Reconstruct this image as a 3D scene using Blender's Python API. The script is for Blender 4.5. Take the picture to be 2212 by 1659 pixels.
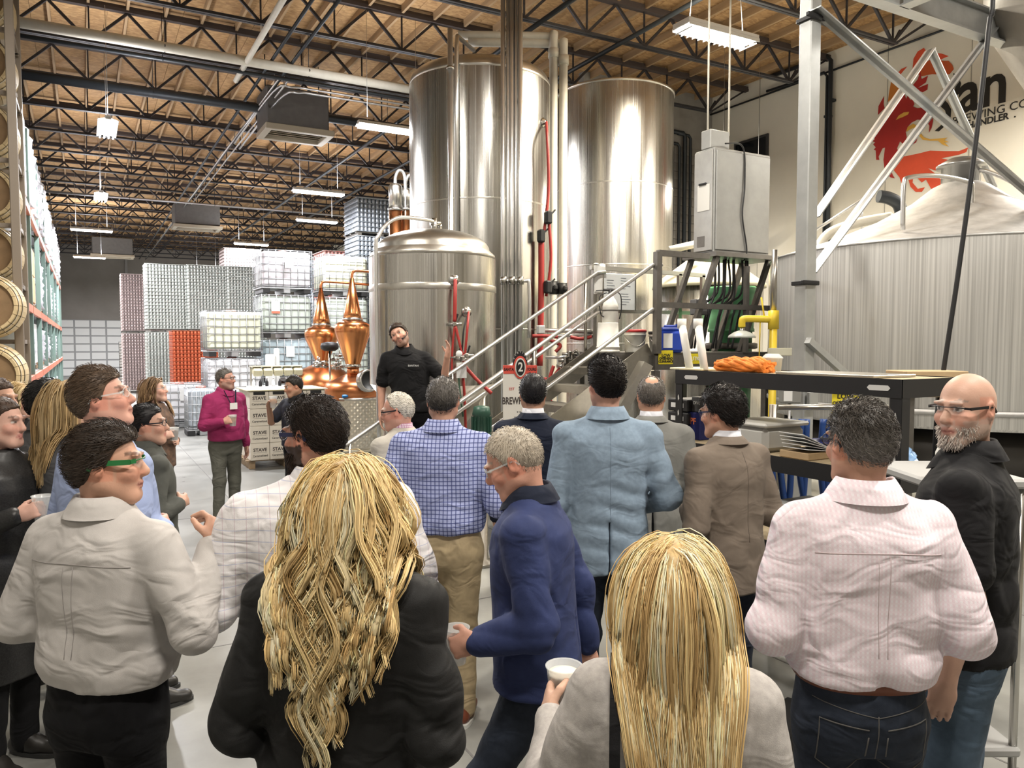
import bpy, math, random
import numpy as np
from mathutils import Vector, Matrix
random.seed(7)
rng = np.random.default_rng(7)
for _o in list(bpy.data.objects):
    bpy.data.objects.remove(_o)
SC = bpy.context.scene
COL = SC.collection
PI = math.pi
R = math.radians

# ------------------------------------------------------------------ camera
FPX, CX, CY = 1660.0, 1106.0, 829.5
YAW = R(29.15)
CAMH = 2.0
PITCH = math.atan((829.5 - 742.0) / FPX)
cd = bpy.data.cameras.new('camera')
cam = bpy.data.objects.new('camera', cd)
COL.objects.link(cam)
cam.location = (0, 0, CAMH)
cam.rotation_euler = (PI / 2 - PITCH, 0, -YAW)
cd.sensor_fit = 'HORIZONTAL'
cd.sensor_width = 36.0
cd.lens = FPX / 2212.0 * 36.0
cd.clip_end = 200
SC.camera = cam
# ------------------------------------------------------------------ world and exposure
w = bpy.data.worlds.new('world')
SC.world = w
w.use_nodes = True
w.node_tree.nodes['Background'].inputs[0].default_value = (1.0, 0.93, 0.82, 1)
w.node_tree.nodes['Background'].inputs[1].default_value = 0.25
SC.view_settings.view_transform = 'Standard'
SC.view_settings.look = 'None'
SC.view_settings.gamma = 1.0
SC.view_settings.use_curve_mapping = False
SC.view_settings.exposure = 0.08
SC.cycles.max_bounces = 4
SC.cycles.diffuse_bounces = 2
SC.cycles.glossy_bounces = 2
SC.cycles.transmission_bounces = 3
SC.cycles.use_adaptive_sampling = True
SC.cycles.adaptive_threshold = .025
SC.cycles.transparent_max_bounces = 4
SC.cycles.caustics_reflective = False
SC.cycles.caustics_refractive = False
SC.cycles.sample_clamp_indirect = 4.0

FW = Vector((math.sin(YAW), math.cos(YAW), 0))
RT = Vector((math.cos(YAW), -math.sin(YAW), 0))
def pt(px, py, d):
    """photo pixel at horizontal distance d in front of the lens -> world point"""
    s, c = math.sin(PITCH), math.cos(PITCH)
    t = (CY - py) / FPX
    dz = d * (t * c - s) / (c + t * s)
    zc = d * c - dz * s
    return FW * d + RT * ((px - CX) / FPX * zc) + Vector((0, 0, CAMH + dz))
def zat(py, d):
    return pt(CX, py, d).z
def heading(phi):
    """facing angle: 0 = away from the camera, 90 = to its right -> world z rotation of a figure whose front is +Y"""
    v = FW * math.cos(R(phi)) + RT * math.sin(R(phi))
    return math.atan2(-v.x, v.y)

# ------------------------------------------------------------------ material helpers
MATS = {}
def mat(name, col=(.5, .5, .5), rough=.6, metal=0.0, noise=0.0, nscale=8.0, bump=0.0, bscale=40.0, stretch=(1, 1, 1),
        spec=.5, alpha=1.0, trans=0.0, emit=0.0, coat=0.0, ior=1.45, rnoise=0.0, sheen=0.0, sss=0.0, col2=None, attr=None):
    if name in MATS:
        return MATS[name]
    m = bpy.data.materials.new(name)
    m.use_nodes = True
    nt = m.node_tree
    b = nt.nodes['Principled BSDF']
    c4 = (col[0], col[1], col[2], 1)
    b.inputs['Base Color'].default_value = c4
    b.inputs['Roughness'].default_value = rough
    b.inputs['Metallic'].default_value = metal
    b.inputs['Specular IOR Level'].default_value = spec
    b.inputs['IOR'].default_value = ior
    b.inputs['Alpha'].default_value = alpha
    b.inputs['Transmission Weight'].default_value = trans
    b.inputs['Coat Weight'].default_value = coat
    b.inputs['Sheen Weight'].default_value = sheen
    if sss:
        b.inputs['Subsurface Weight'].default_value = sss
        b.inputs['Subsurface Radius'].default_value = (.012, .005, .003)
        b.inputs['Subsurface Scale'].default_value = 1.0
    if emit:
        b.inputs['Emission Color'].default_value = c4
        b.inputs['Emission Strength'].default_value = emit
    N, L = nt.nodes, nt.links
    if attr:
        a = N.new('ShaderNodeAttribute'); a.attribute_name = attr
        L.new(a.outputs['Color'], b.inputs['Base Color'])
    if noise or bump or rnoise:
        tc = N.new('ShaderNodeTexCoord')
        mp = N.new('ShaderNodeMapping'); mp.inputs['Scale'].default_value = stretch
        L.new(tc.outputs['Object'], mp.inputs['Vector'])
    if noise or rnoise:
        nz = N.new('ShaderNodeTexNoise'); nz.inputs['Scale'].default_value = nscale
        nz.inputs['Detail'].default_value = 5; nz.inputs['Roughness'].default_value = .6
        L.new(mp.outputs[0], nz.inputs['Vector'])
    if noise:
        rp = N.new('ShaderNodeValToRGB')
        lo = [max(0, x * (1 - noise)) for x in col] if col2 is None else list(col2)
        hi = [min(1, x * (1 + noise)) for x in col] if col2 is None else list(col)
        rp.color_ramp.elements[0].position = .3; rp.color_ramp.elements[1].position = .7
        rp.color_ramp.elements[0].color = (*lo, 1); rp.color_ramp.elements[1].color = (*hi, 1)
        L.new(nz.outputs['Fac'], rp.inputs['Fac'])
        if attr:
            mx = N.new('ShaderNodeMix'); mx.data_type = 'RGBA'; mx.blend_type = 'MULTIPLY'; mx.inputs[0].default_value = 1
            L.new(a.outputs['Color'], mx.inputs[6]); L.new(rp.outputs[0], mx.inputs[7]); L.new(mx.outputs[2], b.inputs['Base Color'])
        else:
            L.new(rp.outputs[0], b.inputs['Base Color'])
    if rnoise:
        mr = N.new('ShaderNodeMapRange')
        mr.inputs[3].default_value = max(.02, rough - rnoise); mr.inputs[4].default_value = min(1, rough + rnoise)
        L.new(nz.outputs['Fac'], mr.inputs[0]); L.new(mr.outputs[0], b.inputs['Roughness'])
    if bump:
        n2 = N.new('ShaderNodeTexNoise'); n2.inputs['Scale'].default_value = bscale; n2.inputs['Detail'].default_value = 4
        L.new(mp.outputs[0], n2.inputs['Vector'])
        bp = N.new('ShaderNodeBump'); bp.inputs['Strength'].default_value = bump; bp.inputs['Distance'].default_value = .01
        L.new(n2.outputs['Fac'], bp.inputs['Height']); L.new(bp.outputs[0], b.inputs['Normal'])
    MATS[name] = m
    return m
def steel(name, col=(.62, .60, .55), rough=.26, streak=.12, amount=.10, weld=None):
    """brushed stainless: streaks running up the wall of the vessel"""
    return mat(name, col, rough, 1.0, noise=amount, nscale=1.0, rnoise=streak, stretch=(60, 60, .3))

# ------------------------------------------------------------------ object helpers
def tag(o, label=None, cat=None, group=None, kind=None):
    if label: o['label'] = label
    if cat: o['category'] = cat
    if group: o['group'] = group
    if kind: o['kind'] = kind
    return o
def thing(name, label, cat, loc=(0, 0, 0), rz=0.0, group=None, kind=None):
    o = bpy.data.objects.new(name, None)
    o.empty_display_size = .1
    COL.objects.link(o)
    o.location = loc; o.rotation_euler = (0, 0, rz)
    return tag(o, label, cat, group, kind)
def copy_tree(o, parent=None):
    c = o.copy(); COL.objects.link(c); c.parent = parent
    for ch in list(o.children):
        copy_tree(ch, c)
    return c
class MB:
    """collects shapes; build() links them as one mesh object"""
    def __init__(s):
        s.v = []; s.f = []; s.sm = []
    def add(s, vs, fs, smooth=False):
        n = len(s.v)
        s.v.extend([tuple(x) for x in vs])
        s.f.extend([tuple(i + n for i in f) for f in fs])
        s.sm.extend([smooth] * len(fs))
        return s
    def box(s, c, size, rz=0.0, M=None):
        hx, hy, hz = size[0] / 2, size[1] / 2, size[2] / 2
        vs = [Vector((x, y, z)) for z in (-hz, hz) for y in (-hy, hy) for x in (-hx, hx)]
        if rz: 
            m = Matrix.Rotation(rz, 3, 'Z'); vs = [m @ v for v in vs]
        if M is not None: vs = [M @ v for v in vs]
        c = Vector(c); vs = [v + c for v in vs]
        return s.add(vs, [(0, 2, 3, 1), (4, 5, 7, 6), (0, 1, 5, 4), (2, 6, 7, 3), (0, 4, 6, 2), (1, 3, 7, 5)])
    def rbox(s, c, size, r=.01, rz=0.0, M=None):
        """box with chamfered edges"""
        h = [max(x / 2, 1e-4) for x in size]; r = min(r, min(h) * .9)
        vs = []; idx = {}
        for ax in range(3):
            for sx in (-1, 1):
                for sy in (-1, 1):
                    for sz in (-1, 1):
                        sg = (sx, sy, sz)
                        idx[(ax, sg)] = len(vs)
                        vs.append(Vector([sg[k] * (h[k] if k == ax else h[k] - r) for k in range(3)]))
        fs = []
        for ax in range(3):
            a, b = (ax + 1) % 3, (ax + 2) % 3
            for sg0 in (-1, 1):
                q = []
                for (ia, ib) in ((-1, -1), (1, -1), (1, 1), (-1, 1)):
                    g = [0, 0, 0]; g[ax] = sg0; g[a] = ia; g[b] = ib
                    q.append(idx[(ax, tuple(g))])
                fs.append(tuple(q if sg0 > 0 else q[::-1]))
        for ax in range(3):
            a, b = (ax + 1) % 3, (ax + 2) % 3
            for ia in (-1, 1):
                for ib in (-1, 1):
                    q = []
                    for (axx, e) in ((a, -1), (a, 1), (b, 1), (b, -1)):
                        g = [0, 0, 0]; g[a] = ia; g[b] = ib; g[ax] = e
                        q.append(idx[(axx, tuple(g))])
                    fs.append(tuple(q if ia * ib > 0 else q[::-1]))
        for sx in (-1, 1):
            for sy in (-1, 1):
                for sz in (-1, 1):
                    q = (idx[(0, (sx, sy, sz))], idx[(1, (sx, sy, sz))], idx[(2, (sx, sy, sz))])
                    fs.append(q if sx * sy * sz > 0 else q[::-1])
        if rz:
            m = Matrix.Rotation(rz, 3, 'Z'); vs = [m @ v for v in vs]
        if M is not None: vs = [M @ v for v in vs]
        c = Vector(c)
        return s.add([v + c for v in vs], fs)
    def bar(s, a, b, w, h=None, up=(0, 0, 1)):
        """rectangular bar from a to b"""
        a, b = Vector(a), Vector(b); h = h or w
        d = (b - a); L = d.length; d.normalize()
        u = Vector(up)
        if abs(d.dot(u)) > .98: u = Vector((0, 1, 0)) if abs(d.y) < .9 else Vector((1, 0, 0))
        x = d.cross(u).normalized(); y = x.cross(d).normalized()
        vs = []
        for p in (a, b):
            for (i, j) in ((-1, -1), (1, -1), (1, 1), (-1, 1)):
                vs.append(p + x * (i * w / 2) + y * (j * h / 2))
        return s.add(vs, [(3, 2, 1, 0), (4, 5, 6, 7), (0, 1, 5, 4), (1, 2, 6, 5), (2, 3, 7, 6), (3, 0, 4, 7)])
    def tube(s, path, r, n=10, cap=True, closed=False):
        """round tube through the points; r a number or a list"""
        P = [Vector(p) for p in path]; m = len(P)
        rs = r if hasattr(r, '__len__') else [r] * m
        vs = []; fs = []
        prev = None
        for i, p in enumerate(P):
            if closed: t = P[(i + 1) % m] - P[i - 1]
            else: t = P[min(i + 1, m - 1)] - P[max(i - 1, 0)]
            if t.length < 1e-9: t = Vector((0, 0, 1))
            t.normalize()
            if prev is None:
                u = Vector((0, 0, 1)) if abs(t.z) < .9 else Vector((1, 0, 0))
                x = t.cross(u).normalized()
            else:
                x = prev - t * prev.dot(t)
                if x.length < 1e-6: x = t.cross(Vector((0.3, .5, .8)))
                x.normalize()
            prev = x; y = t.cross(x)
            for k in range(n):
                a = 2 * PI * k / n
                vs.append(p + x * (math.cos(a) * rs[i]) + y * (math.sin(a) * rs[i]))
        rng_ = range(m if closed else m - 1)
        for i in rng_:
            j = (i + 1) % m
            for k in range(n):
                k2 = (k + 1) % n
                fs.append((i * n + k, i * n + k2, j * n + k2, j * n + k))
        s.add(vs, fs, True)
        if cap and not closed:
            n0 = len(s.v) - len(vs)
            s.f.append(tuple(n0 + k for k in range(n))[::-1]); s.sm.append(False)
            s.f.append(tuple(n0 + (m - 1) * n + k for k in range(n))); s.sm.append(False)
        return s
    def cyl(s, a, b, r, n=16, r2=None):
        return s.tube([a, b], [r, r if r2 is None else r2], n)
    def lathe(s, prof, c=(0, 0, 0), n=32, M=None, a0=0.0, a1=2 * PI, cap=True, smooth=True):
        """profile of (radius, z)"""
        full = abs(a1 - a0 - 2 * PI) < 1e-6
        vs = []; m = len(prof); nn = n if full else n + 1
        for (r, z) in prof:
            for k in range(nn):
                a = a0 + (a1 - a0) * k / n
                vs.append(Vector((r * math.cos(a), r * math.sin(a), z)))
        fs = []
        for i in range(m - 1):
            for k in range(n):
                k2 = (k + 1) % nn
                fs.append((i * nn + k, i * nn + k2, (i + 1) * nn + k2, (i + 1) * nn + k))
        if M is not None: vs = [M @ v for v in vs]
        c = Vector(c)
        n0 = len(s.v)
        s.add([v + c for v in vs], fs, smooth)
        if cap and full:
            if prof[0][0] > 1e-4: s.f.append(tuple(n0 + k for k in range(n))[::-1]); s.sm.append(False)
            if prof[-1][0] > 1e-4: s.f.append(tuple(n0 + (m - 1) * nn + k for k in range(n))); s.sm.append(False)
        return s
    def rings(s, rings, cap=True, smooth=True):
        n = len(rings[0]); vs = [p for r_ in rings for p in r_]; fs = []
        for i in range(len(rings) - 1):
            for k in range(n):
                k2 = (k + 1) % n
                fs.append((i * n + k, i * n + k2, (i + 1) * n + k2, (i + 1) * n + k))
        n0 = len(s.v)
        s.add(vs, fs, smooth)
        if cap:
            s.f.append(tuple(n0 + k for k in range(n))[::-1]); s.sm.append(False)
            s.f.append(tuple(n0 + (len(rings) - 1) * n + k for k in range(n))); s.sm.append(False)
        return s
    def prism(s, poly, z0, z1, fn=None):
        """2-D outline extruded; fn(x, y, z) -> point"""
        fn = fn or (lambda x, y, z: Vector((x, y, z)))
        n = len(poly)
        vs = [fn(x, y, z0) for x, y in poly] + [fn(x, y, z1) for x, y in poly]
        fs = [tuple(range(n))[::-1], tuple(range(n, 2 * n))]
        for k in range(n):
            k2 = (k + 1) % n
            fs.append((k, k2, n + k2, n + k))
        return s.add(vs, fs)
    def mesh(s, name):
        me = bpy.data.meshes.new(name)
        me.from_pydata(s.v, [], s.f)
        if any(s.sm):
            me.polygons.foreach_set('use_smooth', s.sm)
        me.update()
        return me
    def build(s, name, m=None, parent=None, label=None, kind=None):
        me = s.mesh(name)
        if m is not None: me.materials.append(m)
        return link(name, me, parent, label, kind)
def link(name, me, parent=None, label=None, kind=None):
    o = bpy.data.objects.new(name, me)
    COL.objects.link(o)
    if parent is not None: o.parent = parent
    if label: o['label'] = label
    if kind: o['kind'] = kind
    return o
TEXTS = {}
def text_part(name, body, size, m, parent, loc, rot, depth=.002, align='CENTER', sx=1.0, shear=0.0, bold=0.0):
    key = (body, size, m.name, depth, align, sx, shear, bold)
    if key not in TEXTS:
        cu = bpy.data.curves.new(name, 'FONT')
        cu.body = body; cu.size = size; cu.extrude = depth; cu.align_x = align; cu.align_y = 'CENTER'
        cu.shear = shear; cu.offset = bold; cu.resolution_u = 3
        o0 = bpy.data.objects.new('tmp_text', cu)
        me = o0.to_mesh().copy()
        o0.to_mesh_clear()
        bpy.data.objects.remove(o0); bpy.data.curves.remove(cu)
        me.materials.clear(); me.materials.append(m)
        me.transform(Matrix.Diagonal((sx, 1, 1, 1)))
        me.name = name
        TEXTS[key] = me
    o = link(name, TEXTS[key], parent)
    o.location = loc; o.rotation_euler = rot
    return o
def smoothpath(P, n=8):
    """Catmull-Rom through the points"""
    P = [Vector(p) for p in P]; out = []
    for i in range(len(P) - 1):
        p0, p1, p2, p3 = P[max(i - 1, 0)], P[i], P[i + 1], P[min(i + 2, len(P) - 1)]
        for k in range(n):
            t = k / n
            out.append(.5 * ((2 * p1) + (p2 - p0) * t + (2 * p0 - 5 * p1 + 4 * p2 - p3) * t * t + (3 * p1 - p0 - 3 * p2 + p3) * t ** 3))
    out.append(P[-1]); return out
# ------------------------------------------------------------------ rays onto the planes of the building
def _ray(px, py):
    p = pt(px, py, 10.0)
    return p - Vector((0, 0, CAMH))
def on_x(px, py, X):
    r = _ray(px, py); return Vector((0, 0, CAMH)) + r * (X / r.x)
def on_y(px, py, Y):
    r = _ray(px, py); return Vector((0, 0, CAMH)) + r * (Y / r.y)
def on_z(px, py, Z):
    r = _ray(px, py); return Vector((0, 0, CAMH)) + r * ((Z - CAMH) / r.z)

# ------------------------------------------------------------------ fluorescent fixtures (the lamps of the hall and a few added ones)
XW, YF, XL, YB, ZC = 13.6, 54.0, -1.9, -7.0, 8.0
YC = 14.3                     # corner where the white wall turns
m_white_enamel = mat('white_enamel', (.8, .8, .78), .4)
m_tube = mat('fluorescent_tube', (1.0, .97, .92), .3, emit=40.0)
m_wire = mat('hanger_wire', (.55, .55, .55), .4, 1.0)
LAMPK = 1.0
def fixture(x, y, z, label, power=330, drop=True, up=.22, colr=(1.0, .93, .82), rz=0.0):
    t = thing('ceiling_light', label, 'ceiling light', (x, y, z), rz, group='suspended fluorescent fixtures')
    b = MB(); b.rbox((0, 0, .05), (1.24, .10, .07), .01)
    b.prism([(-.16, .0), (-.05, .035), (.05, .035), (.16, .0), (.155, -.004), (.05, .028), (-.05, .028), (-.155, -.004)], -.62, .62,
            lambda a, c, h: Vector((h, a, c + .01)))
    b.build('housing', m_white_enamel, t)
    for yy in (-.105, -.035, .035, .105):
        MB().tube([(-.59, yy, -.018), (.59, yy, -.018)], .013, 8).build('tube', m_tube, t)
    if drop:
        for xx in (-.45, .45):
            MB().tube([(xx, 0, .08), (xx, 0, ZC - z - .3)], .004, 4).build('hanger', m_wire, t)
    for sgn, pw in ((-1, power), (1, power * up)):
        ld = bpy.data.lights.new('lamp', 'AREA'); ld.shape = 'RECTANGLE'; ld.size = 1.2; ld.size_y = .26
        ld.energy = pw * LAMPK; ld.color = colr
        lo = bpy.data.objects.new('lamp_glow', ld); COL.objects.link(lo); lo.parent = t
        lo.location = (0, 0, -.04 if sgn < 0 else .16)
        if sgn > 0: lo.rotation_euler = (PI, 0, 0)
    return t
COOL = (.97, .97, 1.0)
fixture(.47, 15.4, 5.75, 'blazing fluorescent fixture above the barrel rack, upper of the two on that side', 420, colr=COOL, up=.13, rz=PI / 2)
fixture(.50, 22.6, 5.75, 'smaller glowing fluorescent fixture above the storage rack, below a brighter one', 480, colr=COOL, up=.13, rz=PI / 2)
fixture(.35, 28.9, 5.7, 'dim strip fixture far back on the storage rack side', 700, colr=COOL, up=.08)
fixture(4.84, 13.0, 5.75, 'blazing long fluorescent fixture half hidden by the tallest near tank', 420, colr=COOL, up=.13)
fixture(5.03, 18.5, 5.6, 'hanging fluorescent fixture on two cables above the white totes', 360, colr=COOL, up=.13)
fixture(6.3, 23.4, 5.7, 'thin lit strip fixture beyond the cable hung fixture', 500, colr=COOL, up=.13)
fixture(5.6, 30.0, 5.7, 'faint strip fixture just above the pallets of cans', 700, colr=COOL, up=.08)
fixture(.35, 38.0, 5.7, 'added far strip fixture before the loading door, brightening the far wall', 2600, colr=COOL, up=.05)  # added lamp that brightens the loading door and far wall
fixture(5.6, 42.0, 5.7, 'added farthest strip fixture beyond the can pallets, brightening the far wall', 1500, colr=COOL, up=.05)  # another added lamp, lifts the dark far end
# the row goes on over the visitors and the brewhouse (out of the frame); last two are added to brighten the white wall
for (x, y, pw, lb) in ((.4, 6.6, 190, 'over the group at the left edge'), (.4, 0.2, 210, 'over the man in pale grey'), (4.6, 6.0, 190, 'over the stairs'), (4.4, .4, 270, 'over the bald man'), (9.2, 1.8, 170, 'over the big cone roofed vessel'), (12.2, 3.0, 240, 'near the painted wall, added to brighten it'), (12.4, 4.9, 250, 'beside the grain hopper, added to light the wall')):
    fixture(x, y, 6.1, 'suspended fluorescent fixture hanging ' + lb, pw, colr=(1.0, .94, .85))
fixture(10.9, 10.7, 5.0, 'fluorescent fixture added out of sight behind the electrical cabinet to brighten the wall', 90, colr=(1.0, .92, .78))  # unseen lamp added to brighten the white wall behind the cabinet

# ------------------------------------------------------------------ floor, walls
def concrete_floor():
    m = mat('concrete_floor', (.255, .255, .238), .32, noise=.22, nscale=1.3, rnoise=.14, bump=.05, bscale=30)
    return m
MB().box(((XW + XL) / 2, (YF + YB) / 2, -.1), (XW - XL + .4, YF - YB + .4, .2)).build('floor', concrete_floor(), kind='structure')
fl = bpy.data.objects['floor']
m_joint = mat('floor_joint', (.16, .155, .15), .7)
jb = MB()
for i, x in enumerate((-.6, 1.6, 3.8, 6.0)):
    MB().box((x, 18, .0008), (.012, 44, .0016)).build('saw_joint', m_joint, fl)
for y in (1.2, 5.3, 9.4, 13.5, 17.6, 21.7):
    MB().box((4.5, y, .0008), (12, .012, .0016)).build('saw_joint', m_joint, fl)

m_wall = mat('cream_wall_paint', (.80, .755, .64), .55, noise=.05, nscale=.8, bump=.12, bscale=60)
m_wall_d = mat('grey_block_wall', (.30, .28, .25), .8, noise=.15, nscale=2.5, bump=.2, bscale=40)
m_line = mat('panel_joint', (.35, .33, .28), .8)
W = MB().box((XW + .1, (YB + YF) / 2, ZC / 2), (.2, YF - YB, ZC)).build('wall_right', m_wall, kind='structure')
for y in (-1.2, 2.6, 5.6, 8.0, 9.6, 11.2, 12.8, 13.9):
    MB().box((XW - .003, y, ZC / 2), (.006, .014, ZC)).build('panel_joint', m_line, W)
MB().box((XL - .1, (YB + YF) / 2, ZC / 2), (.2, YF - YB, ZC)).build('wall_left', mat('left_wall_paint', (.36, .35, .33), .8, noise=.1), kind='structure')
MB().box(((XL + XW) / 2, YB - .1, ZC / 2), (XW - XL, .2, ZC)).build('wall_back', mat('back_wall_paint', (.62, .58, .50), .7, noise=.08), kind='structure')
wf = MB().box(((XL + XW) / 2, YF + .1, ZC / 2), (XW - XL, .2, ZC)).build('wall_far', mat('far_wall_paint', (.30, .275, .25), .85, noise=.12, nscale=.6), kind='structure')
# far wall lower light band to the right of the loading door
# partition of grey block behind the second tall tank, each block course laid
wp = MB().box((11.7, YC + .12, ZC / 2), (3.8, .2, ZC)).build('wall_partition', m_wall_d, kind='structure')
blk = MB(); blk.rbox((0, 0, 0), (.394, .03, .194), .006); blk_me = blk.mesh('block'); blk_me.materials.append(m_wall_d)
for r_ in range(14):
    for c_ in range(6):
        x = 11.35 + c_ * .4 + (r_ % 2) * .2
        if x > 13.4: continue
        o = link('block', blk_me, wp); o.location = (x, YC + .015, 3.9 + r_ * .2 + .1)
# loading door in the far wall
dp0, dp1 = on_y(126, 690, YF), on_y(262, 690, YF)
dx0, dx1, dz1 = dp0.x - .9, dp1.x, dp0.z
D = MB().box(((dx0 + dx1) / 2, YF - .03, dz1 / 2), (dx1 - dx0, .06, dz1)).build('door_1', mat('door_steel_dark', (.34, .34, .34), .5), kind='structure')
m_dpan = mat('door_panel_white', (.82, .82, .80), .45, emit=.0)
nr, ncl = 7, 5
for i in range(nr):
    for j in range(ncl):
        cw, ch = (dx1 - dx0) / ncl, dz1 / nr
        MB().rbox((dx0 + (j + .5) * cw, YF - .075, (i + .5) * ch), (cw - .09, .03, ch - .08), .01).build('panel', m_dpan, D)
MB().box((dx1 + .35, YF - .05, 4.2), (.14, .1, 8)).build('trim_1', mat('far_pipe', (.32, .31, .3), .5), kind='structure')
MB().box((dx1 + 2.2, YF - .04, .9), (2.6, .08, 1.8)).build('trim_2', mat('far_wall_band', (.66, .64, .6), .7), kind='structure')
# small window in the white wall behind the electrical cabinet
a, b = on_x(1588, 350, XW), on_x(1661, 320, XW)
wn = MB().box((XW - .02, (a.y + b.y) / 2, (a.z + b.z) / 2), (.05, abs(a.y - b.y), .75)).build('window_1', mat('dark_window_frame', (.05, .05, .05), .4), kind='structure')
MB().box((XW - .05, (a.y + b.y) / 2, (a.z + b.z) / 2), (.01, abs(a.y - b.y) - .12, .63)).build('pane', mat('dark_glass', (.01, .012, .015), .06), wn)

# ------------------------------------------------------------------ ceiling: strand boards on timber purlins on steel trusses
m_osb = None
def osb():
    m = bpy.data.materials.new('strand_board'); m.use_nodes = True
    nt = m.node_tree; N, L = nt.nodes, nt.links; b = N['Principled BSDF']; b.inputs['Roughness'].default_value = .8
    tc = N.new('ShaderNodeTexCoord'); mp = N.new('ShaderNodeMapping'); mp.inputs['Scale'].default_value = (9, 26, 9)
    L.new(tc.outputs['Object'], mp.inputs[0])
    vo = N.new('ShaderNodeTexVoronoi'); vo.inputs['Scale'].default_value = 1.4
    nz = N.new('ShaderNodeTexNoise'); nz.inputs['Scale'].default_value = .5; nz.inputs['Detail'].default_value = 3
    L.new(mp.outputs[0], vo.inputs['Vector']); L.new(tc.outputs['Object'], nz.inputs['Vector'])
    oi = N.new('ShaderNodeObjectInfo')
    rp = N.new('ShaderNodeValToRGB')
    rp.color_ramp.elements[0].color = (.27, .145, .06, 1); rp.color_ramp.elements[1].color = (.55, .345, .155, 1)
    mx = N.new('ShaderNodeMath'); mx.operation = 'ADD'; L.new(vo.outputs['Color'], mx.inputs[0])
    m2 = N.new('ShaderNodeMath'); m2.operation = 'MULTIPLY'; m2.inputs[1].default_value = .9
    L.new(nz.outputs['Fac'], mx.inputs[1]); L.new(mx.outputs[0], m2.inputs[0])
    m3 = N.new('ShaderNodeMath'); m3.operation = 'SUBTRACT'; m3.inputs[1].default_value = .42; L.new(m2.outputs[0], m3.inputs[0])
    L.new(m3.outputs[0], rp.inputs[0]); L.new(rp.outputs[0], b.inputs['Base Color'])
    return m
m_osb = osb()
ceil = MB().box(((XL + XW) / 2, (YB + YF) / 2, ZC + .12), (XW - XL + .4, YF - YB + .4, .2)).build('ceiling', mat('roof_deck', (.25, .16, .09), .9), kind='structure')
TP = 2.25
TY0 = 13.2
trY = [TY0 + TP * k for k in range(-8, 18)]
pan = MB(); pan.box((0, 0, 0), (1.213, TP - .012, .018)); pan_me = pan.mesh('osb_panel'); pan_me.materials.append(m_osb)
far = MB()
nx = int((XW - XL) / 1.22) + 1
for k, y in enumerate(trY):
    for i in range(nx):
        x = XL + .61 + i * 1.22
        if y - .1 < YB or x > XW: continue
        c = (x, y + TP / 2, ZC + .008)
        if 6.0 < y < 25 and k % 1 == 0:
            o = link('osb_panel', pan_me, ceil); o.location = c
        else:
            far.box(c, (1.213, TP - .012, .018))
far.build('osb_panels_far', m_osb, ceil, kind='stuff')
m_purl = mat('purlin_timber', (.36, .24, .13), .75, noise=.25, nscale=6, stretch=(1, .1, 1))
pu = MB(); pu.box((0, 0, 0), (.045, TP - .1, .14)); pu_me = pu.mesh('purlin'); pu_me.materials.append(m_purl)
fp = MB()
for k, y in enumerate(trY):
    x = XL + .3
    while x < XW - .1:
        c = (x, y + TP / 2, ZC - .073)
        if 7 < y < 24: 
            o = link('purlin', pu_me, ceil); o.location = c
        elif y > YB:
            fp.box(c, (.045, TP - .1, .14))
        x += .61
fp.build('purlins_far', m_purl, ceil, kind='stuff')
m_truss = mat('truss_steel', (.035, .032, .034), .5, .3, noise=.3, nscale=10)
m_chord = mat('truss_chord_steel', (.055, .055, .06), .42, .3)
m_nailer = mat('nailer_timber', (.06, .045, .04), .8)
ZT, ZBt = 7.82, 7.22
web_len = {}
def web_mesh(dx, dz, w):
    key = (round(dx, 3), round(dz, 3))
    if key not in web_len:
        b = MB(); b.bar((0, 0, 0), (dx, 0, dz), w, w, up=(0, 1, 0)); me = b.mesh('web_bar'); me.materials.append(m_truss); web_len[key] = me
    return web_len[key]
for k, y in enumerate(trY):
    if y < YB + 1: continue
    near = 8 < y < 24.5
    ordn = ('nearest', 'second', 'third', 'fourth', 'fifth', 'sixth', 'seventh', 'eighth', 'ninth', 'tenth')
    t = thing('roof_truss', 'dark open web steel roof truss spanning under the strand board ceiling', None, (0, y, 0), kind='structure')
    MB().box(((XL + XW) / 2, 0, ZT + .03), (XW - XL, .11, .06)).box(((XL + XW) / 2, 0, ZT + .085), (XW - XL, .09, .05)).build('top_chord', m_nailer, t)
    b = MB()
    for s in (-1, 1):
        b.box(((XL + 12.5) / 2, s * .035, ZBt - .02), (12.5 - XL, .05, .012)); b.box(((XL + 12.5) / 2, s * .014, ZBt + .005), (12.5 - XL, .01, .06))
    b.build('bottom_chord', m_chord, t)
    wb = MB(); x = XL + .3
    while x < 13.2:
        for (x0, dx, dz, w) in ((x, .61, -(ZT - ZBt), .044), (x + 1.22, -.61, -(ZT - ZBt), .044), (x + .61, 0.001, -(ZT - ZBt), .026)):
            if x0 + dx > 12.55: 
                continue
            if near:
                o = link('web_bar', web_mesh(dx, dz, w), t); o.location = (x0, 0, ZT)
            else:
                wb.bar((x0, 0, ZT), (x0 + dx, 0, ZT + dz), w, w, up=(0, 1, 0))
        x += 1.22
    wb2 = MB(); wb2.bar((12.5, 0, ZBt), (13.5, 0, ZT), .035); 
    wb2.bar((12.45, 0, ZBt), (12.62, 0, ZBt + .25), .03); wb2.build('end_strut', m_truss, t)
    if not near: wb.build('web', m_truss, t, kind='stuff')

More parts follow.
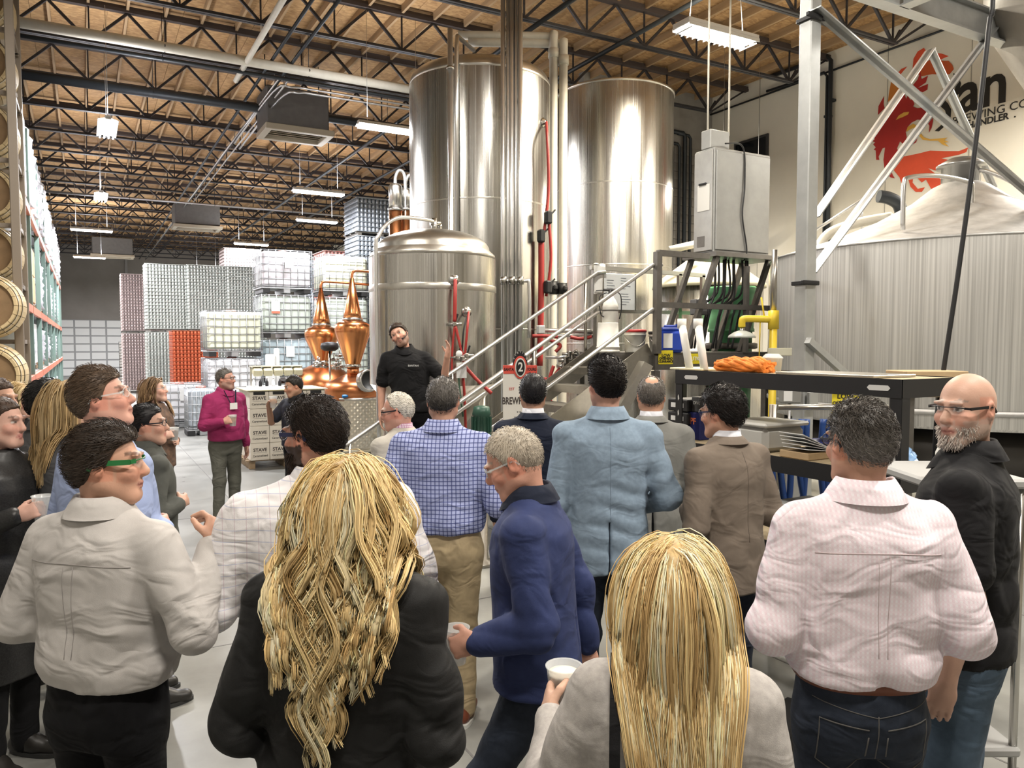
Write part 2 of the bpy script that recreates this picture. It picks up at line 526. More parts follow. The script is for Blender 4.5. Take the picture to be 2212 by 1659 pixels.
# bridging, pipes and conduits under the deck
m_wpipe = mat('cream_pvc', (.72, .68, .58), .45, noise=.06)
m_bpipe = mat('black_steel_pipe', (.03, .035, .04), .45, .4)
m_cond = mat('galvanised_conduit', (.5, .5, .5), .35, .9)
def pipe_x(name, label, y, z, r, x0, x1, m, clamps=None):
    t = thing(name, label, 'pipe', (0, y, z))
    MB().tube([(x0, 0, 0), (x1, 0, 0)], r, 14).build('pipe_run', m, t)
    x = x0 + .8
    while x < x1 - .2:
        MB().tube([(x, 0, r + .01 - 2 * r - .02), (x, r + .012, 0), (x, 0, r + .012), (x, -r - .012, 0)], .008, 6, closed=True).tube([(x, 0, r), (x, 0, 7.7 - z)], .006, 6).build('clevis_hanger', m_bpipe, t)
        x += 2.44
    return t
pipe_x('drain_pipe', 'thick cream pipe running across below the ceiling trusses', 14.5, 7.02, .085, XL, 6.6, m_wpipe)
pipe_x('sprinkler_main', 'thick black sprinkler main running across behind the cream pipe', 17.0, 6.95, .09, XL, 12, m_bpipe)
pipe_x('sprinkler_branch', 'thin black branch pipe alongside the cream pipe', 14.9, 6.95, .035, XL, 12, m_bpipe)
pipe_x('conduit_run', 'pale conduit crossing below the far trusses', 26.2, 6.4, .03, XL, 12, m_cond)
def line_y(name, label, x, z, r, y0, y1, m):
    t = thing(name, label, 'pipe', (x, 0, z))
    MB().tube([(0, y0, 0), (0, y1, 0)], r, 8).build('pipe_run', m, t)
    y = math.ceil((y0 - TY0) / TP) * TP + TY0
    h = MB()
    while y < y1:
        h.box((0, y, (7.2 - z) / 2 + r * .5), (.012, .03, max(.02, 7.2 - z - r)))
        y += TP * 2
    h.build('hanger_straps', m, t)
xg = on_z(447, 338, 7.15).x
line_y('bridging_pipe', 'dark bridging pipe running away under the trusses, lower of a pair', xg, 7.12, .03, 4, 52, m_bpipe)
line_y('bridging_pipe', 'dark bridging pipe running away under the trusses, upper of a pair', xg + .35, 7.12, .03, 4, 52, m_bpipe)
xg2 = on_z(590, 187, 7.0).x
line_y('conduit', 'pale conduit running away over the sprinkler main to the far end', xg2, 7.0, .018, 15, 50, m_cond)
line_y('conduit', 'second pale conduit beside the one over the sprinkler main', xg2 + .18, 7.0, .018, 15, 30, m_cond)
xg3 = on_z(620, 0, 6.9).x
line_y('roof_drain', 'fat cream drain pipe dropping between trusses near the top edge', xg3, 7.0, .05, 7, 15.6, m_wpipe)
line_y('bridging_pipe', 'dark angle running away above the big tank', on_z(1150, 60, 7.1).x, 7.1, .04, 4, 40, m_bpipe)
line_y('bridging_pipe', 'dark angle running away above the smooth tall tank', on_z(1400, 60, 7.1).x, 7.1, .04, 2, 40, m_bpipe)
# conduit bends beside the air handler
mcb = thing('conduit_bend', 'pair of bent pale conduits turning beside the ceiling air unit', 'pipe', (0, 0, 0))
for dz in (0, .12):
    MB().tube(smoothpath([(xg2 + dz, 20, 6.9 - dz), (xg2 + dz, 15.6, 6.9 - dz), (xg2 + .25 + dz, 15.15 - dz, 6.9 - dz), (xg2 + .8, 15.1 - dz, 6.9 - dz), (6.3, 15.1 - dz, 6.9 - dz)], 6), .022, 8).build('conduit_run', m_cond, mcb)

# ceiling air units
m_duct = mat('duct_sheet', (.13, .125, .12), .55, .4, noise=.1)
m_grille = mat('grille_cream', (.40, .35, .27), .5)
def air_unit(px, py, z, w_, label):
    d = (z - CAMH) * FPX / (742 - py)
    p = pt(px, py, d)
    t = thing('air_unit', label, 'air unit', (p.x, p.y, z))
    MB().rbox((0, .2, .50), (w_ * .92, w_ * .7, .8), .03).build('duct_box', m_duct, t)
    b = MB()
    for (cx, cy, sx, sy) in ((0, -.42, w_, .14), (0, .42, w_, .14), (-.45 * w_, 0, .14, .74), (.45 * w_, 0, .14, .74)):
        b.rbox((cx, cy, .03), (sx, sy, .12), .01)
    b.build('grille_frame', m_grille, t)
    for sx in (-1, 1):
        MB().cyl((sx * w_ * .4, .2, .85), (sx * w_ * .4, .2, ZC - z), .012, 6).build('hanger_rod', m_bpipe, t)
    for i in range(5):
        M = Matrix.Rotation(R(35), 3, 'X')
        MB().box((0, -.28 + i * .14, .06), (w_ * .8, .11, .012), M=M).build('louvre', m_grille, t)
    return t
air_unit(638, 302, 6.35, 1.4, 'grey ceiling air unit with louvred grille beside the cable hung lights')
air_unit(425, 497, 6.3, 1.7, 'ceiling air unit further away, above the pallets of silver cans')
air_unit(243, 557, 6.2, 1.9, 'ceiling air unit farthest away, near the loading door wall')
# louvred fixture over the electrical cabinet
p = pt(1548, 80, 10.9)
fx = thing('louvre_light', 'lit louvred troffer light hanging above the electrical cabinet', 'ceiling light', (p.x, p.y, p.z))
MB().rbox((0, 0, .06), (1.3, .34, .08), .01).rbox((0, -.17, .02), (1.3, .012, .05), .004).rbox((0, .17, .02), (1.3, .012, .05), .004).build('housing', m_white_enamel, fx)
for yy in (-.085, .085):
    MB().tube([(-.6, yy, -.012), (.6, yy, -.012)], .02, 8).build('tube', m_tube, fx)
for i in range(13):
    MB().box((-.6 + i * .1, 0, -.028), (.004, .33, .02)).build('louvre', m_white_enamel, fx)
for xx in (-.5, .5):
    MB().tube([(xx, 0, .1), (xx * .8, 0, 7.3 - p.z)], .006, 5).build('hanger', m_wire, fx)
ld = bpy.data.lights.new('lamp', 'AREA'); ld.shape = 'RECTANGLE'; ld.size = 1.2; ld.size_y = .3; ld.energy = 520; ld.color = (1, .9, .72)
lo = bpy.data.objects.new('lamp_glow', ld); COL.objects.link(lo); lo.parent = fx; lo.location = (0, 0, -.06)
ld = bpy.data.lights.new('lamp', 'AREA'); ld.shape = 'RECTANGLE'; ld.size = 1.2; ld.size_y = .3; ld.energy = 90; ld.color = (1, .9, .72)
lo = bpy.data.objects.new('lamp_glow', ld); COL.objects.link(lo); lo.parent = fx; lo.location = (0, 0, .14); lo.rotation_euler = (PI, 0, 0)

# ------------------------------------------------------------------ painted sign on the white wall
mural = thing('wall_mural', 'painted red and orange phoenix emblem with black brewery lettering on the white wall', 'mural', (XW, 0, 0))
def mpoly(name, pts, m, lift):
    b = MB(); q = [on_x(1840 + x / 4.484, 60 + y / 4.484, XW) for x, y in pts]
    fn = lambda u, v, h: Vector((h, u, v))
    b.prism([(p.y, p.z) for p in q], -lift, -lift - .003, fn)
    return b.build(name, m, mural)
m_crim = mat('mural_crimson', (.42, .025, .02), .6, noise=.1, nscale=2)
m_redor = mat('mural_red_orange', (.72, .09, .035), .6, noise=.1, nscale=2)
m_rust = mat('mural_rust', (.55, .10, .025), .6)
m_amb = mat('mural_amber', (.55, .19, .03), .6)
m_yel = mat('mural_yellow', (.80, .46, .08), .6)
m_blk = mat('mural_black', (.015, .014, .012), .5)
mpoly('tail_feathers', [(420,1230),(520,1245),(640,1220),(760,1190),(900,1195),(1040,1195),(1130,1160),(1110,1205),(1040,1230),(870,1265),(960,1285),(1055,1285),(1010,1320),(940,1340),(870,1330),(900,1370),(960,1390),(870,1400),(740,1360),(820,1420),(870,1480),(870,1540),(770,1560),(720,1470),(680,1500),(600,1420),(590,1500),(640,1560),(710,1545),(680,1590),(620,1590),(570,1540),(550,1470),(520,1460),(500,1500),(480,1500),(465,1450),(400,1370),(395,1300)], m_redor, .004)
mpoly('body_feathers', [(500,610),(530,690),(545,655),(570,700),(590,690),(610,740),(595,765),(640,780),(700,770),(740,800),(780,840),(790,900),(775,970),(750,1015),(755,950),(720,900),(640,890),(580,920),(545,960),(525,1010),(535,1060),(520,1120),(560,1100),(600,1090),(640,1065),(625,1110),(580,1140),(520,1145),(470,1100),(440,1170),(460,1200),(420,1230),(390,1320),(385,1380),(400,1430),(420,1460),(380,1450),(340,1420),(320,1370),(310,1280),(325,1160),(300,1170),(280,1210),(262,1250),(270,1280),(240,1280),(235,1190),(215,1180),(235,1160),(210,1130),(230,1110),(205,1100),(225,1080),(210,1040),(240,1010),(290,960),(340,890),(400,790),(450,700)], m_crim, .008)
mpoly('wing_flame', [(255,845),(260,760),(315,660),(310,740),(320,780)], m_crim, .004)
mpoly('wing_flame', [(350,720),(365,620),(385,510),(450,540),(470,590),(400,680)], m_amb, .004)
mpoly('crest_flame', [(440,450),(480,400),(540,375),(500,420),(460,470)], m_redor, .004)
mpoly('neck_flame', [(590,400),(600,300),(640,230),(700,195),(725,230),(690,300),(650,360),(620,420)], m_redor, .004)
mpoly('wing_flame', [(660,370),(760,310),(850,315),(900,320),(940,320),(975,360),(990,400),(950,450),(880,455),(780,450),(680,470),(640,450)], m_rust, .005)
mpoly('wing_flame', [(810,245),(870,250),(940,275),(880,300),(850,320),(815,310)], m_redor, .004)
mpoly('head_crest', [(560,600),(640,500),(670,420),(675,500),(740,465),(720,530),(640,585),(740,545),(735,600),(690,625),(650,612),(580,640)], m_crim, .006)
mpoly('eye', [(430,895),(460,850),(510,820),(560,815),(550,840),(500,865),(460,880)], m_yel, .012)
mpoly('leg', [(530,1010),(545,960),(600,930),(650,960),(670,1020),(700,1060),(760,1080),(830,1075),(930,1065),(900,1090),(950,1110),(900,1110),(945,1155),(880,1130),(840,1095),(760,1095),(690,1085),(650,1040),(630,990),(600,970),(560,990)], m_yel, .011)
def mtext(name, body, p0, p1, h0, m, sx=None, bold=0.0, capk=.70):
    """lettering from photo point p0 to p1 (baseline), h0 = cap height point"""
    a, b, h = on_x(*p0, XW), on_x(*p1, XW), on_x(*h0, XW)
    cap = h.z - a.z
    o = text_part(name, body, cap / capk, m, mural, (0, 0, 0), (PI / 2, 0, -PI / 2), .002, 'LEFT', 1.0, 0, bold)
    xs = [v.co.x for v in o.data.vertices]
    wd = max(xs) - min(xs)
    k = abs(a.y - b.y) / wd
    for v in o.data.vertices: v.co.x = (v.co.x - min(xs)) * k
    ys = [v.co.y for v in o.data.vertices]
    o.location = (-.008, a.y, a.z - min(ys) if body not in ('San',) else a.z - min(ys))
    return o
def mp_(x, y): return (1840 + x / 4.484, 60 + y / 4.484)
mtext('lettering', 'an', mp_(1030, 845), mp_(1490, 755), mp_(1030, 545), m_blk, bold=.02, capk=.53)
mtext('lettering', 'T', mp_(1570, 735), mp_(1860, 690), mp_(1570, 420), m_blk, bold=.012)
mtext('lettering', 'an', mp_(1880, 680), mp_(2250, 600), mp_(1880, 400), m_blk, bold=.02, capk=.53)
mpoly('lettering', [(985,440),(1010,560),(985,640),(880,600),(835,700),(860,760),(905,800),(920,850),(905,900),(860,950),(805,1000),(845,1005),(930,930),(960,860),(965,790),(935,735),(900,700),(890,650),(960,700),(1040,640),(1060,540),(1030,460)], m_blk, .006)
mtext('lettering', 'BREWING CO.', mp_(980, 945), mp_(1740, 770), mp_(980, 870), m_blk)
mtext('lettering', 'CHANDLER  .', mp_(1065, 995), mp_(1590, 870), mp_(1065, 935), m_blk, bold=.004)
# pipes on the white wall and on the block partition
for (x0, y0, x1, y1, r, lab) in ((1795, 130, 1775, 560, .045, 'black downpipe on the white wall beside the steel column, thicker one'),
                                 (1787, 165, 1768, 560, .03, 'black downpipe on the white wall beside the steel column, thinner one')):
    a, b = on_x(x0, y0, XW - .12), on_x(x1, y1, XW - .12)
    t = thing('wall_pipe', lab, 'pipe', (XW - .12, a.y, 0))
    MB().tube([(0, 0, max(.2, b.z - 2)), (0, 0, a.z), (0, .08, a.z + .1), (0, 1.6, a.z + .15)], r, 10).build('pipe_run', m_bpipe, t)
    MB().box((.05, 0, a.z - .8), (.12, .12, .05)).build('bracket', m_bpipe, t)
for i, (px, ptop) in enumerate(((1452, 318), (1468, 318), (1480, 295), (1492, 300))):
    a = on_y(px, ptop, YC - .1)
    t = thing('wall_pipe', ('first', 'second', 'third', 'fourth')[i] + ' dark vertical pipe on the block wall beside the smooth tall tank', 'pipe', (a.x, YC - .1, 0))
    MB().tube([(0, 0, 1.0), (0, 0, a.z), (-.06, 0, a.z + .07), (-.4, 0, a.z + .07)], .035 if i % 2 else .05, 10).build('pipe_run', m_bpipe, t)
a, b = on_x(1521, 253, XW - .06), on_x(1723, 176, XW - .06)
t = thing('wall_conduit', 'thin dark conduit running along the white wall under the ceiling', 'pipe', (XW - .06, 0, 0))
MB().tube([(0, a.y, a.z), (0, 4, a.z)], .022, 8).build('pipe_run', m_bpipe, t)

# cream pipes and fitting along the white wall behind the big vessel
t = thing('wall_pipe', 'cream pipe curving up behind the big vessel to its roof', 'pipe', (XW - 1.2, 0, 0))
b0 = Vector((XW - 1.2, 0, 0))
MB().tube(smoothpath([pt(1762, 545, 9.6) - b0, pt(1790, 505, 9.6) - b0, pt(1850, 482, 9.6) - b0, pt(1925, 468, 9.6) - b0], 6), .06, 12).build('pipe_run', m_wpipe, t)
MB().tube([pt(1757, 500, 9.8) - b0, pt(1862, 432, 9.8) - b0, pt(1880, 428, 9.8) - b0], .02, 8).build('hand_rail', m_cond, t)
MB().tube([pt(1862, 432, 9.8) - b0, pt(1862, 500, 9.8) - b0], .012, 8).build('rail_post', m_cond, t)
t = thing('vent_elbow', 'dark vent elbow beside the roof rail of the big vessel', 'vent', (XW - 1.2, 0, 0))
MB().tube(smoothpath([pt(1898, 424, 9.4) - b0, pt(1920, 428, 9.4) - b0, pt(1940, 440, 9.4) - b0, pt(1948, 462, 9.4) - b0], 6), .075, 14).build('elbow', m_bpipe, t)
t = thing('wall_pipe', 'pale insulated pipe leaving the block wall below the cabinet', 'pipe', (0, 0, 0))
MB().tube([pt(1446, 540, 11.5), pt(1512, 525, 11.5)], .055, 12).build('pipe_run', m_wpipe, t)
# ------------------------------------------------------------------ brewhouse vessels
m_ss = steel('brushed_stainless', (.54, .525, .49), .25, .12, .18)
m_ss2 = steel('polished_stainless', (.60, .58, .535), .25, .12, .18)
m_ssd = mat('satin_stainless', (.60, .58, .53), .32, 1.0, noise=.06, nscale=20)
m_tube_ss = mat('stainless_tube', (.70, .69, .67), .30, .9)
m_rail = mat('stair_steel', (.42, .40, .36), .32, 1.0, noise=.1, nscale=14)
m_frame_d = mat('dark_steel_frame', (.17, .16, .145), .42, .7, noise=.15, nscale=10)
m_red = mat('red_hose', (.36, .035, .03), .45)
m_black = mat('black_rubber', (.012, .012, .013), .5)
m_bolt = mat('fitting_steel', (.5, .49, .46), .25, 1.0)
m_white_pl = mat('white_plastic', (.80, .79, .74), .4)
m_wh_paint = mat('white_paint', (.82, .82, .8), .5)

def seam(parent, R_, z, m=None):
    MB().lathe([(R_ + .001, z - .012), (R_ + .004, z), (R_ + .001, z + .012)], n=64, cap=False).build('weld_seam', m or m_ssd, parent)
# --- near rounded fermenter behind the speaker
tk = thing('fermenter_tank', 'short stainless fermenter with domed top behind the man speaking', 'tank', (3.70, 8.59, 0))
Rk = .757
b = MB(); b.lathe([(Rk, 1.52), (Rk, 3.0)], n=72, cap=False); b.build('shell', m_ss, tk)
b = MB(); b.lathe([(Rk + .001, 2.60), (Rk + .006, 2.61), (Rk + .006, 2.67), (Rk + .001, 2.68)], n=72, cap=False).build('jacket_band', m_ssd, tk)
dome = [(Rk, 3.0), (Rk - .012, 3.05), (Rk - .07, 3.10), (Rk - .075, 3.11)]
for i in range(1, 11):
    a = i / 10 * PI / 2
    dome.append(((Rk - .075) * math.cos(a), 3.11 + .25 * math.sin(a)))
MB().lathe(dome, n=72).build('dome', m_ssd, tk)
MB().lathe([(.10, .62), (.12, .66), (Rk, 1.52)], n=72).build('cone', m_ssd, tk)
for a in (45, 135, 225, 315):
    x, y = .62 * math.cos(R(a)), .62 * math.sin(R(a))
    MB().cyl((x, y, .03), (x, y, 1.45), .04, 14).cyl((x, y, 0), (x, y, .03), .07, 14).build('leg', m_ssd, tk)
# clean-in-place pipe over the dome
MB().tube(smoothpath([(-.78, -.25, .9), (-.80, -.25, 2.9), (-.76, -.25, 3.22), (-.55, -.22, 3.42), (-.2, -.12, 3.46), (.02, 0, 3.46)], 6), .022, 10).build('wash_pipe', m_tube_ss, tk)
MB().cyl((.02, 0, 3.3), (.02, 0, 3.5), .035, 12).cyl((-.03, 0, 3.44), (.10, 0, 3.44), .03, 12).cyl((.1, 0, 3.38), (.1, 0, 3.44), .022, 10).build('spray_fitting', m_bolt, tk)
def flange(parent, px, py, cx, cy, R_, r=.06):
    """round port on a vessel wall where the photo shows it"""
    best = None
    for i in range(400):
        a = 2 * PI * i / 400
        p = Vector((cx + R_ * math.cos(a), cy + R_ * math.sin(a), 0))
        dd = p.dot(FW); lat = p.dot(RT)
        if (Vector((math.cos(a), math.sin(a), 0))).dot(p.normalized()) > 0: continue
        e = abs(CX + lat / dd * FPX - px)
        if best is None or e < best[0]: best = (e, a, dd)
    a, dd = best[1], best[2]
    z = zat(py, dd)
    n = Vector((math.cos(a), math.sin(a), 0))
    p = n * R_ + Vector((0, 0, z))
    M = n.to_track_quat('Z', 'Y').to_matrix()
    MB().lathe([(r, 0), (r, .012), (r * .75, .016), (r * .6, .05), (0.001, .055)], c=p, n=24, M=M).build('port', m_bolt, parent)
    return Vector((cx, cy, 0)) + p + n * .05, n
pa, na = flange(tk, 982, 605, 3.70, 8.59, Rk)
pb_, nb = flange(tk, 1007, 674, 3.70, 8.59, Rk)
h = thing('hose_set', 'red and black hoses with valves hanging on the short fermenter', 'hose', (pa.x, pa.y, 0))
def hose(pts, r, m, base, name='hose', parent=None):
    return MB().tube(smoothpath([Vector(p) - Vector(base) for p in pts], 7), r, 8).build(name, m, parent)
b0 = (pa.x, pa.y, 0)
dF = 8.5
hose([pa, pt(983, 640, dF), pt(982, 695, dF)], .022, m_red, b0, 'hose', h)
hose([pt(982, 705, dF), pt(977, 760, dF), pt(975, 860, dF)], .013, m_red, b0, 'hose', h)
hose([pt(984, 705, dF), pt(995, 750, dF), pt(1002, 775, dF)], .016, m_red, b0, 'hose', h)
hose([pb_, pt(1010, 705, dF), pt(1004, 770, dF)], .014, m_red, b0, 'hose', h)
hose([pb_, pt(1002, 710, dF), pt(998, 765, dF)], .010, m_black, b0, 'hose', h)
hose([pt(1003, 790, dF), pt(1030, 820, dF), pt(1062, 850, dF)], .020, m_red, b0, 'hose', h)
hose([pt(998, 790, dF), pt(1003, 850, dF), pt(1006, 930, dF)], .016, m_red, b0, 'hose', h)
hose([pt(990, 790, dF), pt(992, 830, dF), pt(1000, 900, dF)], .010, mat('green_hose', (.05, .11, .07), .5), b0, 'hose', h)
for (px, py, s) in ((982, 700, .045), (1000, 775, .06), (1008, 768, .045), (988, 772, .04)):
    c = pt(px, py, dF) - Vector(b0)
    MB().rbox(c, (s * 1.2, s, s * 1.2), s * .25).cyl(c - RT * .08, c + RT * .08, s * .35, 10).build('valve_body', m_bolt, h)
    MB().bar(c, c + Vector((.03, -.02, .11)), .012, .02).build('valve_lever', m_black, h)
c = pt(997, 800, 8.44) - Vector(b0)
MB().box(c, (.11, .006, .17), rz=-YAW).build('tag_card', m_wh_paint, h)
c0 = pt(992, 764, 8.42) - Vector(b0)
MB().lathe([(.035, 0), (.035, .03), (.03, .034), (.0, .034)], c=c0, n=18, M=(-FW).to_track_quat('Z', 'Y').to_matrix()).build('gauge', m_wh_paint, h)

# --- tall tank beside the pipe cluster
T1 = (5.28, 10.45); R1 = 1.05
t1 = thing('fermenter_tank', 'tallest near stainless tank with rounded shoulder, behind the vertical pipes', 'tank', (T1[0], T1[1], 0))
MB().lathe([(R1, .75), (R1, 5.78)], n=96, cap=False).build('shell', m_ss, t1)
pr = [(R1, 5.78)]
for i in range(1, 8):
    a = i / 7 * PI / 2
    pr.append((R1 - .16 + .16 * math.cos(a), 5.78 + .20 * math.sin(a)))
pr += [(.5, 6.12), (.001, 6.18)]
MB().lathe(pr, n=96).build('dome', m_ssd, t1)
MB().lathe([(.2, .3), (R1, .75)], n=96).build('cone', m_ssd, t1)
for a in (45, 135, 225, 315):
    x, y = .85 * math.cos(R(a)), .85 * math.sin(R(a))
    MB().cyl((x, y, 0), (x, y, .9), .06, 14).build('leg', m_ssd, t1)
for z in (2.2, 4.0): seam(t1, R1, z)
MB().tube([(-.75, -.78, 3.3), (-.75, -.78, 6.0), (-.7, -.7, 6.2), (-.2, -.2, 6.26)], .03, 10).build('wash_pipe', m_tube_ss, t1)
pd, nd = flange(t1, 1172, 265, T1[0], T1[1], R1, .07)
# --- tall flat tank at the block wall
T2 = (8.55, 11.49)
t2 = thing('bright_tank', 'tall flat topped stainless tank in front of the block wall', 'tank', (T2[0], T2[1], 0))
MB().lathe([(R1, .5), (R1, 6.42)], n=96, cap=False).build('shell', m_ss2, t2)
MB().lathe([(R1, 6.42), (R1 + .015, 6.42), (R1 + .015, 6.46), (R1 - .02, 6.47), (.6, 6.5), (.001, 6.52)], n=96).build('top_plate', m_ssd, t2)
for z in (2.0, 3.35, 4.75): seam(t2, R1, z)
MB().lathe([(R1 - .1, 0), (R1 - .1, .5), (R1, .5)], n=64).build('skirt', m_ssd, t2)
# --- cluster of vertical pipes
pc = thing('pipe_cluster', 'bundle of vertical stainless process pipes in front of the tall tank', 'pipe', (5.03, 9.0, 0))
for (px, r, ztop, zbot) in ((1087, .032, 7.1, .3), (1097, .022, 7.1, .5), (1105, .036, 7.1, .3), (1114, .02, 7.1, .9), (1123, .034, 7.1, .3)):
    q = pt(px, 742, 10.25); 
    MB().tube([(q.x - 5.03, q.y - 9.0, zbot), (q.x - 5.03, q.y - 9.0, ztop)], r, 12).build('riser', m_tube_ss, pc)
q = pt(1143, 742, 10.2)
z6 = zat(607, 10.2)
a_ = pt(1080, 742, 10.18)
MB().tube(smoothpath([(a_.x - 5.03, a_.y - 9, z6), (q.x - 5.03 - .06, q.y - 9 + .03, z6), (q.x - 5.03, q.y - 9, z6 - .06), (q.x - 5.03, q.y - 9, zat(730, 10.2))], 5), .024, 10).build('cross_pipe', m_tube_ss, pc)
for px in (1088, 1106, 1124):
    q = pt(px, 742, 10.15)
    MB().cyl((q.x - 5.03, q.y - 9, z6 - .05), (q.x - 5.03, q.y - 9, z6 + .05), .045, 12).build('clamp', m_bolt, pc)
for zz in (2.2, 5.2):
    MB().box((.02, .06, zz), (.3, .02, .05), rz=-YAW).build('bracket', m_bolt, pc)
# --- two cream vent pipes between the tall tanks
for i, (px, topy) in enumerate(((1194, 75), (1215, 90))):
    q = pt(px, 742, 12.35)
    t = thing('vent_pipe', ('left' if i == 0 else 'right') + ' of two cream vent pipes rising between the tall tanks', 'pipe', (q.x, q.y, 0))
    zt = zat(topy, 12.35)
    MB().tube(smoothpath([(0, 0, .3), (0, 0, 3), (0, 0, zt - .3), (0, .02, zt - .06), (-.12, .15, zt), (-1.3, .75, zt)], 5), .068, 14).build('pipe_run', m_wpipe, t)
    MB().lathe([(.085, zt - .36), (.085, zt - .22)], n=16).build('coupling', m_wpipe, t)
    zc_ = zat(607 + i * 4, 12.3)
    MB().cyl((0, 0, zat(635, 12.3)), (0, 0, zc_), .078, 12).rbox((0, -.06, (zat(635, 12.3) + zc_) / 2), (.08, .1, .08), .02).build('black_valve', m_black, t)
# thin pole by the tall tank
q = pt(975, 742, 10.2)
t = thing('stand_pipe', 'thin steel stand pipe in front of the tallest near tank', 'pipe', (q.x, q.y, 0))
MB().tube([(0, 0, 0), (0, 0, zat(62, 10.2))], .035, 10).build('pipe_run', m_tube_ss, t)
MB().lathe([(.05, zat(150, 10.2)), (.05, zat(144, 10.2))], n=12).build('collar', m_bolt, t)
# red hoses beside the tall tank
hb = thing('hose_set', 'red hoses hanging down the side of the tallest near tank', 'hose', (pd.x, pd.y, 0))
dH = 11.0
hose([pd, pt(1182, 300, dH), pt(1185, 400, dH), pt(1178, 480, dH), pt(1172, 520, dH)], .022, m_red, (pd.x, pd.y, 0), 'hose', hb)
hose([pt(1185, 470, dH), pt(1190, 560, dH), pt(1180, 640, dH)], .022, m_red, (pd.x, pd.y, 0), 'hose', hb)
hose([pt(1169, 520, dH), pt(1169, 620, dH), pt(1166, 790, dH)], .045, m_red, (pd.x, pd.y, 0), 'hose', hb)
for (px, py) in ((1169, 510), (1184, 470), (1183, 620)):
    c = pt(px, py, dH - .05) - Vector((pd.x, pd.y, 0))
    MB().rbox(c, (.1, .1, .18), .02).bar(c, c + Vector((.12, 0, .12)), .02).build('valve', m_black, hb)

# ------------------------------------------------------------------ stairs and platform
YN, YFR, XS0, XS1, ZP = 6.58, 7.61, 2.30, 5.44, 1.90
st = thing('steel_stairs', 'steel stairs with tube handrails climbing to the brewhouse platform', 'stairs', (XS0, YN, 0))
sl = ZP / (XS1 - XS0)
LX = XS1 - XS0
for k, yy in enumerate((0.04, YFR - YN - .04)):
    b = MB(); n_ = Vector((-sl, 0, 1)).normalized()
    b.bar((0.0, yy, .02), (LX, yy, ZP + .0), .012, .24, up=(0, 0, 1)); b.build('stringer', m_rail, st)
NT = 9
for i in range(1, NT + 1):
    x = LX * i / (NT + 1); z = ZP * i / (NT + 1)
    MB().rbox((x, (YFR - YN) / 2, z), (.27, YFR - YN - .1, .04), .006).box((x - .13, (YFR - YN) / 2, z - .03), (.012, YFR - YN - .1, .07)).build('tread', m_rail, st)
def rail_side(yy, xs_posts, lower=True):
    for hz, nm in ((.95, 'handrail'), (.47, 'mid_rail')):
        P = [(LX, yy, ZP + hz)]
        P = [(-.08, yy, hz - .55 if hz > .9 else hz - .3), (-.08, yy, hz - .12), (-.02, yy, hz), (.05, yy, hz + .04), (LX - .02, yy, ZP + hz), (LX + .10, yy, ZP + hz + .01)]
        MB().tube(P if hz > .9 else P[3:], .022, 10).build(nm, m_tube_ss, st)
    for x in xs_posts:
        MB().tube([(x, yy, sl * x), (x, yy, sl * x + .95)], .02, 8).build('post', m_rail, st)
rail_side(0.0, (.05, 1.62))
rail_side(YFR - YN, (.05, 1.2, 2.95))
MB().tube([(-.08, 0, 0), (-.08, 0, .5)], .022, 10).build('newel', m_tube_ss, st)
MB().tube([(-.08, YFR - YN, 0), (-.08, YFR - YN, .5)], .022, 10).build('newel', m_tube_ss, st)

XP1, YP1 = 7.94, 9.4
pf = thing('brewhouse_platform', 'raised steel platform with dark railings beside the tall tanks', 'platform', (XS1, YN, 0))
MB().rbox(((XP1 - XS1) / 2 - .35, (8.1 - YN) / 2, ZP - .02), (XP1 - XS1 - .7, 8.1 - YN, .04), .005).build('deck', m_frame_d, pf)
MB().box(((XP1 - XS1) / 2 - .35, 0, ZP - .11), (XP1 - XS1 - .7, .06, .16)).build('edge_beam', m_frame_d, pf)
MB().box((0.0, (8.1 - YN) / 2, ZP - .11), (.06, 8.1 - YN - .06, .16)).build('edge_beam', m_frame_d, pf)
for (x, y) in ((.03, 0.0), (1.72, 0.0), (.03, 1.45), (1.72, 1.45)):
    MB().box((x, y, ZP / 2 - .1), (.07, .07, ZP - .2)).build('leg', m_frame_d, pf)
MB().box((.02, -.03, ZP + .54), (.07, .07, 1.1)).build('rail_post', m_frame_d, pf)
MB().box((1.35, -.03, ZP + .50), (.05, .05, 1.0)).build('rail_post', m_frame_d, pf)
MB().bar((.02, -.03, ZP + 1.08), (.75, -.03, ZP + 1.08), .06, .06).build('top_rail', m_frame_d, pf)
MB().bar((.02, -.03, ZP + .52), (1.75, -.03, ZP + .52), .06, .06).build('mid_rail', m_frame_d, pf)
yb_ = YFR - YN + .1
for x in (0, 1.35, 1.75):
    MB().box((x, yb_, ZP + .5), (.05, .05, 1.0)).build('rail_post', m_rail, pf)
m_railw = mat('pale_rail', (.6, .58, .52), .35, .8)
MB().bar((-.05, yb_, ZP + 1.02), (1.78, yb_, ZP + 1.0), .05, .05).build('top_rail', m_railw, pf)
MB().bar((0, yb_, ZP + .50), (1.78, yb_, ZP + .50), .045, .045).build('mid_rail', m_railw, pf)
# trough and dark pipework under the platform
b = MB(); q0, q1 = pt(1330, 850, 7.9), pt(1395, 785, 7.9)
sp = thing('chute', 'pale stainless chute sloping down below the platform', 'chute', (q0.x, q0.y, 0))
b.bar((0, 0, q0.z - .25), (q1.x - q0.x, q1.y - q0.y, q1.z), .36, .10, up=(0, 0, 1)); b.build('trough', m_ssd, sp)
MB().bar((.05, .1, 0), (.05, .1, q0.z), .05).bar((.3, .25, 0), (.3, .25, q1.z), .05).build('support', m_ssd, sp)
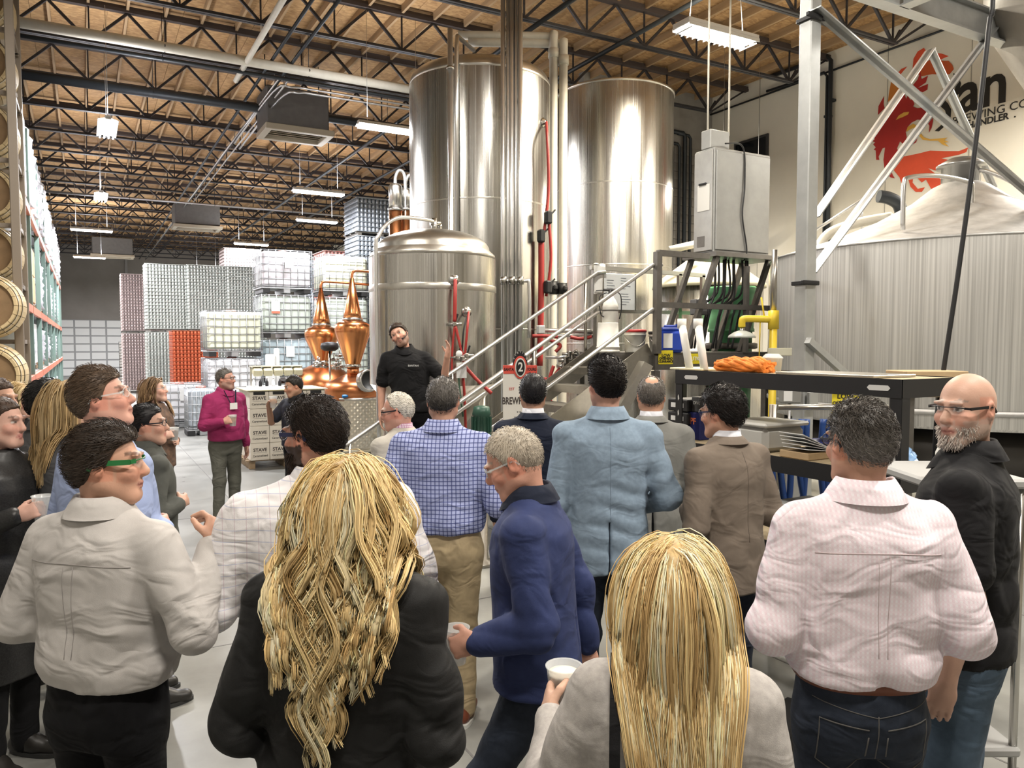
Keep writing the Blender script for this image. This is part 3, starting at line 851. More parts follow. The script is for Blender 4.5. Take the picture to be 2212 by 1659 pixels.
# valves and hoses behind the stairs
vb = pt(1225, 800, 9.4)
vt = thing('valve_manifold', 'stainless valve manifold with red hoses seen through the stair rails', 'valve', (vb.x, vb.y, 0))
def vp(px, py, d=9.4): return pt(px, py, d) - Vector((vb.x, vb.y, 0))
for (p0, p1, r) in (((1178, 772), (1240, 772), .022), ((1232, 790), (1262, 790), .02), ((1162, 713), (1280, 716), .028), ((1165, 726), (1280, 724), .02)):
    MB().tube([vp(*p0), vp(*p1)], r, 10).build('pipe_run', m_tube_ss, vt)
for (px, py, s) in ((1222, 778, .07), (1230, 765, .06), (1218, 790, .06), (1236, 772, .05), (1225, 800, .05)):
    c = vp(px, py, 9.3)
    MB().rbox(c, (s, s, s * 1.4), s * .2).cyl(c - RT * .09, c + RT * .09, s * .35, 10).build('valve_body', m_bolt, vt)
MB().tube(smoothpath([vp(1232, 770, 9.3), vp(1245, 757, 9.3), vp(1253, 770, 9.3)], 6), .015, 8).build('valve_wheel', m_bolt, vt)
for pts in (((1150, 726), (1180, 726), (1205, 728)), ((1180, 732), (1210, 745), (1200, 760)), ((1196, 790), (1188, 815), (1182, 850)), ((1210, 795), (1194, 820), (1196, 845)), ((1178, 815), (1180, 850), (1192, 870)), ((1232, 728), (1255, 732), (1278, 727))):
    MB().tube(smoothpath([vp(*p, 9.35) for p in pts], 6), .022, 8).build('hose', m_red, vt)
MB().rbox(vp(1168, 712, 9.2), (.085, .08, .1), .01).build('control_box', mat('grey_box', (.55, .55, .53), .5), vt)
# --- conical lidded kettle and other vessel behind the platform
q = pt(1530, 640, 12.0)
kv = thing('mash_kettle', 'grey kettle with a cream conical lid behind the electrical cabinet', 'tank', (q.x, q.y, 0))
MB().lathe([(.82, 0), (.82, zat(622, 12))], n=48).build('shell', m_ss, kv)
MB().lathe([(.86, zat(624, 12)), (.86, zat(616, 12)), (.2, zat(548, 12)), (.14, zat(540, 12)), (.001, zat(538, 12))], n=48).build('lid', mat('cream_lid', (.78, .71, .50), .5), kv)
q = pt(1709, 640, 10.7)
kv = thing('side_vessel', 'dull grey vessel partly hidden behind the steel column', 'tank', (q.x, q.y, 0))
MB().lathe([(.30, 0), (.30, zat(580, 10.7)), (.26, zat(565, 10.7)), (.001, zat(560, 10.7))], n=40).build('shell', steel('dull_steel', (.36, .34, .31), .42, .1, .15), kv)
# --- big cone topped vessel on the right
BX, BY, BR = 8.36, 5.0, 1.94
zt0, zb0 = 2.93, 1.26
bt = thing('lauter_tun', 'huge streaked steel vessel with a shallow cone roof below the wall mural', 'tank', (BX, BY, 0))
m_big = mat('mill_streaked_steel', (.60, .59, .565), .45, .55, noise=.28, nscale=1.0, rnoise=.1, stretch=(55, 55, .35))
m_cone = mat('radial_streaked_steel', (.50, .49, .475), .5, .6, noise=.2, nscale=6)
MB().lathe([(BR - .02, zb0 - .03), (BR, zb0), (BR, zt0)], n=128, cap=False).build('shell', m_big, bt)
MB().lathe([(BR, zt0), (BR + .02, zt0 + .01), (BR - .02, zt0 + .03), (1.35, zt0 + .20), (.85, zt0 + .40), (.48, zt0 + .60), (.28, zt0 + .76), (.20, zt0 + .80)], n=128).build('cone_roof', m_cone, bt)
MB().lathe([(.19, zt0 + .76), (.19, zt0 + .97), (.24, zt0 + .97), (.24, zt0 + 1.0), (.12, zt0 + 1.07), (.001, zt0 + 1.09)], n=32).build('hatch', mat('hatch_steel', (.32, .32, .31), .35, .9), bt)
MB().lathe([(BR + .005, zb0 + .10), (BR + .02, zb0 + .11), (BR + .02, zb0 + .14), (BR + .005, zb0 + .15)], n=128, cap=False).build('band', m_cone, bt)
for i in range(8):
    a = 2 * PI * i / 8 + .3
    x, y = (BR - .12) * math.cos(a), (BR - .12) * math.sin(a)
    MB().cyl((x, y, 0), (x, y, zb0), .06, 12).build('leg', m_ssd, bt)
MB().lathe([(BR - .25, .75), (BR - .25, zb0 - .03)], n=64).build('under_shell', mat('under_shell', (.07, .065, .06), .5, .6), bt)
def rail_on_cone(px0, py0, px1, py1, d0, d1, name='grab_rail'):
    a, c = pt(px0, py0, d0) - Vector((BX, BY, 0)), pt(px1, py1, d1) - Vector((BX, BY, 0))
    mid = (a + c) / 2 + Vector((0, 0, .06))
    MB().tube(smoothpath([a - Vector((0, 0, .45)), a - Vector((0, 0, .05)), a + (mid - a) * .15 + Vector((0, 0, .03)), mid, c - (c - mid) * .1, c - Vector((0, 0, .06)), c - Vector((0, 0, .3))], 5), .022, 10).build(name, m_tube_ss, bt)
rail_on_cone(1953, 392, 2100, 395, 7.3, 7.8)
rail_on_cone(2112, 372, 2240, 430, 8.3, 8.0)
# caution sign hung on the big vessel
def sign_on(parent_name, label, px, py, d, wpx, hpx, lines, head=None, headcol=(.02, .02, .02), base=(.80, .66, .03), rzadd=0.0, Y=None):
    p = pt(px, py, d) if Y is None else on_y(px, py, Y)
    if Y is not None: rzadd = YAW; d = p.dot(FW)
    w_, h_ = wpx / FPX * d, hpx / FPX * d
    t = thing(parent_name, label, 'sign', p, -YAW + rzadd)
    MB().rbox((0, 0, 0), (w_, .006, h_), .002).build('plate', mat('sign_yellow', base, .5), t)
    y0 = -.0045
    mk = mat('sign_black', (.015, .015, .015), .5)
    if head:
        MB().box((0, y0, h_ * .36), (w_ * .94, .004, h_ * .24)).build('header', mk, t)
        text_part('lettering', head, h_ * .24, mat('sign_yellow', base, .5), t, (0, y0 - .003, h_ * .36), (PI / 2, 0, 0), .001, bold=.002)
    n = len(lines)
    for i, (s, k) in enumerate(lines):
        text_part('lettering', s, h_ * k, mk, t, (0, y0 - .001, h_ * (.12 - i * .21)), (PI / 2, 0, 0), .001, bold=.0015)
    return t
sign_on('caution_sign', 'yellow caution sign on the big cone roofed vessel seen through the rack', 1826, 865, 6.22, 54, 72, (('LOW', .2), ('OVERHEAD', .14), ('CLEARANCE', .14)), 'CAUTION', rzadd=R(-14))
sign_on('caution_sign', 'yellow low overhead clearance sign on the platform edge', 1438, 772, 8.43, 40, 30, (('LOW', .34), ('OVERHEAD', .24), ('CLEARANCE', .24)), Y=YN - .036)
sign_on('caution_sign', 'black caution sign between the white standing pipes', 1500, 775, 8.35, 56, 22, (('', .1),), None, base=(.02, .02, .02), Y=YN - .036)
o_ = [o for o in bpy.data.objects if o.name.startswith('caution_sign')][-1]
text_part('lettering', 'CAUTION', .06, m_wh_paint, o_, (0, -.006, 0), (PI / 2, 0, 0), .001, bold=.001)

# --- electrical cabinet on its stand
ec = thing('electrical_cabinet', 'grey steel electrical cabinet on a slanted stand above the platform', 'cabinet', (6.37, 6.66, ZP))
m_cab = mat('cabinet_grey', (.31, .31, .295), .38, .35, noise=.10, nscale=4)
cw_, cdp, ch_ = .90, .33, 1.20
zc0 = 3.05 - ZP
MB().rbox((cw_ / 2, cdp / 2, zc0 + ch_ / 2), (cw_, cdp, ch_), .012).build('body', m_cab, ec)
MB().rbox((cw_ / 2, -.008, zc0 + ch_ / 2), (cw_ - .04, .02, ch_ - .06), .008).build('front_panel', m_cab, ec)
MB().rbox((-.008, cdp / 2, zc0 + ch_ / 2), (.02, cdp - .03, ch_ - .05), .006).build('door', mat('cabinet_door', (.36, .355, .335), .35, .35, noise=.08), ec)
dr = bpy.data.objects[ec.children[-1].name]
MB().rbox((-.03, .16, zc0 + .80), (.02, .12, .02), .004).build('handle', m_black, dr)
MB().box((-.02, .19, zc0 + .14), (.006, .12, .12)).build('vent', m_frame_d, dr)
MB().box((-.021, .15, zc0 + .64), (.004, .2, .3)).build('label_plate', mat('notice_paper', (.6, .59, .55), .5), dr)
MB().rbox((.15, .15, zc0 + ch_ + .11), (.30, .16, .22), .01).build('junction_box', m_cab, ec)
MB().tube(smoothpath([(.15, -.01, zc0 + ch_ + .05), (.42, -.02, zc0 + ch_ + .04), (.45, -.03, zc0 + .8), (.42, -.03, zc0 + .45), (.50, -.03, zc0 + .05), (.46, -.02, zc0 - .08)], 8), .009, 6).build('power_cable', m_black, ec)
MB().box((cw_ / 2, cdp / 2, zc0 - .03), (cw_ + .14, cdp + .24, .05)).build('stand_frame', m_frame_d, ec)
for (x, y) in ((.02, -.04), (.86, -.04), (.02, cdp + .05), (.86, cdp + .05)):
    MB().bar((x, y, zc0 - .04), (x - .46, y, 0), .055, .055).build('stand_leg', m_frame_d, ec)
for i in range(11):
    x = .12 + i * .055 + random.uniform(-.01, .01); y = .08 + .12 * random.random()
    MB().tube(smoothpath([(x, y, zc0 - .04), (x + random.uniform(-.02, .02), y, zc0 - .45), (x - .06 - .12 * (i % 3), y + .02, .5), (x - .16 - .1 * (i % 3), y + .05, .04)], 5), .013, 6).build('cable', m_black, ec)
MB().rbox((-.12, .1, .52), (.19, .1, .18), .01).build('connector_box', mat('box_charcoal', (.13, .13, .13), .5), ec)
for zz in (zc0 + ch_ + .22,):
    for xx in (.03, .36):
        MB().tube([(xx, .15, zz - .02), (xx, .15, 7.2 - ZP)], .012, 6).build('feed_conduit', m_wpipe, ec)
# --- whiteboard, towel, jugs and buckets on the platform
q = pt(1397, 625, 9.0); 
wbq = thing('whiteboard', 'whiteboard covered in notes hung on the platform rail', 'whiteboard', (q.x, YFR + .02, q.z))
MB().rbox((0, 0, 0), (.50, .02, .44), .004).build('board', mat('board_white', (.66, .69, .68), .25), wbq)
for dx in (-.245, .245): MB().box((dx, -.008, 0), (.016, .02, .45)).build('frame_edge', m_rail, wbq)
mk_ = mat('marker_ink', (.2, .22, .25), .6)
for j in range(11):
    for cx_ in (-.15, .06):
        w2 = .06 + .1 * random.random()
        if random.random() < .15: continue
        MB().box((cx_ + w2 / 2 - .04, -.0115, .17 - j * .032), (w2, .002, .006)).build('note_line', mk_, wbq)
q = pt(1336, 600, 9.0)
tw = thing('towel', 'white towel hanging over the platform rail', 'towel', (q.x, YFR + .06, ZP + 1.05))
rg = []
for i in range(14):
    z = .01 - .36 * max(0, i - 2) / 11 if i > 1 else .0 + .0 * i
    ring = []
    for k in range(20):
        a = 2 * PI * k / 20
        ring.append(Vector((.085 * math.cos(a) * (1 + .1 * i / 14) + .02 * i / 14, .016 * math.sin(a) - .03 + .008 * math.sin(a * 3 + i * .3), z + .008 * math.sin(a * 2))))
    rg.append(ring)
MB().rings(rg).build('cloth', mat('towel_white', (.68, .68, .64), .9, bump=.3, bscale=90), tw)
m_bk = mat('bucket_white', (.76, .74, .67), .42, noise=.04)
def bucket(px, pyb, d, h_px, w_px, label, lid=None, flip=False, bail=True, zbase=None):
    p = pt(px, pyb, d); z = ZP + .001 if zbase is None else zbase
    Hh, r = h_px / FPX * d, w_px / FPX * d / 2
    t = thing('bucket', label, 'bucket', (p.x, p.y, z), -YAW)
    prof = [(r * .86, 0), (r * .87, .01), (r * .97, Hh * .80), (r * 1.02, Hh * .80), (r * 1.02, Hh * .84), (r * .98, Hh * .85), (r * .98, Hh * .93), (r * 1.02, Hh * .93), (r * 1.02, Hh)]
    if flip: prof = [(rr, Hh - zz) for rr, zz in prof][::-1]
    else: prof += [(r * .94, Hh), (r * .82, .02), (.001, .02)]
    MB().lathe(prof, n=40).build('shell', m_bk, t)
    if lid: MB().lathe([(r * 1.04, Hh * .93), (r * 1.05, Hh + .012), (r * .9, Hh + .015), (.001, Hh + .012)], n=40).build('lid', lid, t)
    if bail and not flip:
        MB().tube(smoothpath([(-r, 0, Hh * .86), (-r * .7, -r * .8, Hh * .5), (0, -r * 1.06, Hh * .28), (r * .7, -r * .8, Hh * .5), (r, 0, Hh * .86)], 5), .004, 6).build('bail_handle', m_rail, t)
    return t
bucket(1313, 757, 8.55, 64, 50, 'white bucket turned upside down under the garden sprayer', flip=True)
bucket(1371, 757, 8.7, 46, 48, 'white bucket with a red lid on the platform', mat('lid_red', (.42, .03, .03), .4))
bucket(1423, 757, 8.75, 42, 44, 'white bucket with a black rim behind the platform post', m_black)
q = pt(1318, 690, 8.55)
spz = ZP + 64 / FPX * 8.55
sy = thing('pump_sprayer', 'white pump sprayer with black hose standing on the upturned bucket', 'sprayer', (q.x, q.y, spz + .002), -YAW)
MB().lathe([(.085, 0), (.09, .01), (.088, .16), (.09, .17), (.082, .2), (.06, .25), (.04, .275), (.035, .29), (.001, .29)], n=32).build('tank', m_bk, sy)
MB().lathe([(.0895, .125), (.0895, .14)], n=32, cap=False).build('label_band', m_frame_d, sy)
MB().cyl((0, 0, .28), (0, 0, .36), .022, 12).rbox((0, 0, .36), (.16, .04, .03), .01).cyl((-.06, 0, .36), (-.16, 0, .352), .006, 6).build('pump_head', m_black, sy)
MB().tube(smoothpath([(.05, 0, .35), (.11, -.02, .30), (.12, -.02, .15), (.10, -.02, .04)], 6), .007, 6).tube(smoothpath([(-.04, 0, .33), (-.12, -.02, .28), (-.11, -.03, .1), (-.07, -.05, .06)], 6), .006, 6).build('hose', m_black, sy)
q = pt(1447, 757, 8.6)
jg = thing('jug', 'blue plastic jerry can with a white label on the platform', 'jug', (q.x, q.y, ZP + .001), -YAW)
MB().rbox((0, 0, .12), (.27, .22, .24), .03).rbox((0, 0, .255), (.24, .18, .05), .02).build('body', mat('jug_blue', (.02, .06, .40), .35), jg)
MB().rbox((.0, 0, .29), (.14, .04, .03), .01).cyl((.09, 0, .27), (.09, 0, .315), .03, 14).build('handle', mat('jug_blue', (.02, .06, .40), .35), jg)
MB().box((-.045, -.113, .13), (.10, .004, .16)).build('label_card', m_wh_paint, jg)
# green bin with lid
q = pt(1578, 757, 9.9)
gb = thing('green_bin', 'tall translucent green plastic drum behind the hanging cables', 'bin', (q.x, q.y, 1.0))
MB().lathe([(.25, 0), (.26, .5), (.265, 1.15), (.29, 1.15), (.29, 1.19), (.28, 1.19), (.29, 1.62), (.31, 1.63), (.31, 1.70), (.30, 1.72), (.001, 1.70)], n=40).build('drum', mat('green_plastic', (.16, .46, .22), .4, noise=.12, nscale=2), gb)
MB().lathe([(.30, 0.93), (.33, .94), (.33, 1.0), (.30, 1.01)], n=40).build('stand_ring', m_frame_d, gb)
for a in (0, 120, 240):
    MB().cyl((.3 * math.cos(R(a)), .3 * math.sin(R(a)), -1.0), (.3 * math.cos(R(a)), .3 * math.sin(R(a)), .95), .025, 8).build('leg', m_frame_d, gb)
# emergency shower
q = pt(1670, 742, 7.0)
es = thing('safety_shower', 'yellow emergency shower pipe with a grey dish head', 'shower', (q.x, q.y, 0))
m_yp = mat('safety_yellow', (.72, .53, .04), .4)
za, zu = zat(690, 7.0), zat(540, 7.0)
MB().cyl((0, 0, 0), (0, 0, za + .05), .034, 16).build('post', m_yp, es)
MB().cyl((0, 0, za - .09), (0, 0, za + .08), .048, 16).build('tee_fitting', m_yp, es)
MB().cyl((0, 0, zat(828, 7) - .05), (0, 0, zat(828, 7) + .05), .046, 16).build('tee_fitting', m_yp, es)
q2 = pt(1603, 690, 7.0) - q; q2.z = 0
MB().tube(smoothpath([(0, 0, za), q2 * .5 + Vector((0, 0, za + .005)), q2 * .93 + Vector((0, 0, za + .005)), q2 + Vector((0, 0, za - .02)), q2 + Vector((0, 0, za - .07))], 5), .032, 12).build('arm', m_yp, es)
MB().cyl(q2 + Vector((0, 0, za - .16)), q2 + Vector((0, 0, za - .06)), .022, 12).build('nipple', m_bolt, es)
MB().lathe([(.025, za - .10), (.07, za - .115), (.115, za - .145), (.125, za - .165), (.12, za - .167), (.001, za - .13)], c=q2, n=32).build('dish_head', mat('shower_dish', (.50, .52, .48), .35, .2), es)
MB().cyl((0, 0, za + .07), (0, 0, zu), .026, 12).build('supply_pipe', m_rail, es)
MB().tube([q2 * .42 + Vector((0, 0, za)), q2 * .44 + Vector((0, 0, za - .42))], .006, 6).tube([q2 * .4 + Vector((0, 0, za + .2)), q2 * .28 + Vector((0, 0, za))], .008, 6).build('pull_rod', m_yp, es)
MB().rbox(Vector((.03, -.05, zat(760, 7.0))), (.22, .02, .07), .004, rz=-YAW).build('notice_plate', mat('notice_cream', (.60, .58, .46), .5), es)
# --- galvanised silo frame
sf = thing('silo_frame', 'galvanised steel silo frame of columns beams and crossed braces', 'frame', (4.91, 4.13, 0))
m_galv = mat('galvanised_steel', (.47, .48, .47), .38, .55, noise=.10, nscale=6)
FB = Vector((4.91, 4.13, 0))
def fb(px, py, Y=4.13): return on_y(px, py, Y) - FB
MB().rbox((0, .0, 2.85), (.115, .115, 5.7), .008).build('column', m_galv, sf)
MB().rbox((0, 0, .01), (.3, .3, .02), .005).build('base_plate', m_galv, sf)
MB().rbox((3.45, 0, 2.85), (.115, .115, 5.7), .008).build('column', m_galv, sf)
ztb = 4.60
MB().box((1.72, 0, ztb + .28), (3.4, .012, .24)).box((1.72, 0, ztb + .16), (3.4, .12, .014)).box((1.72, 0, ztb + .40), (3.4, .12, .014)).build('beam', m_galv, sf)
MB().box((1.05, -1.1, ztb + .28), (.012, 2.1, .24)).box((1.05, -1.1, ztb + .16), (.12, 2.1, .014)).box((1.05, -1.1, ztb + .40), (.12, 2.1, .014)).build('beam', m_galv, sf)
for (a, c, Y, w2) in (((1757, 20), (2290, 478), 4.05, .075), ((1750, 590), (2160, 40), 4.16, .07), ((1757, 470), (2007, 108), 5.0, .085), ((2007, 108), (2143, 405), 5.0, .06), ((2290, 640), (2100, 905), 4.4, .09)):
    b = MB(); b.bar(fb(*a, Y), fb(*c, Y), .012, w2, up=(0, -1, 0)); b.bar(fb(*a, Y) + Vector((0, -.03, .0)), fb(*c, Y) + Vector((0, -.03, .0)), w2, .012, up=(0, 0, 1)); b.build('brace', m_galv, sf)
for z in (zat(612, 6), zat(45, 6)):
    MB().rbox((0, 0, z), (.15, .15, .035), .005).rbox((-.05, -.08, z), (.16, .03, .03), .004).build('clamp_band', m_black, sf)
MB().bar(fb(1745, 735, 4.05), fb(1872, 850, 4.05), .05, .05).build('brace', m_galv, sf)
MB().rbox((.0, -.09, zat(865, 6)), (.1, .03, .14), .004).build('gusset', m_galv, sf)
# disconnect box on the column
q = pt(1706, 855, 5.9)
jb_ = thing('disconnect_box', 'grey electrical disconnect box with a white label beside the column', 'electrical box', (q.x, q.y, q.z), -YAW)
MB().rbox((0, 0, 0), (.14, .09, .11), .008).build('box', m_cab, jb_)
MB().box((-.03, -.047, .0), (.065, .004, .075)).build('label_card', m_wh_paint, jb_)
MB().cyl((-.03, 0, .05), (-.03, 0, .11), .02, 10).cyl((.04, 0, .05), (.04, 0, .10), .018, 10).build('gland', m_bolt, jb_)
MB().tube([(0, .0, -.05), (0, .0, -q.z + .01)], .012, 8).build('conduit', m_cond, jb_)
# hopper cone of the silo at the top right corner
q = pt(2395, 0, 7.0)
hp = thing('grain_hopper', 'pale translucent grain hopper cone in the upper right corner', 'hopper', (q.x, q.y, 0))
MB().lathe([(.10, 3.35), (.12, 3.5), (.95, 5.0), (.97, 5.6)], n=48).build('cone', mat('hopper_fabric', (.29, .265, .225), .5, noise=.15, nscale=3, bump=.4, bscale=8), hp)
# black cable hanging in front of the big vessel
P = [pt(2150, -120, 4.6), pt(2136, 60, 4.6), pt(2105, 330, 4.6), pt(2070, 590, 4.6), pt(2034, 830, 4.6), pt(2020, 960, 4.6)]
cb = thing('power_cable', 'thick black cable hanging down in front of the big vessel', 'cable', (P[-1].x, P[-1].y, 0))
top_ = Vector((P[0].x + .1, P[0].y + .05, 7.7))
MB().tube(smoothpath([Vector(p) - Vector((P[-1].x, P[-1].y, 0)) for p in [top_] + P + [Vector((P[-1].x - .03, P[-1].y, .02))]], 6), .014, 8).build('cable_run', m_black, cb)
# ------------------------------------------------------------------ barrels and pallet racking on the left
m_stave = mat('barrel_stave', (.62, .48, .27), .6, noise=.18, nscale=3, stretch=(1, .1, 1))
m_head = mat('barrel_head', (.27, .17, .085), .65, noise=.2, nscale=4)
m_hoop = mat('barrel_hoop', (.55, .47, .32), .4, .5)
m_up = mat('rack_upright_brown', (.24, .20, .16), .5, .2)
m_grn = mat('rack_green', (.17, .25, .22), .5)
m_orb = mat('rack_orange', (.55, .17, .10), .5)
m_wrap = mat('stretch_wrap', (.72, .72, .78), .25, noise=.12, nscale=4, bump=.8, bscale=9)
m_carton = mat('white_carton', (.66, .65, .62), .7, noise=.05)
m_kraft = mat('kraft_carton', (.48, .34, .19), .75, noise=.1)
m_pal = mat('pallet_wood', (.36, .26, .16), .8, noise=.2)
def barrel(x, y, z, label, patch=None, idx=0):
    t = thing('barrel', label, 'barrel', (x, y, z), group='wooden barrels in the barrel rack')
    M = Matrix.Rotation(PI / 2, 3, 'X')
    n = 18
    prof = [(.285, -.47), (.315, -.36), (.34, -.2), (.35, 0), (.34, .2), (.315, .36), (.285, .47)]
    for k in range(n):                       # each stave is a piece
        a0, a1 = 2 * PI * k / n + .008, 2 * PI * (k + 1) / n - .008
        b = MB(); vs = []; fs = []
        for (r, h) in prof:
            for rr in (r, r - .028):
                for a in (a0, (a0 + a1) / 2, a1):
                    vs.append(M @ Vector((rr * math.cos(a), rr * math.sin(a), h)))
        for i in range(len(prof) - 1):
            o, p = i * 6, (i + 1) * 6
            for q in (0, 1): fs.append((o + q, o + q + 1, p + q + 1, p + q))
            for q in (3, 4): fs.append((o + q + 1, o + q, p + q, p + q + 1))
            fs.append((o + 3, o, p, p + 3)); fs.append((o + 2, o + 5, p + 5, p + 2))
        e = (len(prof) - 1) * 6
        fs.append((0, 3, 4, 1)); fs.append((1, 4, 5, 2)); fs.append((e, e + 1, e + 4, e + 3)); fs.append((e + 1, e + 2, e + 5, e + 4))
        b.add(vs, fs); b.build('stave', m_stave, t)
    for hh in (-.44, .44): MB().lathe([(.27, hh), (.001, hh)], n=36, M=M, cap=False).build('head', m_head, t)
    for h, r in ((-.42, .301), (-.30, .331), (.30, .331), (.42, .301)):
        MB().lathe([(r, h - .02), (r + .004, h), (r, h + .02)], n=36, M=M, cap=False).build('hoop', m_hoop, t)
    if patch:
        MB().prism([(0, .10), (.10, 0), (0, -.10), (-.10, 0)], -.446, -.443, lambda u, v, h: Vector((u, -(-h) , v))).build('diamond_label', m_wh_paint, t)
    return t
names = ['lowest', 'second', 'third', 'fourth', 'fifth', 'sixth', 'seventh', 'eighth']
BXr = -.92
for k, (z, yy) in enumerate(((.90, 10.5), (1.66, 9.9), (2.40, 9.9), (3.05, 10.9), (3.72, 10.9), (4.45, 10.9), (5.2, 10.9), (5.9, 10.9))):
    barrel(BXr + (.04 if yy < 10.2 else -.02), yy + .2, z, f'wooden barrel lying in the left rack, {names[k]} from the floor' + (', with a white diamond label' if k == 2 else ''), patch=(k == 2))
br = thing('barrel_rack', 'brown steel rack post and cradles holding the column of barrels', 'rack', (-.62, 10.25, 0))
MB().rbox((0, 0, 3.2), (.09, .07, 6.4), .008).build('upright', m_up, br)
MB().rbox((0, 1.1, 3.2), (.09, .07, 6.4), .008).build('upright', m_up, br)
MB().rbox((-.72, 0.6, 3.2), (.09, .07, 6.4), .008).build('upright', m_up, br)
for z in (.52, 1.28, 2.02, 2.67, 3.34, 4.07, 4.82, 5.52):
    MB().box((-.32, .25, z), (.72, .05, .05)).box((-.32, .95, z), (.72, .05, .05)).box((0, .55, z), (.05, 1.1, .05)).build('cradle', m_up, br)
# carton stack on top of the second bay
pr_ = thing('pallet_rack', 'green and orange pallet racking running away along the left wall', 'rack', (-.72, 11.8, 0))
RL = 24.0
ups = [0 + 2.75 * k for k in range(int(RL / 2.75) + 1)]
for u in ups:
    MB().rbox((0, u, 2.7), (.08, .08, 5.4), .006).build('upright', m_grn, pr_)
    MB().rbox((-1.0, u, 2.7), (.08, .08, 5.4), .006).build('upright', m_grn, pr_)
    b = MB()
    for z in np.arange(.4, 5.2, .9): b.bar((0, u, z), (-1.0, u, z + .6), .03)
    b.build('lacing', m_grn, pr_)
LV = (1.5, 2.6, 4.15)
for i in range(len(ups) - 1):
    for z in LV:
        MB().box((.02, ups[i] + 1.375, z - .06), (.05, 2.66, .12)).build('beam', m_orb, pr_)
        MB().box((-1.02, ups[i] + 1.375, z - .06), (.05, 2.66, .12)).build('beam', m_orb, pr_)
        MB().box((-.5, ups[i] + 1.375, z + .005), (.98, 2.62, .012)).build('deck', mat('wire_deck', (.32, .32, .3), .5, .5), pr_)
random.seed(11)
cols = ['white', 'pale', 'grey']
def goods(y, z, kind, h, wx, label, dep=1.05):
    p = (-1.24, y, z + .014)
    if kind == 'wrap':
        t = thing('wrapped_pallet', label, 'pallet load', p)
        b = MB(); n = 28; rg = []
        for i in range(9):
            zz = .12 + (h - .12) * i / 8; ring = []
            for k in range(n):
                a = 2 * PI * k / n
                c, s = math.cos(a), math.sin(a); m_ = max(abs(c), abs(s))
                j = .035 * math.sin(5 * a + i * 1.7) + .03 * math.sin(9 * a + i * 3.1) - (.10 if i == 8 else 0)
                ring.append(Vector(((wx / 2 + j) * c / m_, (dep / 2 + j) * s / m_, zz)))
            rg.append(ring)
        b.rings(rg); b.build('wrapped_load', m_wrap, t)
    else:
        t = thing('carton_stack', label, 'cartons', p)
        r_, c_ = max(1, int(h / .42)), 2
        hh = (h - .12) / r_
        for i in range(r_):
            for j in range(c_):
                for k in range(2):
                    MB().rbox(((-.25 + .5 * k) * wx, (-.25 + .5 * j) * dep, .12 + hh * (i + .5)), (wx * .49, dep * .49, hh - .012), .008).build('carton', m_carton if kind == 'white' else m_kraft, t)
    for k in range(3): MB().box((-wx / 2 + wx * (k + .5) / 3, 0, .1), (wx / 3.4, dep, .025)).build('pallet_board', m_pal, t)
    MB().box((-wx * .4, 0, .044), (.09, dep, .086)).box((wx * .4, 0, .044), (.09, dep, .086)).build('pallet_runner', m_pal, t)
    return t
lvn = {0.0: 'on the floor', 1.5: 'on the lowest shelf', 2.6: 'on the middle shelf', 4.15: 'on the top shelf'}
ordb = ['first', 'second', 'third', 'fourth', 'fifth', 'sixth', 'seventh', 'eighth', 'ninth']
for i in range(8):
    for j in range(2):
        y = 11.8 + ups[i] + .75 + 1.27 * j
        for z in (0.0, 1.5, 2.6, 4.15):
            if i > 5 and z < 2: continue
            kind = 'wrap' if (z > 4 and i >= 1) or random.random() < .35 + .06 * i else ('white' if random.random() < .75 else 'kraft')
            if z > 4 and i == 0: kind = 'white'
            h = {0.0: 1.15, 1.5: .85, 2.6: 1.15, 4.15: 1.6}[z] * random.uniform(.82, 1.0)
            wd = 'shrink wrapped pallet load' if kind == 'wrap' else ('stack of white cartons' if kind == 'white' else 'stack of brown cartons')
            goods(y, z, kind, h, .98 if z < 4 else 1.08, f'{wd} {lvn[z]} of the left rack, {ordb[i]} bay, {"near" if j == 0 else "far"} half')

# ------------------------------------------------------------------ pallets of empty cans
def can_block(nx, nz, ny, W_, D_, H_):
    """front and both side faces of a block of stacked cans plus the tier sheets"""
    b = MB(); px_, pz, py_ = W_ / nx, H_ / nz, D_ / ny
    r = px_ * .48; ns = 6
    for i in range(nz):
        z0, z1 = i * pz + .012, (i + 1) * pz - .004
        def can(x, y, a0, a1):
            vs = []; 
            for (rr, z) in ((r * .85, z0), (r, z0 + .012), (r, z1 - .016), (r * .82, z1)):
                for k in range(ns + 1):
                    a = a0 + (a1 - a0) * k / ns
                    vs.append((x + rr * math.cos(a), y + rr * math.sin(a), z))
            fs = [(m * (ns + 1) + k, m * (ns + 1) + k + 1, (m + 1) * (ns + 1) + k + 1, (m + 1) * (ns + 1) + k) for m in range(3) for k in range(ns)]
            b.add(vs, fs, True)
        for k in range(nx): can(-W_ / 2 + (k + .5) * px_, -D_ / 2 + r, PI, 2 * PI)
        for k in range(ny):
            can(-W_ / 2 + r, -D_ / 2 + (k + .5) * py_, PI / 2, 3 * PI / 2)
            can(W_ / 2 - r, -D_ / 2 + (k + .5) * py_, -PI / 2, PI / 2)
        b.box((0, 0, i * pz + .004), (W_ + .03, D_ + .03, .010))
    b.box((0, 0, H_ / 2), (W_ - .12, D_ - .12, H_ - .02)); b.box((0, 0, H_ + .01), (W_ + .02, D_ + .02, .02))
    return b
def can_mat(name, c, c2):
    return mat(name, c, .35, .55, noise=1.0, nscale=22, col2=c2)
m_can_s = can_mat('silver_cans', (.62, .64, .60), (.42, .46, .43))
m_can_p = can_mat('pink_cans', (.60, .48, .46), (.42, .34, .34))
m_can_o = can_mat('orange_cans', (.62, .16, .07), (.45, .10, .05))
m_can_r = can_mat('red_cans', (.60, .08, .06), (.55, .5, .45))
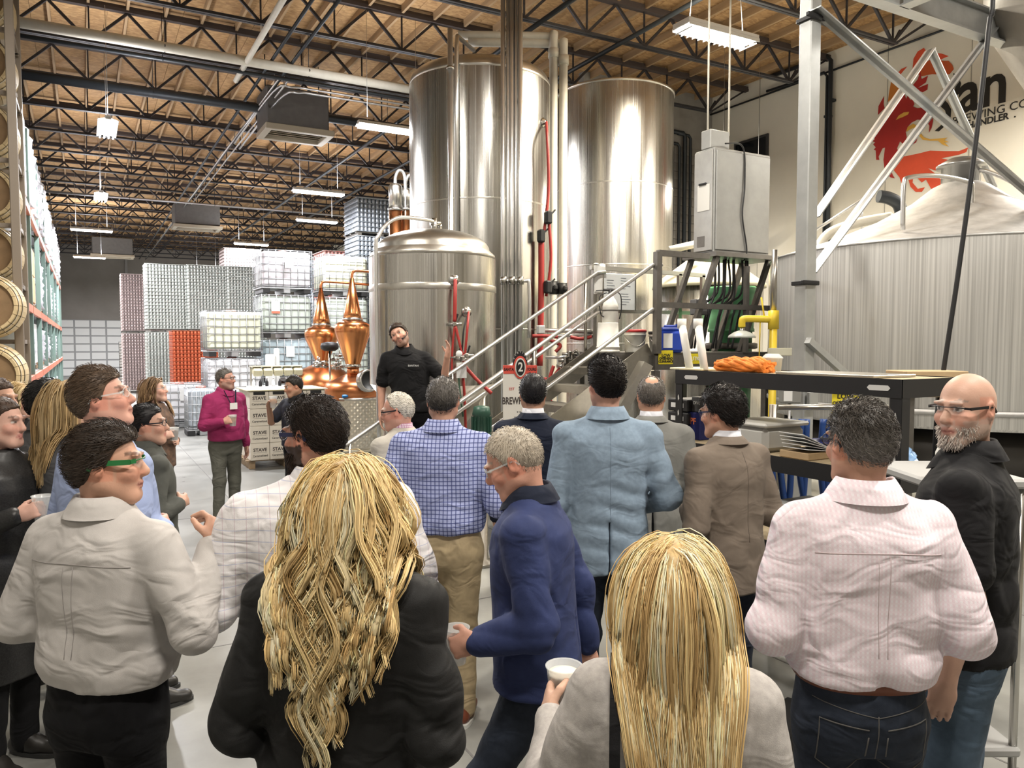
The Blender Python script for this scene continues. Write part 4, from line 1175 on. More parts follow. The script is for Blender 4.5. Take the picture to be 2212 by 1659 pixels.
m_can_b = can_mat('steel_blue_cans', (.45, .50, .55), (.3, .33, .38))
CW, CD, CH = 1.37, 1.12, 2.28
cb0 = can_block(13, 19, 10, CW, CD, CH); cb1 = can_block(13, 7, 10, CW, CD, .85)
can_me = {}
def cans(px, d, z, m, label, low=False, W_=1.0):
    p = pt(px, 742, d)
    t = thing('can_pallet', label, 'can pallet', (p.x, p.y, z), group='pallets of empty cans')
    key = (m.name, low)
    if key not in can_me:
        me = (cb1 if low else cb0).mesh('can_tiers'); me.materials.append(m); can_me[key] = me
    o = link('can_tiers', can_me[key], t, kind='stuff'); o.location = (0, 0, .11)
    for k in range(3): MB().box((0, -CD / 2 + .1 + .46 * k, .09), (CW, .12, .03)).build('pallet_board', m_frame_d, t)
    MB().box((-.6, 0, .037), (.1, CD, .074)).box((.6, 0, .037), (.1, CD, .074)).box((0, 0, .037), (.1, CD, .074)).build('pallet_runner', m_frame_d, t)
    return t
HP = CH + .13
cans(360, 28, 0, m_can_s, 'lower pallet of silver cans at the left end of the can wall')
cans(360, 28, HP, m_can_s, 'upper pallet of silver cans at the left end of the can wall')
cans(447, 28.4, HP, m_can_s, 'upper pallet of silver cans in the middle of the can wall')
cans(447, 28.4, 0, m_can_s, 'lower pallet of silver cans hidden behind the orange pallet')
cans(530, 28.9, HP, m_can_s, 'upper pallet of silver cans next to the stacked totes')
cans(530, 28.9, 0, m_can_s, 'lower pallet of silver cans behind the yellowish tote')
cans(522, 29.9, 2 * HP - .2, m_can_p, 'small pallet of pink cans on top of the can wall', low=True)
cans(418, 25.2, 0, m_can_o, 'pallet of orange red cans standing before the silver cans')
cans(303, 32.0, 0, m_can_p, 'lower pallet of pink cans at the far left of the can wall')
cans(303, 32.0, HP, m_can_p, 'upper pallet of pink cans at the far left of the can wall')
cans(700, 27.0, 0, m_can_b, 'lower pallet of steel blue cans between the tote columns')
cans(700, 27.0, HP, m_can_b, 'upper pallet of steel blue cans between the tote columns')
cans(740, 22.6, 0, m_can_r, 'lower pallet of red cans behind the right tote column')
cans(740, 22.6, HP - .2, m_can_r, 'upper pallet of red cans behind the right tote column')
cans(812, 21.0, 0, m_can_b, 'lowest pallet of bright cans behind the copper columns')
cans(812, 21.0, HP, m_can_b, 'upper pallet of bright cans beside the copper columns')
cans(812, 21.0, HP * 2, m_can_b, 'short pallet of bright cans beside the copper columns', low=True)
# dark crates at the far wall
for k in range(5):
    p = pt(281, 742, 38)
    t = thing('dark_crate', f'dark crate near the loading door, {names[k]} from the floor of its stack', 'crate', (p.x, p.y, k * .42))
    for s in range(3): MB().rbox((0, -.42, .07 + .13 * s), (1.0, .03, .11), .005).build('slat', m_frame_d, t)
    MB().box((0, .0, .205), (.98, .8, .40)).build('crate_body', m_black, t)

# ------------------------------------------------------------------ caged liquid totes
m_cage = mat('cage_galv', (.36, .37, .38), .4, .6)
def tote(px, d, z, m, label, h=1.05, w_=1.2, dp=1.0, lbl=None, band=None, rz=0.0):
    p = pt(px, 742, d)
    t = thing('liquid_tote', label, 'tote', (p.x, p.y, z), rz, group='caged plastic totes')
    fh = .14
    MB().rbox((0, 0, fh + (h - fh - .05) / 2 + .01), (w_ - .06, dp - .06, h - fh - .07), .06).build('bottle', m, t)
    MB().lathe([(.11, h - .05), (.11, h + .0), (.08, h + .01), (.001, h + .01)], n=20).build('screw_cap', m_can_r, t)
    b = MB(); r = .009
    for i in range(6):
        zz = fh + .03 + (h - fh - .06) * i / 5
        b.tube([(-w_ / 2, -dp / 2, zz), (w_ / 2, -dp / 2, zz), (w_ / 2, dp / 2, zz), (-w_ / 2, dp / 2, zz)], r * 1.2, 5, closed=True)
    for i in range(8):
        x = -w_ / 2 + w_ * i / 7
        for y in (-dp / 2, dp / 2): b.tube([(x, y, fh), (x, y, h - .02)], r, 5)
    for i in range(1, 6):
        y = -dp / 2 + dp * i / 6
        for x in (-w_ / 2, w_ / 2): b.tube([(x, y, fh), (x, y, h - .02)], r, 5)
    b.build('cage', m_cage, t)
    for x in (-w_ * .4, 0, w_ * .4):
        MB().rbox((x, 0, .06), (.16, dp, .11), .01).build('foot', m_black if x else m_cage, t)
    MB().rbox((0, 0, .125), (w_ + .01, dp + .01, .03), .006).build('base_tray', m_cage, t)
    if lbl:
        MB().box((lbl[0], -dp / 2 - .015, lbl[1]), (lbl[2], .008, lbl[3])).build('label_card', m_wh_paint, t)
    if band:
        MB().box((lbl[0], -dp / 2 - .02, lbl[1] - lbl[3] / 2), (lbl[2], .008, .06)).build('label_band', band, t)
    return t
m_t_w = mat('tote_white', (.82, .82, .84), .4); m_t_y = mat('tote_yellowish', (.76, .77, .60), .4)
m_t_g = mat('tote_pale_green', (.68, .75, .68), .4); m_t_b = mat('tote_pale_blue', (.62, .75, .82), .4)
m_t_p = mat('tote_pinkish', (.80, .76, .80), .4)
hT = 1.055
for k, (m, lab) in enumerate(((m_t_g, 'lowest tote'), (m_t_b, 'pale blue tote'), (m_t_g, 'pale green tote with an orange edged card'), (m_t_p, 'topmost white tote'))):
    tote(612, 19.0, k * (hT + .012), m, lab + ' in the tall column beside the pot stills', hT, lbl=(-.28 if k == 2 else .05, .74, .2, .26) if k else None, band=m_orb if k == 2 else None)
tote(500, 17.8, 0, m_t_w, 'short white tote at the bottom of the yellowish tote column', .68)
tote(500, 17.8, .69, m_t_w, 'white tote under the yellowish tote', 1.0)
tote(500, 17.8, 1.70, m_t_y, 'yellowish filled tote on top of the left column', 1.06)
for k, (m, lab) in enumerate(((m_t_g, 'lowest tote'), (m_t_g, 'second tote'), (m_t_g, 'third tote'), (m_t_y, 'topmost cream tote'))):
    tote(737, 20.0, k * (hT + .012), m, lab + ' in the column behind the copper pot stills', hT)
tote(386, 18.6, 0, m_t_w, 'white tote on the floor behind the woman with the cup', 1.06, lbl=(.05, .78, .2, .26))
tote(432, 16.9, 0, mat('tote_grey', (.42, .46, .50), .35), 'grey tote on the floor beside the man in the magenta shirt', 1.06, w_=.62, dp=.62)

# ------------------------------------------------------------------ copper pot stills
def copper(name, c=(.72, .30, .12), r=.22):
    return mat(name, c, r, 1.0, noise=.15, nscale=3, rnoise=.08)
m_cu = copper('polished_copper'); m_cu2 = copper('aged_copper', (.58, .22, .09), .3)
def still(px, d, Z, lab, cone_top, swan_dx):
    p = pt(px, 742, d)
    t = thing('pot_still', lab, 'still', (p.x, p.y, 0))
    k = d / FPX
    z = lambda py: zat(py, d)
    s = Z
    MB().lathe([(s['pr'], z(s['p0'])), (s['pr'] * 1.01, z(s['p1'])), (s['pr'] * .93, z(s['p1'] - 12)), (s['pr'] * .72, z(s['p2'] + 10)), (s['pr'] * .4, z(s['p2'])), (.12, z(s['p2'] - 4))], n=56).build('pot', m_cu2, t)
    MB().lathe([(.115, z(s['p2'])), (.105, z(s['o0']))], n=32).build('neck', m_cu2, t)
    MB().lathe([(.125, z(s['o0'])), (.13, z(s['o0'] - 6)), (s['or'] * .97, z(s['om'] + 10)), (s['or'], z(s['om'])), (s['or'] * .96, z(s['om'] - 8)), (s['or'] * .8, z(s['o1'] + 5)), (s['or'] * .5, z(s['o1']))], n=56).build('onion', m_cu, t)
    MB().lathe([(s['or'] * .56, z(s['o1'] + 1)), (s['or'] * .56, z(s['o1'] - 5))], n=40).build('flange_ring', m_bolt, t)
    MB().lathe([(.135, z(s['o0'] + 2)), (.15, z(s['o0'])), (.15, z(s['o0'] - 5)), (.135, z(s['o0'] - 6))], n=32).build('neck_ring', m_bolt, t)
    MB().lathe([(s['or'] * .5, z(s['o1'] - 4)), (s['or'] * .46, z(s['o1'] - 16)), (.03, z(cone_top))], n=48).build('cone', m_cu, t)
    zt = z(cone_top)
    MB().tube(smoothpath([(0, 0, zt - .05), (0, 0, zt + .05), (.04, 0, zt + .12), (.2, 0, zt + .13), (swan_dx, 0, zt + .10)], 6), .026, 12).build('lyne_arm', m_cu2, t)
    return t
s1 = still(695, 15.4, dict(pr=.60, p0=862, p1=828, p2=790, or_=.33, o0=785, om=722, o1=704, **{'or': .335}), 'copper pot still farther back with a slender cone head', 622, 1.0)
s2 = still(762, 14.0, dict(pr=.52, p0=862, p1=838, p2=812, o0=792, om=710, o1=692, **{'or': .325}), 'nearer copper pot still above the dimpled steel jacket', 600, .9)
# manway with dark glass on the nearer still
zz = zat(822, 13.5)
q = pt(797, 822, 13.45) - Vector(s2.location)
n_ = Vector((.25, -1, .12)).normalized(); Mq = n_.to_track_quat('Z', 'Y').to_matrix()
MB().lathe([(.20, -.1), (.20, .02), (.165, .035), (.165, .02)], c=q, n=36, M=Mq, cap=False).build('manway_ring', m_bolt, s2)
MB().lathe([(.165, .02), (.001, .02)], c=q, n=36, M=Mq, cap=False).build('manway_glass', mat('dark_glass', (.01, .012, .015), .06), s2)
# dimpled jacket under the still
def dimpled(px, d, r, z0, z1, label):
    p = pt(px, 742, d)
    t = thing('jacket_vessel', label, 'tank', (p.x, p.y, 0))
    N_, K_ = 240, 90; vs = []; fs = []
    for k in range(K_ + 1):
        z = z0 + (z1 - z0) * k / K_
        for i in range(N_):
            a = 2 * PI * i / N_
            u = a * r / .052 * PI; v = (z - z0) / .052 * PI
            e = .006 * math.cos(round(2 * PI * r / .104) * a) * math.cos(v) if 4 < k < K_ - 4 else 0
            vs.append(((r + e) * math.cos(a), (r + e) * math.sin(a), z))
    for k in range(K_):
        for i in range(N_):
            j = (i + 1) % N_
            fs.append((k * N_ + i, k * N_ + j, (k + 1) * N_ + j, (k + 1) * N_ + i))
    MB().add(vs, fs, True).build('dimple_shell', mat('dimple_steel', (.74, .68, .56), .3, .9), t)
    MB().lathe([(r + .012, z1 - .03), (r + .015, z1), (r - .02, z1 + .012), (.001, z1 + .012)], n=64).build('top_rim', m_ssd, t)
    MB().lathe([(.001, z0 - .04), (r + .06, z0 - .04), (r + .06, z0), (r, z0)], n=64).build('base_plate', mat('cream_steel', (.72, .66, .5), .45), t)
    for a in (40, 130, 220, 310):
        x, y = (r - .08) * math.cos(R(a)), (r - .08) * math.sin(R(a))
        MB().cyl((x, y, 0), (x, y, z0 - .03), .04, 12).build('foot', m_bolt, t)
    MB().cyl((r * .55, -r * .9, z0 + .14), (r * .6, -r * 1.1, z0 + .14), .05, 14).bar((r * .6, -r * 1.12, z0 + .15), (r * .3, -r * 1.15, z0 + .22), .012).build('drain_valve', m_bolt, t)
    return t
dimpled(770, 14.0, .53, .12, zat(857, 14), 'dimpled steel heating jacket under the nearer pot still')
q = pt(757, 851, 13.55)
bt_ = thing('blue_clamp', 'bright blue clamp tool lying on the dimpled jacket rim', 'clamp', (q.x, q.y, zat(857, 14) + .012))
MB().rbox((0, 0, .02), (.30, .06, .04), .015).rbox((-.1, -.03, .035), (.12, .04, .05), .012).rbox((.1, .03, .03), (.1, .04, .04), .012).build('clamp_bar', mat('bright_blue', (.03, .25, .65), .4), bt_)
# black drum and tangle of valves between the stills
q = pt(712, 748, 14.4)
bd = thing('expansion_drum', 'small black drum with pipe fittings between the pot stills', 'drum', (q.x, q.y, q.z))
MB().lathe([(.10, -.09), (.16, -.05), (.17, 0), (.15, .06), (.06, .08), (.001, .08)], n=32).build('drum', m_black, bd)
MB().tube([(0, 0, -.09), (0, 0, -q.z + .2)], .02, 8).build('stand_pipe', m_bolt, bd)
for i in range(12):
    c = Vector((random.uniform(-.25, .35), random.uniform(-.1, .05), random.uniform(-.45, -.12)))
    MB().rbox(c, (.07, .05, .06), .012).cyl(c - Vector((.09, 0, 0)), c + Vector((.09, 0, 0)), .016, 8).cyl(c, c + Vector((0, 0, .12)), .013, 8).build('fitting', m_bolt, bd)
# copper column stills behind the tall tank
for i, (px, d, y0, ytop) in enumerate(((857, 15.0, 492, 398), (879, 15.2, 492, 408))):
    p = pt(px, 742, d)
    t = thing('column_still', ('left' if i == 0 else 'right') + ' copper column still showing beside the tallest near tank', 'still', (p.x, p.y, 0))
    MB().lathe([(.15, .0), (.15, 1.5), (.13, 1.6), (.13, zat(455, d))], n=32).build('column', m_cu, t)
    MB().lathe([(.15, zat(456, d)), (.15, zat(450, d))], n=32).build('ring', m_bolt, t)
    MB().lathe([(.13, zat(450, d)), (.13, zat(ytop + 6, d)), (.10, zat(ytop, d)), (.001, zat(ytop - 3, d))], n=32).build('head', m_ss2, t)
    MB().tube(smoothpath([(0, 0, zat(ytop, d)), (0, 0, zat(ytop - 15, d)), (.06, 0, zat(ytop - 30, d)), (.16, 0, zat(ytop - 28, d)), (.2, 0, zat(ytop - 8, d)), (.2, 0, zat(470, d))], 6), .03, 10).build('vapour_pipe', m_tube_ss, t)
    for k in range(7):
        MB().cyl((.04, -.12, 1.7 + k * .33), (.05, -.15, 1.7 + k * .33), .05, 14).build('sight_glass', mat('sight_glass', (.12, .04, .02), .1), t)
# ------------------------------------------------------------------ case stack in front of the stills
m_case = mat('case_white', (.74, .68, .58), .7, noise=.04)
m_ink = mat('case_ink', (.06, .05, .045), .7)
DCS = 12.2
pcs = pt(530, 742, DCS)
pal = thing('wood_pallet', 'wooden pallet under the stacked printed cases', 'pallet', (pcs.x, pcs.y, 0))
for k in range(6): MB().box((.6, -.02 + .19 * k, .13), (1.26, .13, .022)).build('pallet_board', m_pal, pal)
for x in (.06, .6, 1.14): MB().box((x, .45, .06), (.09, 1.05, .118)).build('runner', m_pal, pal)
cwd, cht = .3, .275
ci = 0
for r_ in range(4):
    for c_ in range(4):
        for dd in range(3):
            if dd > 0 and r_ < 3 and c_ not in (0, 3): continue
            off = .0 if r_ % 2 == 0 else .0
            x, y, z = .02 + cwd * (c_ + .5), .13 + .31 * dd - .13, .142 + cht * r_
            rown = ('bottom', 'second', 'third', 'top')[r_]
            t = thing('case', f'white printed case in the {rown} row of the pallet stack, {("first", "second", "third", "fourth")[c_]} column' + ('' if dd == 0 else f', {("", "middle", "rear")[dd]} file'), 'case', (pcs.x + x, pcs.y + y, z), group='printed cases on the pallet')
            MB().rbox((0, .0, cht / 2), (cwd - .006, .30, cht - .004), .005).build('carton', m_case, t)
            if dd == 0:
                text_part('lettering', 'STAVE', .074, m_ink, t, (0, -.152, cht * .60), (PI / 2, 0, 0), .0005, bold=.0022)
                text_part('lettering', 'Caramelized', .046, m_ink, t, (0, -.152, cht * .26), (PI / 2, 0, 0), .0005, bold=.0006)
                MB().box((0, -.152, cht * .44), (.2, .001, .003)).build('print_rule', m_ink, t)
                if r_ == 3: MB().box((0, -.1515, cht * .88), (.18, .003, .05)).build('hand_hole', m_black, t)
sh = thing('slip_sheet', 'cream cardboard sheet lying on top of the printed cases', 'sheet', (pcs.x, pcs.y, .142 + 4 * cht + .002))
MB().rbox((.62, .31, .012), (1.28, .98, .018), .004).build('sheet', mat('cream_card', (.74, .66, .42), .7), sh)
# filling table behind the cases: white column, angled bins, bottles
q = pt(583, 742, 15.5)
fc = thing('filler_column', 'white machine column behind the printed cases', 'machine', (q.x, q.y, 0))
MB().rbox((0, 0, zat(765, 15.5) / 2), (.16, .2, zat(765, 15.5)), .02).rbox((.13, 0, .95), (.09, .16, 1.9), .02).build('housing', m_wh_paint, fc)
q = pt(600, 742, 14.8)
ft = thing('filling_table', 'cream table with angled bins and fittings behind the printed cases', 'table', (q.x, q.y, 0))
zt_ = zat(833, 14.8)
MB().rbox((.0, 0, zt_ - .02), (1.1, .5, .04), .008).build('top', m_wh_paint, ft)
for x in (-.5, .5):
    for y in (-.2, .2): MB().box((x, y, (zt_ - .04) / 2), (.05, .05, zt_ - .04)).build('leg', m_bolt, ft)
MB().rbox((-.02, .12, zat(790, 14.8) - .01), (.95, .24, .02), .004).build('shelf', mat('cream_steel', (.72, .66, .5), .45), ft)
for i in range(5):
    MB().rbox((-.38 + i * .19, 0.05, zat(802, 14.8)), (.17, .2, .14), .02, M=Matrix.Rotation(R(18), 3, 'X')).build('angled_bin', mat('bin_cream', (.66, .62, .42), .45), ft)
for x in (-.48, .48): MB().box((x, .15, (zt_ + zat(790, 14.8)) / 2), (.03, .03, zat(790, 14.8) - zt_)).build('shelf_post', m_bolt, ft)
for i in range(9):
    p = Vector(ft.location) + Vector((-.48 + i * .12, -.12, zt_ + .001))
    t = thing('bottle', f'small bottle on the filling table, number {("one", "two", "three", "four", "five", "six", "seven", "eight", "nine")[i]} from its left end', 'bottle', p, group='small bottles on the filling table')
    MB().lathe([(.028, 0), (.03, .01), (.03, .08), (.012, .11), (.012, .14), (.001, .14)], n=14).build('glass', m_black if i % 3 else m_wh_paint, t)
    MB().cyl((0, 0, .138), (0, 0, .155), .014, 10).build('cap', m_bolt, t)
# ------------------------------------------------------------------ station sign
q = pt(1123, 860, 6.35)
sg = thing('station_sign', 'white station sign with red band and round number two badge in front of the stairs', 'sign', (q.x, q.y, 0), -YAW + R(8))
sz = lambda py: zat(py, 6.35)
kx = 6.35 / FPX
m_sred = mat('sign_red', (.66, .085, .06), .5)
m_sgn = mat('sign_board', (.76, .74, .68), .45)
MB().rbox((0, 0, (sz(800) + .35) / 2), (73 * kx, .03, sz(800) - .35), .003).build('board', m_sgn, sg)
MB().box((0, -.017, (sz(789) + sz(807)) / 2), (73 * kx, .006, sz(789) - sz(807))).build('red_band', m_sred, sg)
MB().box((0, 0, (sz(789) + sz(800)) / 2), (73 * kx, .03, sz(789) - sz(800))).build('band_back', m_sred, sg)
Mx = Matrix.Rotation(PI / 2, 3, 'X')
cz = sz(796)
for (rx, rz_, y, m, nm) in ((.062, .115, -.016, m_black, 'badge_rim'), (.056, .094, -.024, m_sred, 'badge_ring'), (.044, .078, -.030, m_sgn, 'badge_white'), (.035, .066, -.036, m_black, 'badge_disc')):
    b = MB(); b.prism([(rx * math.cos(2 * PI * i / 40), rz_ * math.sin(2 * PI * i / 40)) for i in range(40)], y, y + .012, lambda u, v, h: Vector((u, h, cz + .01 + v + (.02 if nm == 'badge_rim' else 0)))); b.build(nm, m, sg)
text_part('lettering', '2', .105, m_sgn, sg, (0, -.038, cz + .01), (PI / 2, 0, 0), .001, bold=.002, sx=.8)
text_part('lettering', 'SANTAN', .034, m_black, sg, (-.085, -.021, (sz(789) + sz(807)) / 2), (PI / 2, 0, 0), .001, bold=.001, sx=.75)
text_part('lettering', 'TOURS', .034, m_black, sg, (.092, -.021, (sz(789) + sz(807)) / 2), (PI / 2, 0, 0), .001, bold=.001, sx=.8)
for i, ch in enumerate('STATION'):
    a = R(150 - i * 20)
    text_part('lettering', ch, .022, m_sgn, sg, (.062 * math.cos(a), -.020, cz + .03 + .105 * math.sin(a)), (PI / 2, -(a - PI / 2), 0), .001)
text_part('lettering', 'BREWHOUSE', .082, m_ink, sg, (0.0, -.017, sz(866)), (PI / 2, 0, 0), .001, bold=.002, sx=.62)
text_part('lettering', '* * *', .03, m_ink, sg, (.0, -.017, sz(891)), (PI / 2, 0, 0), .001)
text_part('lettering', 'EST', .03, m_sred, sg, (-.07, -.017, sz(840)), (PI / 2, 0, 0), .001)
text_part('lettering', 'FERMENT', .036, m_ink, sg, (.01, -.017, sz(903)), (PI / 2, 0, 0), .001, sx=.8)
for x in (-.1, .1): MB().box((x, .02, .2), (.03, .03, .4)).box((x, .02, .015), (.04, .4, .03)).build('foot', m_black, sg)
# green motor pump beside the stair foot
q = pt(1040, 905, 6.9)
pm = thing('pump', 'dark green electric pump with fittings under the stair rail', 'pump', (q.x, q.y, 0))
m_pg = mat('pump_green', (.03, .085, .06), .4)
zq = zat(950, 6.9)
MB().lathe([(.09, zq - .1), (.09, zq + .05), (.075, zq + .07), (.075, zq + .22), (.085, zq + .23), (.07, zq + .30), (.02, zq + .31), (.001, zq + .31)], n=28).build('motor', m_pg, pm)
for i in range(14):
    a = 2 * PI * i / 14
    MB().box((.082 * math.cos(a), .082 * math.sin(a), zq + .14), (.02, .006, .14), rz=a).build('cooling_fin', m_pg, pm)
MB().lathe([(.16, 0), (.16, .03), (.06, .05), (.05, zq - .1)], n=24).build('pedestal', m_rail, pm)
MB().tube(smoothpath([(.1, 0, zq), (.22, .02, zq + .05), (.28, .03, zq + .2), (.27, .05, zq + .36)], 6), .025, 10).build('outlet_pipe', m_bolt, pm)

# ------------------------------------------------------------------ black boltless rack on the right
RX0, RX1, RY0, RY1, RZ = 3.38, 3.88, 2.27, 3.86, 1.83
rk = thing('steel_shelving', 'black boltless steel shelving behind the visitors at the right', 'shelving', (RX0, RY0, 0))
m_rk = mat('rack_black', (.014, .014, .015), .45)
m_slot = mat('slot_light', (.62, .62, .6), .4)
Lx, Ly = RX1 - RX0, RY1 - RY0
for x, sx in ((0, 1), (Lx, -1)):
    for y, sy in ((0, 1), (Ly, -1)):
        MB().box((x, y + sy * .03, RZ / 2), (.004, .06, RZ)).box((x + sx * .03, y, RZ / 2), (.06, .004, RZ)).build('post', m_rk, rk)
        if x == 0:
            for k in range(12):
                MB().prism([(0, .02), (.007, .008), (.004, -.02), (-.007, -.008)], -.0035, .0035, lambda u, v, h, y=y, sy=sy, k=k: Vector((h, y + sy * .03 + u, RZ - .18 - k * .10 + v))).build('keyhole_slot', m_slot, rk)
for z in (RZ, 1.37, .88, .40):
    for x in (0, Lx):
        MB().box((x - .003 if x == 0 else x, Ly / 2, z - .045), (.006, Ly, .09)).build('beam', m_rk, rk)
    for y in (0, Ly):
        MB().box((Lx / 2, y, z - .045), (Lx, .006, .09)).build('beam', m_rk, rk)
    MB().box((Lx / 2, Ly / 2, z - .012), (Lx - .01, Ly - .01, .016)).build('shelf_board', mat('particle_board', (.44, .35, .22), .8, noise=.2, nscale=30), rk)
for yy in (.12, Ly - .15):
    MB().prism([(-.05, -.013), (.05, -.013), (.063, 0), (.05, .013), (-.05, .013), (-.063, 0)], -.008, -.0055, lambda u, v, h, yy=yy: Vector((h, yy + u, RZ - .045 + v))).build('beam_slot', m_slot, rk)
def on_shelf(px, z, xin):
    """a spot on a shelf: photo column px, shelf height z, depth xin behind the front edge"""
    p = on_x(px, 800, RX0 + xin); return Vector((RX0 + xin, p.y, z))
ZTOP = RZ - .003
# orange mop head bundle
q = on_shelf(1608, ZTOP, .13)
mp = thing('mop_head', 'bundle of bright orange mop yarn lying on the black shelving', 'mop', q)
m_or = mat('orange_yarn', (.80, .24, .04), .8, noise=.2, nscale=20)
for i in range(46):
    a, b_ = random.uniform(0, 2 * PI), random.random() ** .5
    yy, zz = .055 * b_ * math.cos(a), .045 + .042 * b_ * math.sin(a)
    L_ = .20 * random.uniform(.85, 1.0); P = []
    ph = random.uniform(0, 6)
    for k in range(9):
        u = -1 + 2 * k / 8
        P.append((yy + .012 * math.sin(ph + u * 5), u * L_, max(.012, zz * (1 - .25 * abs(u) ** 3) + .01 * math.cos(ph + u * 6))))
    MB().tube(P, .0125, 6).build('yarn_strand', m_or, mp)
# two white pipes leaning, board, jars
for i, (pxb, pxt) in enumerate(((1490, 1473), (1522, 1508))):
    q = on_shelf(pxb, ZTOP, .06)
    tp = on_x(pxt, 700, RX0 + .10)
    t = thing('white_pipe', ('left' if i == 0 else 'right') + ' white plastic pipe standing on the end of the black shelving', 'pipe', q)
    MB().cyl((0, 0, 0), (tp.x - q.x, tp.y - q.y, tp.z - q.z), .025, 16).build('tube', m_white_pl, t)
    MB().cyl((tp.x - q.x, tp.y - q.y, tp.z - q.z - .03), (tp.x - q.x, tp.y - q.y, tp.z - q.z + .035), .03, 16).build('cap', m_white_pl, t)
q = on_shelf(1510, ZTOP, .16)
t = thing('cutting_board', 'pale yellow board lying on the left end of the black shelving', 'board', q)
MB().rbox((0, -.02, .008), (.28, .30, .014), .004).build('board', mat('pale_board', (.74, .70, .50), .5), t)
q = on_shelf(1820, ZTOP, .2)
t = thing('steel_sheet', 'thin metal sheet lying on the right half of the black shelving', 'sheet', q)
MB().rbox((0, 0, .008), (.34, .62, .014), .003).build('sheet', m_ssd, t)
q = on_shelf(1668, ZTOP, .30)
t = thing('plastic_tub', 'clear plastic tub at the back of the black shelving top', 'tub', q)
MB().lathe([(.05, 0), (.06, .08), (.065, .085), (.06, .09), (.04, .11), (.001, .11)], n=24).build('tub', mat('clear_plastic', (.75, .77, .74), .2, alpha=.75), t)
# second shelf
Z2 = 1.37 - .003
q = on_shelf(1496, Z2, .22)
t = thing('black_case', 'stack of black parts drawers on the second shelf left end', 'case', q)
for k in range(3):
    MB().rbox((0, 0, .045 + .088 * k), (.26, .20, .082), .008).build('drawer', m_rk, t); MB().box((-.132, 0, .045 + .088 * k), (.004, .12, .03)).build('label_card', m_wh_paint, t)
q = on_shelf(1528, Z2, .24)
t = thing('blue_box', 'dark blue carton with orange print on the second shelf', 'box', q)
MB().rbox((0, 0, .09), (.24, .13, .18), .004).build('carton', mat('carton_navy', (.015, .02, .12), .5), t)
text_part('lettering', 'PF', .06, mat('print_orange', (.75, .2, .08), .5), t, (-.1215, .0, .12), (PI / 2, 0, -PI / 2), .001, bold=.001)
q = on_shelf(1540, Z2 + .182, .24)
t = thing('dark_grey_box', 'dark grey carton on top of the blue carton', 'box', q)
MB().rbox((0, 0, .05), (.22, .16, .10), .004).build('carton', mat('carton_grey', (.09, .09, .09), .5), t)
text_part('lettering', 'DIVE', .03, m_wh_paint, t, (-.1115, .03, .06), (PI / 2, 0, -PI / 2), .001)
q = on_shelf(1590, Z2, .2)
t = thing('white_jug', 'tall white plastic container behind the man in the brown jacket', 'container', (q.x, q.y, q.z))
MB().lathe([(.055, 0), (.06, .02), (.058, .2), (.06, .3), (.065, .31), (.05, .33), (.001, .33)], n=24).build('body', m_bk, t)
q = on_shelf(1655, Z2, .2)
t = thing('storage_tote', 'clear storage tote with a pale lid on the second shelf', 'storage box', q)
MB().rbox((0, 0, .075), (.34, .32, .15), .03).build('tub', mat('tote_clear', (.55, .54, .5), .35), t)
MB().rbox((0, 0, .16), (.37, .35, .025), .01).build('lid', mat('tote_lid', (.70, .69, .64), .4), t)
q = on_shelf(1745, Z2, .12)
t = thing('paper_box', 'torn brown carton full of white papers on the second shelf', 'box', q)
MB().rbox((.02, 0, .02), (.24, .20, .04), .004).build('carton', m_kraft, t)
for k in range(5): MB().box((.0, -.02 + .01 * k, .05 + .012 * k), (.22, .17, .003), M=Matrix.Rotation(R(6 + 4 * k), 3, 'Y')).build('paper_sheet', m_wh_paint, t)
q = on_shelf(1790, Z2, .3)
t = thing('blue_tub', 'blue tub rim behind the papers on the second shelf', 'tub', q)
MB().lathe([(.07, 0), (.09, .07), (.10, .075), (.095, .085), (.08, .08), (.065, .01)], n=28).build('tub', mat('tub_blue', (.04, .06, .30), .4), t)
q = on_shelf(1930, Z2, .2)
t = thing('plastic_bag', 'crumpled blue and clear plastic bag on the right end of the second shelf', 'bag', q)
b = MB(); rg = []
for i in range(8):
    ring = []
    for k in range(22):
        a = 2 * PI * k / 22; rr = (.13 - .10 * (i / 7) ** 1.6) * (1 + .18 * math.sin(a * 4 + i) + .1 * math.sin(a * 7 - i * 2))
        ring.append(Vector((rr * .9 * math.cos(a), rr * 1.2 * math.sin(a), .13 * i / 7 + .01)))
    rg.append(ring)
b.rings(rg, smooth=False); b.build('bag', mat('bag_blue', (.25, .42, .70), .15, noise=.5, nscale=9, alpha=.9), t)
# cardboard box and glue bottle at the right end, on a small cart
q = pt(2010, 1010, 3.25)
ct = thing('utility_cart', 'grey utility cart behind the man with the white beard', 'cart', (q.x + .1, q.y, 0), -YAW)
zc_ = zat(1018, 3.25)
for z in (zc_, .35):
    MB().rbox((0, 0, z - .02), (.42, .5, .04), .01).build('tray', mat('cart_grey', (.42, .42, .41), .5), ct)
for x in (-.19, .19):
    for y in (-.22, .22): MB().cyl((x, y, .06), (x, y, zc_ - .04), .016, 10).build('post', m_bolt, ct); MB().lathe([(.03, 0.0), (.04, .03), (.03, .06)], c=(x, y, 0), n=14).build('caster', m_black, ct)
q = pt(2036, 1018, 3.08)
gl = thing('glue_bottle', 'white squeeze bottle with an orange label and black cap', 'bottle', (q.x, q.y, zc_ + .001))
MB().lathe([(.026, 0), (.028, .01), (.028, .105), (.02, .125), (.018, .128)], n=20).build('bottle', m_white_pl, gl)
MB().lathe([(.0285, .035), (.0285, .085)], n=20, cap=False).build('label_wrap', mat('label_orange', (.75, .12, .03), .5), gl)
MB().lathe([(.022, .126), (.02, .165), (.001, .166)], n=20).build('cap', m_black, gl)
